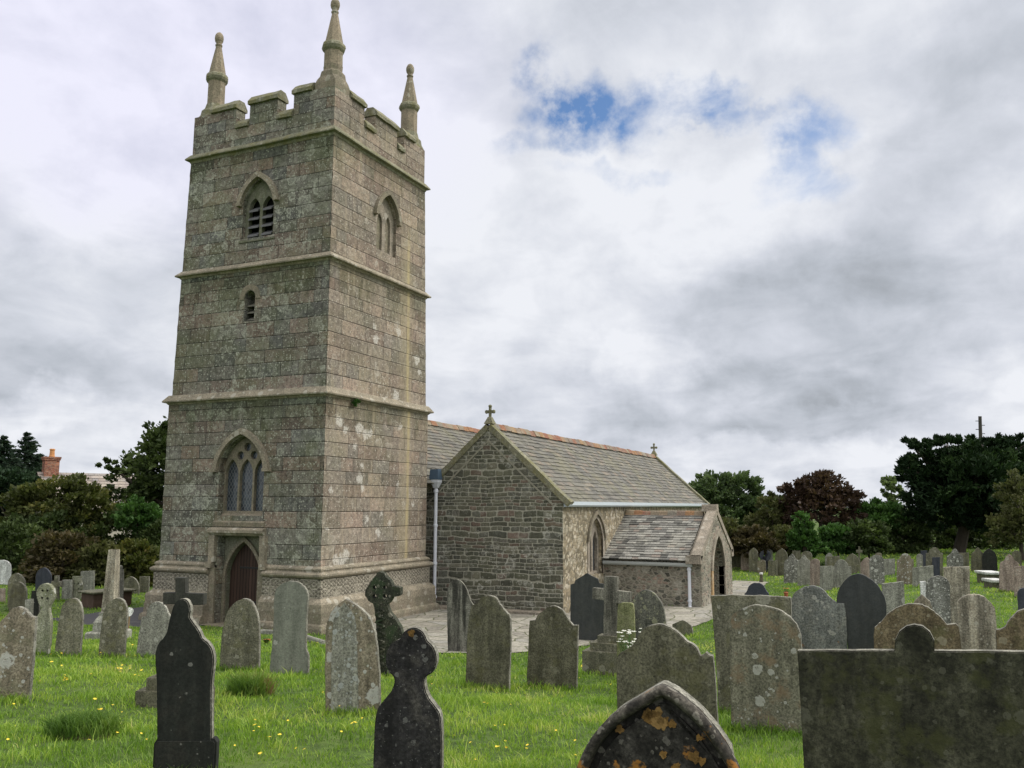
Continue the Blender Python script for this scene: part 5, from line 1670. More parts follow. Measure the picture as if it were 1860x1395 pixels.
# --- left part
stone('tall brown headstone with white lichen spots at the left edge', [(-12, 1272), (-6, 1180), (-2, 1128), (9, 1122), (18, 1108), (32, 1101), (45, 1107), (52, 1119), (63, 1122), (61, 1160), (51, 1271)], H['lichen'], f=0.6, th=0.1)
L2 = [(60, 1188), (62, 1127), (70, 1115), (76, 1103), (70, 1096), (66.5, 1086), (66, 1074), (70, 1065), (77, 1060), (85, 1060), (93, 1065), (97, 1075), (97, 1086), (92, 1096), (87, 1103), (89, 1118), (93, 1135), (85, 1188)]
stone('pale green wheel-headed cross with four small holes on a tapering shaft', L2, H['greencross'], name='celtic_cross', cat='cross', f=0.6, th=0.13, holes=[circ(77, 1073, 2.2), circ(86, 1073, 2.2), circ(76, 1086, 2.2), circ(86, 1087, 2.2)], group='ringed crosses in the churchyard')
stone('grey-green headstone with rounded head right of the wheel-headed cross', [(96, 1191), (106, 1130), (112, 1100), (120, 1090), (131, 1086), (141, 1089), (147, 1100), (150, 1120), (144, 1193)], H['greygreen'], f=0.6, th=0.1)
stone('grey-green narrow headstone in front of the broken pillar', [(177, 1194), (182, 1150), (187, 1110), (196, 1096), (204, 1089), (215, 1085), (226, 1092), (231, 1110), (229, 1140), (224, 1194)], H['greygreen'], f=0.6, th=0.1)
stone('pale lichened headstone with stepped shoulders left of the black scrolled gravestone', [(245, 1195), (252, 1150), (257, 1121), (265, 1119), (266, 1110), (274, 1096), (283, 1093), (294, 1095), (303, 1108), (306, 1118), (313, 1120), (310, 1160), (301, 1195)], H['palegrey'], f=0.6, th=0.1)

far = [
    # kind, x0, x1, ytop, ybase, material, label
    ('round', -12, 20, 1017, 1062, 'white', 'white scalloped headstone at the far left edge'),
    ('gothic', 14, 45, 1040, 1110, 'greygreen', 'pointed grey-green headstone at the far left, behind a darker pointed one'),
    ('gothic', 16, 46, 1056, 1120, 'scroll', 'dark pointed headstone in front of a paler pointed one at the left'),
    ('slant', 56, 71, 1072, 1126, 'dullblack', 'thin dark slate seen nearly edge on, left of the wheel-headed cross'),
    ('slant', 45, 58, 1088, 1128, 'palegrey', 'small pale grey stone tucked left of the thin dark slate'),
    ('gothic', 64, 92, 1030, 1080, 'navy', 'blue-grey pointed slate in front of the dark hedge at the left'),
    ('flat', 112, 131, 1053, 1092, 'palegrey', 'flat-topped grey headstone left of the small pierced cross'),
    ('flat', 146, 170, 1037, 1080, 'palegrey', 'flat-topped pale headstone in front of the hedge, left of the pillar'),
    ('flat', -6, 8, 1069, 1096, 'pink', 'low pinkish stone at the left picture edge'),
    ('gothic', 222, 252, 1046, 1080, 'greygreen', 'dim grey pointed headstone between pillar and tower'),
    ('flat', 253, 270, 1047, 1076, 'greygreen', 'dim flat-topped headstone close to the tower corner'),
    # right: far rows
    ('round', 1328, 1345, 1002, 1031, 'scroll', 'dark green round headstone nearest the porch in the far row'),
    ('flat', 1345, 1361, 1003, 1036, 'pink', 'brownish flat-topped headstone in the far row beside the porch'),
    ('gothic', 1360, 1377, 995, 1039, 'greygreen', 'tall pointed green-grey headstone left of the black keyhole stone'),
    ('low', 1376, 1391, 1017, 1042, 'lichen', 'low brown headstone in front of the black keyhole stone'),
    ('keyhole', 1379, 1400, 999, 1040, 'navy', 'black headstone with a disc head on a thin stem'),
    ('round', 1393, 1404, 998, 1034, 'palegrey', 'pale round stone peeping from behind the black disc-headed stone'),
    ('flat', 1395, 1412, 1018, 1046, 'greygreen', 'small square grey stone right of the black disc-headed stone'),
    ('gothic', 1407, 1430, 996, 1046, 'scroll', 'dark pointed headstone at the left end of the close-set row'),
    ('ogee', 1423, 1450, 1006, 1059, 'speckled', 'blotched pale headstone with shouldered head in the close-set row'),
    ('flat', 1440, 1455, 1000, 1036, 'greygreen', 'square-topped headstone just above the blotched shouldered one'),
    ('round', 1455, 1476, 1001, 1040, 'greygreen', 'round grey headstone farthest back in the close-set row'),
    ('ogee', 1448, 1472, 1008, 1064, 'palegrey', 'tall plain grey headstone right of the blotched shouldered one'),
    ('round', 1471, 1489, 1015, 1065, 'pink', 'narrow rusty headstone in the close-set row'),
    ('flat', 1488, 1510, 1028, 1073, 'palegrey', 'grey flat-topped headstone with a dark right edge'),
    ('shoulder', 1511, 1547, 1016, 1068, 'palegrey', 'pale shouldered headstone just left of the tall black pointed one'),
    ('flat', 1502, 1526, 1010, 1034, 'greygreen', 'distant flat headstone behind the pale shouldered one'),
    ('gothic', 1534, 1562, 1005, 1042, 'greygreen', 'distant pointed headstone under the small far cross'),
    ('gothic', 1562, 1585, 1012, 1054, 'pink', 'brownish pointed headstone above the tall black one'),
    ('round', 1580, 1607, 1008, 1062, 'speckled', 'dark-mottled round headstone above the tall black pointed one'),
    ('flat', 1603, 1626, 1015, 1045, 'palegrey', 'distant flat pale headstone right of the mottled round one'),
    ('shoulder', 1628, 1659, 1005, 1061, 'lichen', 'brown and grey shouldered headstone standing alone on the far lawn'),
    ('slant', 1601, 1642, 1056, 1106, 'palegrey', 'plain flat-topped grey headstone right of the tall black pointed one'),
    ('slant', 1657, 1696, 1027, 1066, 'palegrey', 'pale flat-topped headstone in front of the dark slate post'),
    ('flat', 1673, 1685, 1000, 1030, 'navy', 'narrow dark blue slate post among the far stones'),
    ('shoulder', 1681, 1712, 994, 1049, 'greygreen', 'tall ornate headstone with a rounded head under the big dark tree'),
    ('flat', 1693, 1707, 1012, 1052, 'navy', 'dark upright slate in front of the tall ornate headstone'),
    ('ogee', 1719, 1750, 996, 1036, 'speckled', 'white-speckled bell-shaped headstone under the big dark tree'),
    ('flat', 1712, 1760, 1029, 1100, 'pale', 'rough brown and buff flat-topped headstone below the bell-shaped one'),
    ('round', 1680, 1724, 1046, 1140, 'speckled', 'dark-spotted round headstone in front of the rough flat-topped one'),
    ('flat', 1671, 1682, 1056, 1078, 'white', 'white narrow stone behind the dark-spotted round headstone'),
    ('peak', 1650, 1700, 1080, 1150, 'lichen', 'brown gabled headstone behind the broad brown round one'),
    ('ogee', 1763, 1787, 994, 1038, 'scroll', 'dark headstone with a yellow-lichened tip in front of the big tree'),
    ('gothic', 1784, 1812, 996, 1038, 'dullblack', 'dark grey pointed headstone at the foot of the big tree'),
    ('ogee', 1814, 1851, 1006, 1076, 'pink', 'pinkish grey shouldered headstone near the right edge'),
    ('round', 1640, 1657, 1012, 1040, 'greygreen', 'distant round grey headstone just behind the lone shouldered one'),
    ('flat', 1742, 1760, 1004, 1034, 'greygreen', 'distant square stone right of the speckled bell-shaped one'),
    ('round', 1838, 1856, 1000, 1030, 'scroll', 'distant dark round headstone behind the pinkish ones'),
    ('gothic', 1498, 1512, 1004, 1032, 'palegrey', 'slim distant pointed headstone in the close-set row'),
    ('low', 1590, 1602, 1004, 1026, 'lichen', 'distant low headstone above the mottled round one'),
    ('flat', 1415, 1428, 1004, 1044, 'pink', 'thin reddish stone behind the dark pointed one of the close-set row'),
    ('round', 1665, 1677, 1006, 1032, 'palegrey', 'distant pale round stone left of the narrow dark slate post'),
    ('slant', 1841, 1872, 1026, 1086, 'pink', 'pale pinkish flat-topped headstone at the right edge'),
    ('round', 1847, 1872, 1068, 1125, 'navy', 'black round-topped headstone at the right picture edge'),
]
for kind, x0, x1, yt, yb, mt, lab in far:
    ln = rnd.uniform(-0.035, 0.035) * (yb - yt)
    pts = [(x + (yb - y) / max(1, yb - yt) * ln, y) for x, y in outl(kind, x0, x1, yt, yb)]
    stone(lab, pts, H[mt], f=0.5 if x0 < 300 else 0.3, th=0.11, sm=kind not in ('flat', 'slant', 'keyhole'), depth={1601: 17.0, 1680: 15.5, 1712: 19, 1650: 12.2, 1671: 20.5, 1847: 16.5}.get(x0), worn=0.004)

stone('small pierced cross with splayed arms among the left headstones', [(128, 1092), (131, 1074), (129, 1070), (128, 1060), (132, 1055), (131, 1047), (146, 1047), (145, 1055), (149, 1060), (148, 1070), (144, 1074), (152, 1092)], H['greencross'], name='celtic_cross', cat='cross', holes=[circ(134, 1060, 1.6, 8), circ(142, 1060, 1.6, 8), circ(134, 1070, 1.4, 8), circ(142, 1070, 1.4, 8)], group='ringed crosses in the churchyard', th=0.14, f=0.5, worn=0)
stone('small grey cross with a thick shaft in front of the left hedge', [(96, 1092), (98, 1066), (93, 1066), (93, 1056), (98, 1056), (98, 1046), (105, 1046), (105, 1056), (110, 1056), (110, 1066), (105, 1066), (107, 1092)], H['greygreen'], name='stone_cross', cat='cross', sm=False, th=0.14, f=0.5, group='stone crosses in the churchyard')
stone('tiny distant cross above the far right rows', [(1558, 1032), (1559, 1004), (1555, 1004), (1555, 999), (1559, 999), (1559, 993), (1562, 993), (1562, 999), (1566, 999), (1566, 1004), (1562, 1004), (1563, 1032)], H['greygreen'], name='stone_cross', cat='cross', sm=False, th=0.12, f=0.2, group='stone crosses in the churchyard', worn=0)


def at(px, py):
    B = on_ground(px, py)
    dep = float((B - CAM) @ FW)
    return B, dep / FPX


# broken pillar on a base
B, k0 = at(197, 1160)
k = k0 * 0.80
kz = k0 * 0.885
mb = MB()
sq = lambda s_, z: [(-s_, -s_, z), (s_, -s_, z), (s_, s_, z), (-s_, s_, z)]
mb.ring([sq(19 * k * 0.75, 0.55), sq(17 * k * 0.72, 1.0), sq(12.5 * k * 0.72, 1.9), sq(10.5 * k * 0.72, 142 * kz), sq(9 * k * 0.72, 145 * kz)])
o = mb.build('memorial_pillar', H['pale'], None, False, B)
o.rotation_euler = (0, 0, R(20))
tag(o, 'pale tapering stone pillar with an ochre top, on a stepped base left of the tower', 'monument')
mb = MB()
mb.ring([sq(36 * k, -0.2), sq(36 * k, 0.14), sq(34 * k, 0.17)])
mb.ring([sq(25 * k, 0.172), sq(25 * k, 0.36), sq(21 * k, 0.44), sq(17 * k, 0.50), sq(17 * k, 0.56)])
mb.build('stepped_base', H['palegrey'], o)
mb = MB()
mb.ring([sq(11.6 * k * 0.74, 122 * kz), sq(10.9 * k * 0.74, 143 * kz), sq(9.3 * k * 0.74, 146 * kz)])
mb.build('ochre_cap', H['lichen'] if False else mould_mat('ochre_lichen', (0.36, 0.25, 0.11), (0.30, 0.22, 0.11), (0.42, 0.36, 0.24), 0.2), o)
B, k = at(214, 1110)
mb = MB()
mb.ring([sq(6 * k, -0.1), sq(5 * k, 60 * k), sq(4 * k, 75 * k)])
mb.lathe(0, 0, [(0.01, 74 * k), (3.2 * k, 75.5 * k), (3.9 * k, 78 * k), (3.2 * k, 80.5 * k), (0.01, 82 * k)], 8)
tag(mb.build('ball_topped_post', H['palegrey'], None, False, B), 'slim grey post with a white ball top right behind the pillar', 'grave post')


def chest(label, px, py, wpx, hpx, psi, mat_top, mat_body, dep=0.5, slab_h=0.10):
    B, k = at(px, py)
    hw, h = wpx * k / 2, hpx * k
    mb = MB()
    mb.box(-hw * 0.86, hw * 0.86, -dep * 0.8, dep * 0.8, -0.2, h - slab_h - 0.002)
    o = mb.build('chest_tomb', mat_body, None, False, B)
    o.rotation_euler = (0, 0, psi)
    tag(o, label, 'tomb', 'chest tombs')
    mb = MB()
    mb.ring([[(x, y, z) for x, y in ((-a, -b), (a, -b), (a, b), (-a, b))] for a, b, z in ((hw * 0.96, dep * 0.96, h - slab_h), (hw, dep, h - slab_h * 0.6), (hw, dep, h - 0.02), (hw * 0.98, dep * 0.97, h))])
    mb.build('top_slab', mat_top, o)
    return o


chest('chest tomb with a broad grey slab over reddish sides, behind the pillar', 193, 1101, 84, 29, R(-12), H['greygreen'], plain_mat('red_tomb_sides', (0.085, 0.055, 0.042), 0.9, 0.5, 8, 0.4), 0.5, 0.07)
chest('chest tomb with a bright white slab at the foot of the big dark tree', 1797, 1058, 31, 20, R(-70), H['white'], H['scroll'], 0.5)
chest('lower chest tomb with a white slab in front of the other one at the right', 1807, 1068, 26, 16, R(-70), H['white'], H['scroll'], 0.45)

# kerbs round plots
for lab, x0, y0_, x1, y1_ in (('low pale kerb stone on the grass left of the lancet headstone', 556, 1164, 588, 1171), ('low stone kerb across the grass behind the mossy round headstone', 474, 1151, 500, 1153), ('long low kerb in front of the chest tomb at the left', 143, 1102, 178, 1099)):
    A, B_ = on_ground(x0, y0_), on_ground(x1, y1_)
    mid = (A + B_) / 2
    L = float(np.hypot(*(B_ - A)[:2]))
    mb = MB()
    mb.ring([[(x, -0.06, -0.08), (x, 0.06, -0.08), (x, 0.06, 0.09), (x, 0.04, 0.12), (x, -0.04, 0.12), (x, -0.06, 0.09)] for x in np.linspace(-L / 2, L / 2, 5)])
    o = mb.build('grave_kerb', H['palegrey'], None, False, mid)
    o.rotation_euler = (0, 0, math.atan2(B_[1] - A[1], B_[0] - A[0]))
    tag(o, lab, 'kerb', 'grave kerbs')

# small things on graves
M_['petal_white'] = plain_mat('white_petals', (0.75, 0.75, 0.70), 0.7, 0.1)
M_['petal_orange'] = plain_mat('orange_petals', (0.75, 0.28, 0.10), 0.7, 0.35, 40)
M_['stem'] = plain_mat('green_stems', (0.06, 0.13, 0.03), 0.7, 0.3)
M_['wood'] = plain_mat('weathered_stake', (0.22, 0.15, 0.08), 0.8, 0.3, 14)


def bouquet(label, px, py, rpx, hpx, petal, n, dep=None):
    B, k = at(px, py)
    if dep:
        B = at_depth(px, dep)
        k = dep / FPX
    r_ = random.Random(int(px))
    o = empty('flower_bunch', B)
    tag(o, label, 'flowers')
    st, fl = MB(), MB()
    for _ in range(n):
        a, q = r_.uniform(0, 6.28), rpx * k * math.sqrt(r_.random())
        z = hpx * k * r_.uniform(0.45, 1)
        p = Vector((q * math.cos(a), q * math.sin(a), z))
        st.tube((p.x * 0.3, p.y * 0.3, -0.02), p, 0.004, 0.003, 4)
        w = r_.uniform(0.022, 0.038)
        for j in range(5):
            b = j * 1.257 + a
            fl.add([p, p + Vector((math.cos(b - 0.5), math.sin(b - 0.5), 0.5)) * w, p + Vector((math.cos(b), math.sin(b), 0.35)) * w * 1.35, p + Vector((math.cos(b + 0.5), math.sin(b + 0.5), 0.5)) * w], [(0, 1, 2, 3)])
        for j in range(3):
            b = r_.uniform(0, 6.28)
            m_ = p * r_.uniform(0.3, 0.8)
            st.add([m_, m_ + Vector((math.cos(b), math.sin(b), 0.6)) * 0.05, m_ + Vector((math.cos(b), math.sin(b), 1.0)) * 0.11, m_ + Vector((math.cos(b + 0.5), math.sin(b + 0.5), 0.6)) * 0.05], [(0, 1, 2, 3)])
    st.build('stems', M_['stem'], o, uv=False) if False else st.build('stems', M_['stem'], o)
    fl.build('blooms', petal, o)


bouquet('white flowers in bloom in front of the moss-green headstone', 1143, 1165, 24, 104, M_['petal_white'], 60, 14.4)
bouquet('small orange and pink flowers on the grass between two headstones by the tower', 484, 1170, 5, 8, M_['petal_orange'], 10)
bouquet('red flowers in a small grave pot on the right lawn', 1428, 1082, 4, 14, M_['petal_orange'], 10)
B, k = at(231, 1150)
mb = MB()
mb.tube((0, 0, -0.1), (0.02, 0, 42 * k), 0.035, 0.03, 6)
o = mb.build('grave_marker', M_['wood'], None, False, B)
tag(o, 'small white plaque on a wooden stake right of the narrow headstone', 'marker')
mb = MB()
mb.ring([[(0.02 + 7 * k * math.cos(t) * (1 + 0.12 * math.sin(3 * t)), y_, 38 * k + 8 * k * math.sin(t)) for t in np.linspace(0, 2 * math.pi, 13)[:-1]] for y_ in (-0.06, -0.035)])
pq = mb.build('plaque', H['white'], o)
o.rotation_euler = (0, 0, R(-45))
B, k = at(1383, 1058)
mb = MB()
mb.ring([sq(3.2 * k, -0.05), sq(2.6 * k, 13 * k), sq(2.4 * k, 14 * k)])
o = mb.build('grave_post', H['scroll'], None, False, B)
tag(o, 'short dark grave post with a pale top on the right lawn', 'grave post')
mb = MB()
mb.ring([sq(2.7 * k, 14.05 * k), sq(3.0 * k, 16 * k), sq(1.8 * k, 18 * k)])
mb.build('pale_top', H['white'], o)
B, k = at(1428, 1084)
mb = MB()
mb.lathe(0, 0, [(3.2 * k, -0.03), (3.6 * k, 5 * k), (4.4 * k, 8 * k), (3.8 * k, 8.2 * k)], 8)
tag(mb.build('flower_pot', plain_mat('terracotta', (0.33, 0.10, 0.05), 0.8, 0.2), None, False, B), 'small terracotta pot on the right lawn', 'pot')


# ------------------------------------------------------------------ grass
def in_poly(x, y, poly):
    c = np.zeros(len(x), bool)
    for i in range(len(poly)):
        (x1, y1), (x2, y2) = poly[i], poly[i - 1]
        if y1 == y2:
            continue
        c ^= ((y1 > y) != (y2 > y)) & (x < (x2 - x1) * (y - y1) / (y2 - y1) + x1)
    return c


def leaf_mat(name, stops, trans=0.3, rough=0.6, noise_scale=0.35, spec=0.25):
    m, N = new_mat(name)
    at_ = N.n('ShaderNodeAttribute', attribute_name='rnd').outputs['Fac']
    ob = N.n('ShaderNodeTexCoord').outputs['Object']
    b = N.noise(ob, noise_scale, 4, 0.6)
    x = N.m('ADD', N.m('MULTIPLY', at_, 0.65), N.m('MULTIPLY', N.step(b, 0.32, 0.68), 0.35))
    c = N.ramp(x, stops)
    p = N.n('ShaderNodeBsdfPrincipled', {'Base Color': c, 'Roughness': rough, 'Specular IOR Level': spec})
    t = N.n('ShaderNodeBsdfTranslucent', {0: N.mix(1.0, c, (1.1, 1.25, 0.6), 'MULTIPLY')})
    mx = N.n('ShaderNodeMixShader', {0: trans, 1: p.outputs[0], 2: t.outputs[0]})
    N.n('ShaderNodeOutputMaterial', {0: mx.outputs[0]})
    return m


GRASS = leaf_mat('grass_blades', [(0.0, (0.042, 0.090, 0.014)), (0.3, (0.115, 0.215, 0.030)), (0.62, (0.22, 0.345, 0.046)), (0.86, (0.37, 0.46, 0.09)), (1.0, (0.54, 0.49, 0.22))], 0.35, 0.5, 0.7)


def mesh_np(name, V, F4, F3, mat, attr4=None, attr3=None, parent=None, loc=None):
    me = bpy.data.meshes.new(name)
    me.vertices.add(len(V))
    me.vertices.foreach_set('co', V.astype(np.float32).ravel())
    n4, n3 = len(F4), len(F3)
    me.loops.add(n4 * 4 + n3 * 3)
    me.loops.foreach_set('vertex_index', np.concatenate([F4.ravel(), F3.ravel()]).astype(np.int32))
    me.polygons.add(n4 + n3)
    me.polygons.foreach_set('loop_start', np.concatenate([np.arange(n4) * 4, n4 * 4 + np.arange(n3) * 3]).astype(np.int32))
    me.update(calc_edges=True)
    at_ = me.attributes.new('rnd', 'FLOAT', 'FACE')
    at_.data.foreach_set('value', np.concatenate([attr4 if attr4 is not None else np.zeros(0), attr3 if attr3 is not None else np.zeros(0)]).astype(np.float32))
    me.materials.append(mat)
    o = bpy.data.objects.new(name, me)
    if parent:
        o.parent = parent
    if loc is not None:
        o.location = loc
    COL.objects.link(o)
    return o


rng = np.random.default_rng(5)


def blades(x, y, z, h, w, lean=0.45, tone=None):
    n = len(x)
    a = rng.uniform(0, 2 * np.pi, n)
    ln = rng.uniform(0.1, lean, n) * h * 1.6
    la = rng.uniform(0, 2 * np.pi, n)
    dx, dy = np.cos(a) * w / 2, np.sin(a) * w / 2
    mx, my = np.cos(la) * ln * 0.35, np.sin(la) * ln * 0.35
    tx, ty = np.cos(la) * ln, np.sin(la) * ln
    V = np.empty((n, 5, 3))
    V[:, 0] = np.stack([x - dx, y - dy, z - 0.012], 1)
    V[:, 1] = np.stack([x + dx, y + dy, z - 0.012], 1)
    V[:, 2] = np.stack([x + mx + dx * 0.85, y + my + dy * 0.85, z + h * 0.6], 1)
    V[:, 3] = np.stack([x + mx - dx * 0.85, y + my - dy * 0.85, z + h * 0.6], 1)
    V[:, 4] = np.stack([x + tx, y + ty, z + h], 1)
    b = np.arange(n)[:, None] * 5
    t = rng.uniform(0, 1, n) if tone is None else tone
    return V.reshape(-1, 3), b + np.array([[0, 1, 2, 3]]), b + np.array([[3, 2, 4]]), t


def join_blades(parts):
    Vs, A, B_, T, k = [], [], [], [], 0
    for V, q, t, c in parts:
        Vs.append(V)
        A.append(q + k)
        B_.append(t + k)
        T.append(c)
        k += len(V)
    return np.concatenate(Vs), np.concatenate(A), np.concatenate(B_), np.concatenate(T)


def patch_noise(x, y):
    return 0.5 + 0.25 * np.sin(x * 1.7 + 2 * np.sin(y * 0.9)) * np.sin(y * 2.1 + 1.5 * np.sin(x * 0.8)) + 0.25 * np.sin(x * 4.3 + y * 3.1) * np.sin(y * 5.2 - x * 2.7)


_ck = rng.normal(0, 1, (14, 2)) * rng.uniform(4, 15, (14, 1))
_cp = rng.uniform(0, 6.28, 14)


def clump_noise(x, y):
    v = sum(np.sin(k_[0] * x + k_[1] * y + p_) for k_, p_ in zip(_ck, _cp))
    return np.clip(0.5 + v / 7.5, 0, 1)


fw2 = np.array([FW[0], FW[1]]) / np.hypot(FW[0], FW[1])
rt2 = np.array([fw2[1], -fw2[0]])


def clear_of_paths(x, y):
    k = np.ones(len(x), bool)
    for pth in PATHS:
        k &= ~in_poly(x, y, pth)
    k &= ~((x > -0.3) & (x < 28) & (y > -0.3) & (y < 6.5))
    return k


parts = []
for d0, d1, dens, h0, h1, w in ((3.2, 6, 1300, 0.035, 0.095, 0.006), (6, 9, 1600, 0.035, 0.092, 0.0075), (9, 13, 1050, 0.032, 0.088, 0.0095), (13, 19, 560, 0.035, 0.09, 0.013), (19, 28, 260, 0.035, 0.075, 0.02), (28, 42, 110, 0.04, 0.08, 0.034), (42, 60, 40, 0.05, 0.1, 0.06)):
    half = 0.68
    area = (d1 * d1 - d0 * d0) * half
    n = int(area * dens)
    d = np.sqrt(rng.uniform(d0 * d0, d1 * d1, n))
    s = rng.uniform(-half, half, n) * d
    x = CAM[0] + fw2[0] * d + rt2[0] * s
    y = CAM[1] + fw2[1] * d + rt2[1] * s
    pn = patch_noise(x, y)
    lowf = 0.5 + 0.5 * np.sin(x * 0.55 + 1.4 * np.sin(y * 0.41)) * np.sin(y * 0.63 + 1.1 * np.sin(x * 0.37) + 0.8)
    keep = clear_of_paths(x, y) & (rng.uniform(0, 1, n) < 0.55 + 0.45 * pn)
    lowf = lowf[keep]
    x, y, pn = x[keep], y[keep], pn[keep]
    n = len(x)
    cl = clump_noise(x, y)
    h = rng.uniform(h0, h1, n) * (0.55 + 0.5 * pn) * (0.45 + 1.1 * cl)
    tone = np.clip(rng.beta(2.0, 2.0, n) * 0.8 + 0.10 + (pn - 0.5) * 0.3 + (cl - 0.5) * 0.35 + (lowf - 0.5) * 0.38, 0, 1)
    dry = rng.uniform(0, 1, n) < 0.035 + 0.05 * lowf
    tone = np.where(dry, rng.uniform(0.9, 1.0, n), tone)
    tall = rng.uniform(0, 1, n) < 0.02
    h = np.where(tall, h * 1.9, h)
    tone = np.where(tall, np.clip(tone + 0.3, 0, 1), tone)
    parts.append(blades(x, y, ground_z(x, y), h, np.full(n, w) * rng.uniform(0.7, 1.3, n), 0.8, tone))
# longer grass left standing along the feet of the stones
for (x0, y0_, x1, y1_, th) in BASES:
    L = math.hypot(x1 - x0, y1_ - y0_)
    dist = math.hypot(x0 - CAM[0], y0_ - CAM[1])
    if dist > 36:
        continue
    n = int((L + 0.25) * (420 if dist < 14 else 200))
    t = rng.uniform(-0.08, 1.08, n)
    ox = np.abs(rng.normal(0, 0.06, n)) + 0.012
    ux, uy = (x1 - x0) / L, (y1_ - y0_) / L
    nxv, nyv = uy, -ux
    sgn = np.where(rng.uniform(0, 1, n) < 0.6, 1, -1)
    side = np.where(sgn > 0, ox, -(ox + th))
    fx, fy = (CAM[0] - x0), (CAM[1] - y0_)
    if fx * nxv + fy * nyv < 0:
        nxv, nyv = -nxv, -nyv
    x = x0 + ux * L * t + nxv * side
    y = y0_ + uy * L * t + nyv * side
    k = clear_of_paths(x, y)
    x, y = x[k], y[k]
    n = len(x)
    h = rng.uniform(0.05, 0.15, n) * rng.uniform(0.5, 1.1, n)
    parts.append(blades(x, y, ground_z(x, y), h, np.full(n, 0.007 if dist < 14 else 0.014), 0.6, np.clip(rng.beta(2, 2, n) * 0.8, 0, 1)))
V, A, B_, T = join_blades(parts)
tag(mesh_np('grass', V, A, B_, GRASS, T, T), kind='stuff')

# tussocks
DRYG = leaf_mat('tussock_blades', [(0.0, (0.035, 0.075, 0.013)), (0.4, (0.09, 0.17, 0.028)), (0.7, (0.17, 0.25, 0.045)), (0.85, (0.17, 0.11, 0.05)), (1.0, (0.24, 0.17, 0.08))], 0.3, 0.6, 2.0)
for lab, px, py, rpx, hpx, ton in (('domed tussock of long grass with brown stalks near the black scrolled gravestone', 455, 1262, 40, 40, 0.2), ('dark loose tuft of long grass in the lower left lawn', 150, 1335, 62, 44, -0.02)):
    B, k = at(px, py)
    r_ = rpx * k
    n = 1500
    q, a = r_ * np.sqrt(rng.uniform(0, 1, n)), rng.uniform(0, 2 * np.pi, n)
    x, y = q * np.cos(a), q * np.sin(a)
    mound = hpx * k * 0.30 * np.sqrt(np.clip(1 - (q / r_) ** 2, 0, 1))
    z = ground_z(B[0] + x, B[1] + y) - B[2] + mound
    h = hpx * k * rng.uniform(0.2, 0.85, n)
    Vb, qa, ta, tn = blades(x, y, z, h, np.full(n, 0.009), 0.8, np.clip(rng.beta(2, 2, n) * 0.75 + ton + 0.25 * (x > 0) * (ton > 0), 0, 1))
    o = mesh_np('grass_tussock', Vb, qa, ta, DRYG, tn, tn, None, B)
    tag(o, lab, 'grass tuft')
    g = np.linspace(0, 2 * np.pi, 17)[:-1]
    mb = MB()
    mb.ring([[(r_ * s_ * math.cos(t), r_ * s_ * math.sin(t), zz + float(ground_z(B[0], B[1])) - B[2]) for t in g] for s_, zz in ((1, -0.05), (0.8, hpx * k * 0.15), (0.4, hpx * k * 0.26), (0.05, hpx * k * 0.28))])
    mb.build('earth_mound', plain_mat('mound_earth', (0.07, 0.075, 0.025), 0.95, 0.4, 20), o)

# yellow flowers dotted through the lawn
fl = []
for px, py in ((95, 1176), (88, 1185), (90, 1195), (93, 1209), (118, 1181), (112, 1197), (125, 1242), (118, 1243), (122, 1240), (215, 1224), (222, 1226), (218, 1221), (251, 1229), (249, 1236), (236, 1222), (240, 1181), (225, 1178), (55, 1269), (22, 1292), (172, 1284), (180, 1300), (470, 1333), (505, 1346), (487, 1356), (903, 1372), (914, 1371), (960, 1371), (1059, 1190), (1058, 1217), (1094, 1224), (1110, 1222), (1112, 1216), (590, 1180), (576, 1172), (880, 1290), (1720, 1178), (1700, 1178), (1660, 1180), (468, 1382), (560, 1300), (640, 1330)):
    fl.append(on_ground(px, py))
for _ in range(150):
    fl.append(on_ground(rnd.uniform(0, 1320), 1140 + 255 * rnd.random() ** 1.4))
mb = MB()
for i, P in enumerate(fl):
    if not clear_of_paths(np.array([P[0]]), np.array([P[1]]))[0]:
        continue
    for _ in range(1 if i > 40 else 2):
        p = Vector(P) + Vector((rnd.uniform(-.03, .03), rnd.uniform(-.03, .03), rnd.uniform(0.05, 0.10)))
        w = rnd.uniform(0.008, 0.015) if i > 40 else rnd.uniform(0.013, 0.021)
        tl = Vector((rnd.uniform(-.5, .5), rnd.uniform(-.5, .5), 1)).normalized()
        e = tl.orthogonal().normalized()
        g = tl.cross(e)
        rim = [p + (e * math.cos(t) + g * math.sin(t)) * w * (1.15 if j % 2 else 0.8) + tl * w * 0.3 for j, t in enumerate(np.linspace(0, 2 * math.pi, 11)[:-1])]
        mb.add([p] + rim, [(0, j + 1, (j + 1) % 10 + 1) for j in range(10)])
tag(mb.build('lawn_flowers', plain_mat('yellow_petals', (0.72, 0.55, 0.05), 0.6, 0.2), None), kind='stuff')


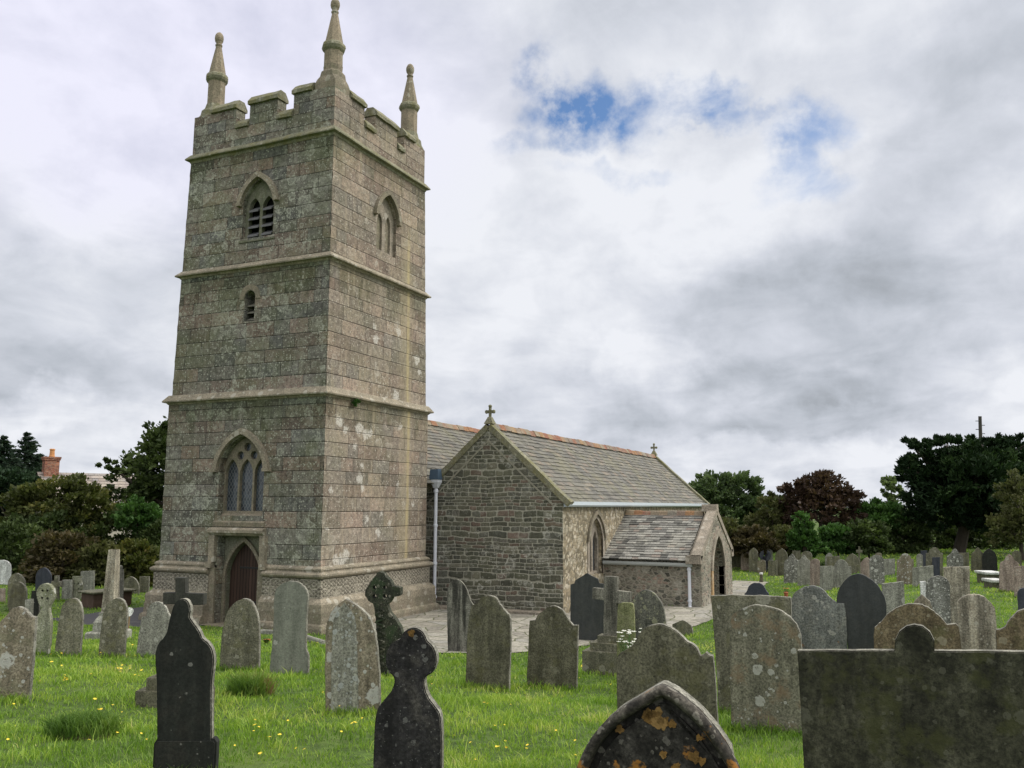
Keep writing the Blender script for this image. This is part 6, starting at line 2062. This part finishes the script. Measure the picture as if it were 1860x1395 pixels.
# ------------------------------------------------------------------ trees and shrubs
def foliage(name, blobs, nclump, nleaf, size, mat, parent, base, seed, up=0.2, clump=0.30, gap=0.0, aspect=1.7):
    """leaf-sized faces gathered in sprays over the surface of several crown masses"""
    g = np.random.default_rng(seed)
    vol = np.array([b[3] * b[5] + b[3] * b[4] for b in blobs])
    pick = g.choice(len(blobs), nclump, p=vol / vol.sum())
    bl = np.array(blobs)[pick]
    d = g.normal(size=(nclump, 3))
    d /= np.linalg.norm(d, axis=1)[:, None]
    d[:, 2] = np.where(d[:, 2] < -0.6, -d[:, 2], d[:, 2])
    rad = 1 - 0.42 * g.uniform(0, 1, nclump) ** 1.6
    rad += g.normal(0, 0.07, nclump)
    cen = bl[:, :3] + d * bl[:, 3:] * rad[:, None]
    cr = clump * np.minimum(bl[:, 3], bl[:, 5]) * g.uniform(0.5, 1.25, nclump)
    tone = g.uniform(0, 1, nclump)
    per = max(1, nleaf // nclump)
    n = per * nclump
    ci = np.repeat(np.arange(nclump), per)
    q = g.normal(size=(n, 3))
    q /= np.linalg.norm(q, axis=1)[:, None]
    q *= (g.uniform(0, 1, n) ** 0.45)[:, None]
    q[:, 2] *= 0.7
    P = cen[ci] + q * cr[ci][:, None]
    # leaf frame: long axis outwards and a little up
    ax = d[ci] * 0.8 + q * 0.6 + g.normal(0, 0.55, (n, 3))
    ax[:, 2] += up
    ax /= np.linalg.norm(ax, axis=1)[:, None]
    sd = np.cross(ax, g.normal(size=(n, 3)))
    sd /= np.linalg.norm(sd, axis=1)[:, None] + 1e-9
    L = size * g.uniform(0.6, 1.4, n)[:, None]
    W = L / aspect
    V = np.stack([P - ax * L * 0.5, P + sd * W * 0.5, P + ax * L * 0.5, P - sd * W * 0.5], 1).reshape(-1, 3) - base
    F = np.arange(n * 4).reshape(-1, 4)
    att = np.clip(tone[ci] * 0.55 + g.uniform(0, 1, n) * 0.45, 0, 1)
    return mesh_np(name, V, F, np.zeros((0, 3), int), mat, att, np.zeros(0), parent), cen


BARK = plain_mat('bark', (0.055, 0.045, 0.035), 0.95, 0.4, 6, 0.7)


def plant(name, label, cat, blobs_px, depth, mat, nclump, nleaf, size, seed, group, trunk=(None, 0.18), up=0.2, clump=0.30, flat=0.9, aspect=1.7, spikes=0):
    """blobs_px: (px, py, half width, half height) of each crown mass in the photograph"""
    k = depth / FPX
    bx = trunk[0] if trunk[0] is not None else sum(b[0] for b in blobs_px) / len(blobs_px)
    B = at_depth(bx, depth)
    r_ = random.Random(seed)
    blobs = []
    for px, py, rx, ry in blobs_px:
        c = CAM + ray(px, py) * (depth + r_.uniform(-0.35, 0.35) * rx * k)
        blobs.append((c[0], c[1], c[2], rx * k, rx * k * flat, ry * k))
    root = empty(name, B)
    tag(root, label, cat, group)
    cr, cen = foliage('crown' if cat == 'tree' else 'foliage', blobs, nclump, nleaf, size, mat, root, B, seed, up, clump, aspect=aspect)
    mb = MB()
    top = max(blobs, key=lambda b: b[2])
    tr = trunk[1]
    t0 = Vector((0, 0, -0.3))
    main = Vector((top[0], top[1], top[2])) - Vector(B)
    fork = main * 0.45 + Vector((0, 0, 0.1))
    mb.tube(t0, fork, tr, tr * 0.7, 8)
    mb.tube(fork, main, tr * 0.7, tr * 0.25, 7)
    for b in blobs:
        e = Vector(b[:3]) - Vector(B)
        mb.tube(fork, e, tr * 0.5, tr * 0.18, 6)
    for i in r_.sample(range(len(cen)), min(len(cen), 26)):
        e = Vector(cen[i]) - Vector(B)
        b = min(blobs, key=lambda q: (Vector(q[:3]) - Vector(cen[i])).length)
        mb.tube(Vector(b[:3]) - Vector(B), e, tr * 0.16, tr * 0.05, 5)
    mb.build('trunk' if cat == 'tree' else 'stems', BARK, root)
    return root


LM = {}
LM['conifer'] = leaf_mat('spruce_needles', [(0.0, (0.008, 0.018, 0.012)), (0.6, (0.020, 0.040, 0.022)), (1.0, (0.045, 0.075, 0.035))], 0.15, 0.6)
LM['cypress'] = leaf_mat('cypress_sprays', [(0.0, (0.007, 0.014, 0.007)), (0.6, (0.018, 0.037, 0.014)), (1.0, (0.057, 0.098, 0.030))], 0.10, 0.7, spec=0.1)
LM['dark'] = leaf_mat('dark_leaves', [(0.0, (0.018, 0.029, 0.012)), (0.5, (0.047, 0.070, 0.023)), (1.0, (0.111, 0.150, 0.049))], 0.2, 0.55, spec=0.15)
LM['green'] = leaf_mat('green_leaves', [(0.0, (0.022, 0.049, 0.014)), (0.5, (0.054, 0.115, 0.030)), (1.0, (0.108, 0.203, 0.054))], 0.25, 0.5, spec=0.15)
LM['mid'] = leaf_mat('mid_green_leaves', [(0.0, (0.034, 0.057, 0.024)), (0.5, (0.081, 0.121, 0.051)), (1.0, (0.162, 0.209, 0.101))], 0.25, 0.55, spec=0.15)
LM['olive'] = leaf_mat('olive_leaves', [(0.0, (0.034, 0.041, 0.016)), (0.5, (0.088, 0.095, 0.038)), (1.0, (0.162, 0.162, 0.068))], 0.25, 0.6, spec=0.15)
LM['rust'] = leaf_mat('rusty_green_leaves', [(0.0, (0.024, 0.029, 0.011)), (0.5, (0.079, 0.094, 0.029)), (0.8, (0.156, 0.144, 0.041)), (1.0, (0.228, 0.132, 0.042))], 0.25, 0.55, spec=0.15)
LM['copper'] = leaf_mat('copper_leaves', [(0.0, (0.018, 0.012, 0.010)), (0.5, (0.055, 0.034, 0.025)), (0.85, (0.105, 0.068, 0.043)), (1.0, (0.12, 0.105, 0.05))], 0.2, 0.5, spec=0.15)
LM['pale'] = leaf_mat('pale_leaves', [(0.0, (0.06, 0.09, 0.035)), (0.5, (0.13, 0.175, 0.075)), (1.0, (0.22, 0.27, 0.13))], 0.35, 0.55)
LM['brown'] = leaf_mat('brown_leaves', [(0.0, (0.029, 0.024, 0.012)), (0.5, (0.072, 0.060, 0.026)), (1.0, (0.144, 0.102, 0.042))], 0.2, 0.6)


def spruce(label, px, ytop, ybot, halfw, depth, seed):
    """layered conifer: whorls of drooping boughs on a straight stem"""
    k = depth / FPX
    B = at_depth(px, depth)
    top = CAM + ray(px, ytop) * depth
    H_ = top[2] - B[2]
    g = np.random.default_rng(seed)
    root = empty('spruce_tree', B)
    tag(root, label, 'tree', 'conifers beyond the churchyard')
    mb = MB()
    mb.tube((0, 0, -0.3), (0, 0, H_), 0.2, 0.02, 8)
    V, att = [], []
    nl = 20
    for i in range(nl):
        t = i / (nl - 1)
        z = H_ * (0.22 + 0.77 * t)
        rad = halfw * k * (1 - t) ** 0.8 * 1.1 + 0.15
        for j in range(9):
            a = g.uniform(0, 6.28)
            L = rad * g.uniform(0.65, 1.15)
            dr = np.array([math.cos(a), math.sin(a), 0.0])
            tip = np.array([dr[0] * L, dr[1] * L, z + L * g.uniform(-0.1, 0.25)])
            root_p = np.array([0, 0, z])
            if j < 4:
                mb.tube(root_p, tip, 0.03, 0.008, 4)
            n = int(26 + 36 * L)
            s = g.uniform(0.1, 1, n)
            P = root_p + (tip - root_p) * s[:, None] + g.normal(0, 0.10, (n, 3)) * (0.4 + L * 0.25)
            ax_ = dr * 0.9 + g.normal(0, 0.45, (n, 3))
            ax_ /= np.linalg.norm(ax_, axis=1)[:, None]
            sd_ = np.cross(ax_, g.normal(size=(n, 3)))
            sd_ /= np.linalg.norm(sd_, axis=1)[:, None]
            l_ = 0.30 * g.uniform(0.6, 1.3, n)[:, None]
            V.append(np.stack([P - ax_ * l_ * 0.5, P + sd_ * l_ * 0.16, P + ax_ * l_ * 0.5, P - sd_ * l_ * 0.16], 1))
            att.append(np.clip(g.uniform(0, 0.5) + g.uniform(0, 0.5, n), 0, 1))
    V = np.concatenate(V).reshape(-1, 3)
    mesh_np('crown', V, np.arange(len(V)).reshape(-1, 4), np.zeros((0, 3), int), LM['conifer'], np.concatenate(att), np.zeros(0), root)
    mb.build('trunk', BARK, root)


spruce('dark blue-green spruce with a pointed top beside the brick chimney', 38, 786, 880, 70, 62, 3)
spruce('dark spruce at the left edge beside the pointed one', -4, 792, 880, 66, 60, 4)
spruce('broad low spruce between the spruces and the cottage roof', 64, 826, 880, 46, 64, 5)
plant('broadleaf_tree', 'dark bushy tree filling in under the spruces', 'tree', [(15, 880, 46, 30), (52, 885, 30, 24), (-10, 900, 50, 36)], 58, leaf_mat('blue_green_leaves', [(0.0, (0.012, 0.025, 0.014)), (0.6, (0.03, 0.055, 0.028)), (1.0, (0.06, 0.095, 0.045))], 0.2, 0.6, spec=0.1), 150, 7000, 0.24, 9, 'trees round the churchyard', (15, 0.15))

TG = 'trees round the churchyard'
SG = 'shrubs and hedge round the churchyard'
plant('shrub', 'large rounded shrub with rusty-tinted leaves in front of the cottage', 'shrub', [(110, 915, 82, 46), (60, 935, 60, 50), (165, 940, 52, 48), (120, 960, 80, 40)], 43, LM['rust'], 260, 13000, 0.22, 11, SG, (110, 0.12))
plant('broadleaf_tree', 'tall dark tree rising behind the tower at the left', 'tree', [(305, 850, 66, 82), (235, 880, 46, 52), (275, 930, 62, 62), (350, 830, 60, 80), (205, 850, 30, 18)], 47, LM['dark'], 320, 17000, 0.24, 12, TG, (300, 0.3))
plant('shrub', 'glossy green shrub below the tall dark tree', 'shrub', [(250, 940, 42, 30), (275, 955, 34, 32)], 42.5, LM['green'], 110, 5000, 0.2, 13, SG, (255, 0.08))
for i, (lab, px, py, rx, ry, d, mt) in enumerate((('tangled dark undergrowth at the far left of the churchyard edge', 20, 1010, 66, 58, 38, 'dark'), ('brown-tinged brambles below the rusty shrub', 115, 1020, 62, 52, 37, 'brown'), ('low olive bush left of the pillar', 180, 1030, 50, 44, 36.5, 'olive'),
                                                   ('bushy growth between pillar and tower', 250, 1030, 50, 46, 37, 'rust'), ('dark hedge growth behind the tower corner', 300, 1005, 54, 64, 42, 'dark'), ('deep green bush low behind the dark undergrowth', 75, 985, 76, 56, 41.5, 'dark'), ('dark bush filling the gap under the tall tree', 205, 985, 66, 60, 43, 'dark'))):
    plant('shrub', lab, 'shrub', [(px, py, rx, ry), (px + rx * 0.45, py + ry * 0.45, rx * 0.6, ry * 0.55), (px - rx * 0.45, py + ry * 0.4, rx * 0.6, ry * 0.55), (px, py + ry * 0.6, rx * 0.8, ry * 0.4)], d, LM[mt], 190, 9000, 0.19, 20 + i, SG, (None, 0.07))

plant('broadleaf_tree', 'broad green tree right behind the aisle roof', 'tree', [(1292, 890, 38, 32), (1345, 893, 44, 32), (1310, 925, 58, 38), (1370, 930, 30, 34)], 62, LM['mid'], 260, 12000, 0.27, 31, TG, (1320, 0.25), clump=0.34)
plant('shrub', 'olive bush between the green tree and the copper tree', 'shrub', [(1403, 940, 32, 44), (1385, 965, 34, 34), (1420, 960, 26, 36)], 57, LM['olive'], 120, 6000, 0.24, 32, SG, (1403, 0.1))
plant('copper_beech', 'copper-leaved tree with a spreading purple-brown crown', 'tree', [(1490, 895, 52, 38), (1530, 915, 40, 32), (1448, 910, 40, 34), (1495, 935, 74, 42)], 56, LM['copper'], 280, 13000, 0.25, 33, TG, (1490, 0.22), clump=0.36, up=0.35)
plant('shrub', 'ivy-green column of foliage in front of the copper tree', 'shrub', [(1460, 955, 22, 26), (1457, 985, 30, 30), (1480, 1000, 26, 22)], 49, LM['green'], 110, 5500, 0.2, 34, SG, (1458, 0.15))
for i, (lab, px, py, rx, ry, d, mt) in enumerate((('brownish low hedge right of the porch', 1372, 990, 50, 30, 50, 'brown'), ('dark low bush directly behind the porch', 1320, 985, 36, 40, 51, 'olive'), ('bright green bush right of the ivy column', 1520, 985, 38, 30, 50, 'green'), ('dark green bush under the right side of the copper tree', 1575, 980, 42, 36, 50, 'dark'),
                                                   ('green bushy tree left of the big cypress', 1600, 945, 46, 36, 55, 'green'), ('shadowy bush left of the cypress trunk', 1640, 980, 50, 40, 55, 'dark'), ('dark hedge under the big cypress', 1705, 980, 56, 36, 60, 'dark'), ('dark hedge farther right under the cypress', 1790, 980, 66, 40, 60, 'dark'), ('hazel-brown bush between the rows and the copper tree', 1430, 985, 32, 26, 51, 'olive'))):
    plant('shrub', lab, 'shrub', [(px, py, rx, ry), (px + rx * 0.45, py + ry * 0.3, rx * 0.6, ry * 0.7), (px - rx * 0.45, py + ry * 0.25, rx * 0.6, ry * 0.7)], d, LM[mt], 160, 7500, 0.21, 40 + i, SG, (None, 0.07))
plant('broadleaf_tree', 'pale yellow-green tree peeping out left of the big cypress', 'tree', [(1618, 885, 20, 18), (1632, 905, 20, 22), (1612, 910, 14, 16)], 68, LM['pale'], 60, 2200, 0.26, 51, TG, (1625, 0.14))
plant('cypress_tree', 'huge almost black cypress with ragged spreading crown at the right', 'tree', [(1665, 820, 36, 24), (1720, 815, 48, 24), (1790, 812, 52, 22), (1850, 815, 50, 24), (1690, 855, 68, 34), (1780, 850, 80, 40), (1860, 860, 70, 50), (1710, 900, 66, 46), (1800, 905, 90, 56), (1740, 945, 60, 36), (1650, 850, 30, 20), (1760, 880, 110, 60), (1700, 930, 60, 40), (1820, 930, 70, 50)], 54, LM['cypress'], 900, 46000, 0.34, 52, TG, (1733, 0.38), up=0.45, clump=0.30, aspect=2.6)
plant('shrub', 'olive-brown bush in front of the big cypress at the right edge', 'shrub', [(1850, 920, 42, 56), (1875, 960, 60, 46), (1825, 970, 34, 36)], 47, LM['olive'], 200, 9500, 0.2, 53, SG, (1850, 0.12))

# more trees farther back close the view between the nearer ones
for i, (lab, px, py, rx, ry, d, mt) in enumerate((('distant round tree left of the copper tree', 1415, 925, 36, 22, 88, 'mid'), ('distant low tree right of the copper tree', 1560, 938, 34, 20, 92, 'mid'), ('distant tree half hidden by the broad green tree', 1270, 900, 34, 26, 90, 'dark'), ('distant tree beyond the cottage', 150, 895, 60, 22, 90, 'dark'), ('distant tree beyond the left shrubs', 20, 915, 60, 34, 84, 'dark'), ('distant dark tree closing the gap right of the copper tree', 1600, 955, 60, 34, 80, 'dark'), ('distant dark tree beyond the big cypress trunk', 1700, 955, 60, 40, 82, 'dark'), ('distant dark tree beyond the right edge bush', 1830, 950, 80, 44, 82, 'dark'), ('distant tree low between the green tree and the copper tree', 1400, 960, 60, 36, 84, 'dark'))):
    plant('broadleaf_tree', lab, 'tree', [(px, py, rx, ry), (px - rx * .6, py + 14, rx * .7, ry), (px + rx * .6, py + 14, rx * .7, ry)], d, LM[mt], 150, 6500, 0.36, 60 + i, TG, (None, 0.2))

# ivy tuft on the string course
B = np.array([1.36, -0.08, 6.66])
o, _ = foliage('wall_fern', [(B[0], B[1], B[2], 0.13, 0.10, 0.16)], 14, 420, 0.075, LM['green'], None, B, 77)
o.location = B
tag(o, 'small green tuft growing on the tower string course', 'plant')

# ------------------------------------------------------------------ cottage, pole, hills
d_ = 60
k = d_ / FPX
Pl, Pr = CAM + ray(78, 858) * d_, CAM + ray(214, 858) * (d_ + 3)
zr = Pl[2]
ux = Vector((Pr[0] - Pl[0], Pr[1] - Pl[1], 0)).normalized()
vx = Vector((-ux.y, ux.x, 0))
Lc = (Vector((Pr[0], Pr[1], 0)) - Vector((Pl[0], Pl[1], 0))).length
gz0 = float(ground_z(Pl[0], Pl[1]))
cot = empty('cottage', (Pl[0], Pl[1], gz0))
cot.rotation_euler = (0, 0, math.atan2(ux.y, ux.x))
tag(cot, 'cottage with mottled slate roof and brick chimney behind the left shrubs', 'house')
hr = zr - gz0
mb = MB()
mb.ring([[(x, -3, 0), (x, -3, hr - 2.6), (x, 0, hr - 0.12), (x, 3, hr - 2.6), (x, 3, 0)] for x in (-0.2, Lc + 2)])
mb.build('wall', plain_mat('cottage_render', (0.42, 0.39, 0.34), 0.9, 0.2, 3, 0.2), cot)
mb = MB()
upc = Vector((0, 3.3, 2.85)).normalized()
for sgn in (-1, 1):
    rows = 15
    for r_ in range(rows):
        x = -0.35
        while x < Lc + 2.2:
            w = rnd.uniform(0.3, 0.55)
            t0, t1 = r_ / rows, (r_ + 1.2) / rows
            y0_, y1_ = sgn * 3.4 * (1 - t0), sgn * 3.4 * max(0, 1 - t1)
            z0_, z1_ = hr - 2.9 + 2.9 * t0, hr - 2.9 + 2.9 * min(1, t1)
            mb.add([(x, y0_, z0_ + 0.06), (x + w, y0_, z0_ + 0.06), (x + w, y1_, z1_ + 0.02), (x, y1_, z1_ + 0.02)], [(0, 1, 2, 3) if sgn < 0 else (3, 2, 1, 0)], rnd.random())
            x += w + 0.01
rf = mb.build('roof', slate_mat('mottled_cottage_slate', [(0.0, (0.16, 0.14, 0.125)), (0.4, (0.27, 0.225, 0.20)), (0.7, (0.20, 0.185, 0.18)), (1.0, (0.36, 0.31, 0.27))], (0.36, 0.32, 0.25), 0.5), cot)
mb = MB()
cw, ch = 13.5 * k, 22 * k
mb.box(0, cw * 2 * 0.9, -0.4, 0.4, hr - 1.6, hr + ch)
mb.box(-0.05, cw * 1.8 + 0.05, -0.45, 0.45, hr + ch + 0.002, hr + ch + 0.12)
mb.box(-0.08, cw * 1.8 + 0.08, -0.48, 0.48, hr + ch + 0.123, hr + ch + 0.24)
cn = mb.build('chimney', block_mat('red_brick', 0.22, 0.075, 0.008, [(0.30, 0.12, 0.075), (0.36, 0.16, 0.10), (0.26, 0.10, 0.07), (0.33, 0.17, 0.12)], (0.30, 0.26, 0.22), 0.005, 0.0, lich=None, grain=0.25), cot)
mb = MB()
z_ = hr + ch + 0.24
mb.lathe(cw * 0.95, 0, [(0.20, z_), (0.17, z_ + 0.12), (0.15, z_ + 0.45), (0.18, z_ + 0.47), (0.18, z_ + 0.53), (0.13, z_ + 0.56)], 10)
mb.build('chimney_pot', plain_mat('terracotta_pot', (0.50, 0.24, 0.10), 0.85, 0.25, 6), cn)

B = at_depth(1782, 74)
top = CAM + ray(1780, 756) * 74
mb = MB()
mb.tube((0, 0, -0.5), (top[0] - B[0], top[1] - B[1], top[2] - B[2]), 0.19, 0.13, 8)
o = mb.build('utility_pole', plain_mat('dark_pole', (0.06, 0.055, 0.05), 0.85, 0.3, 4), None, False, B)
tag(o, 'dark wooden utility pole rising above the big cypress', 'pole')
mb = MB()
hz = top[2] - B[2]
for i in range(6):
    z_ = hz - 0.4 - i * 0.35
    s_ = 1 if i % 2 else -1
    q = Vector((top[0] - B[0], top[1] - B[1], 0)) * (z_ / hz)
    rr_ = Vector((RT[0], RT[1], 0)).normalized()
    mb.tube(q + Vector((0, 0, z_)), q + rr_ * (0.38 * s_) + Vector((0, 0, z_)), 0.03, 0.03, 5)
mb.build('step_iron', M_['dark_iron'], o)

# far hills on the skyline
mb = MB()
n = 90
rings = []
for dist, hh in ((1500, -2), (2300, 14), (2900, 21), (3300, 20)):
    row = []
    for i in range(n + 1):
        a = R(-75) + R(200) * i / n
        z_ = hh * (0.75 + 0.35 * math.sin(i * 0.31) + 0.15 * math.sin(i * 0.9 + 1))
        row.append((CAM[0] + dist * math.cos(a), CAM[1] + dist * math.sin(a), max(z_, -2) if dist > 1600 else -2))
    rings.append(row)
vs = [p for r_ in rings for p in r_]
fs = [(j * (n + 1) + i, j * (n + 1) + i + 1, (j + 1) * (n + 1) + i + 1, (j + 1) * (n + 1) + i) for j in range(3) for i in range(n)]
tag(build('hills', vs, fs, plain_mat('moorland', (0.075, 0.10, 0.095), 0.95, 0.3, 0.01), None, True, uv=False), kind='structure')
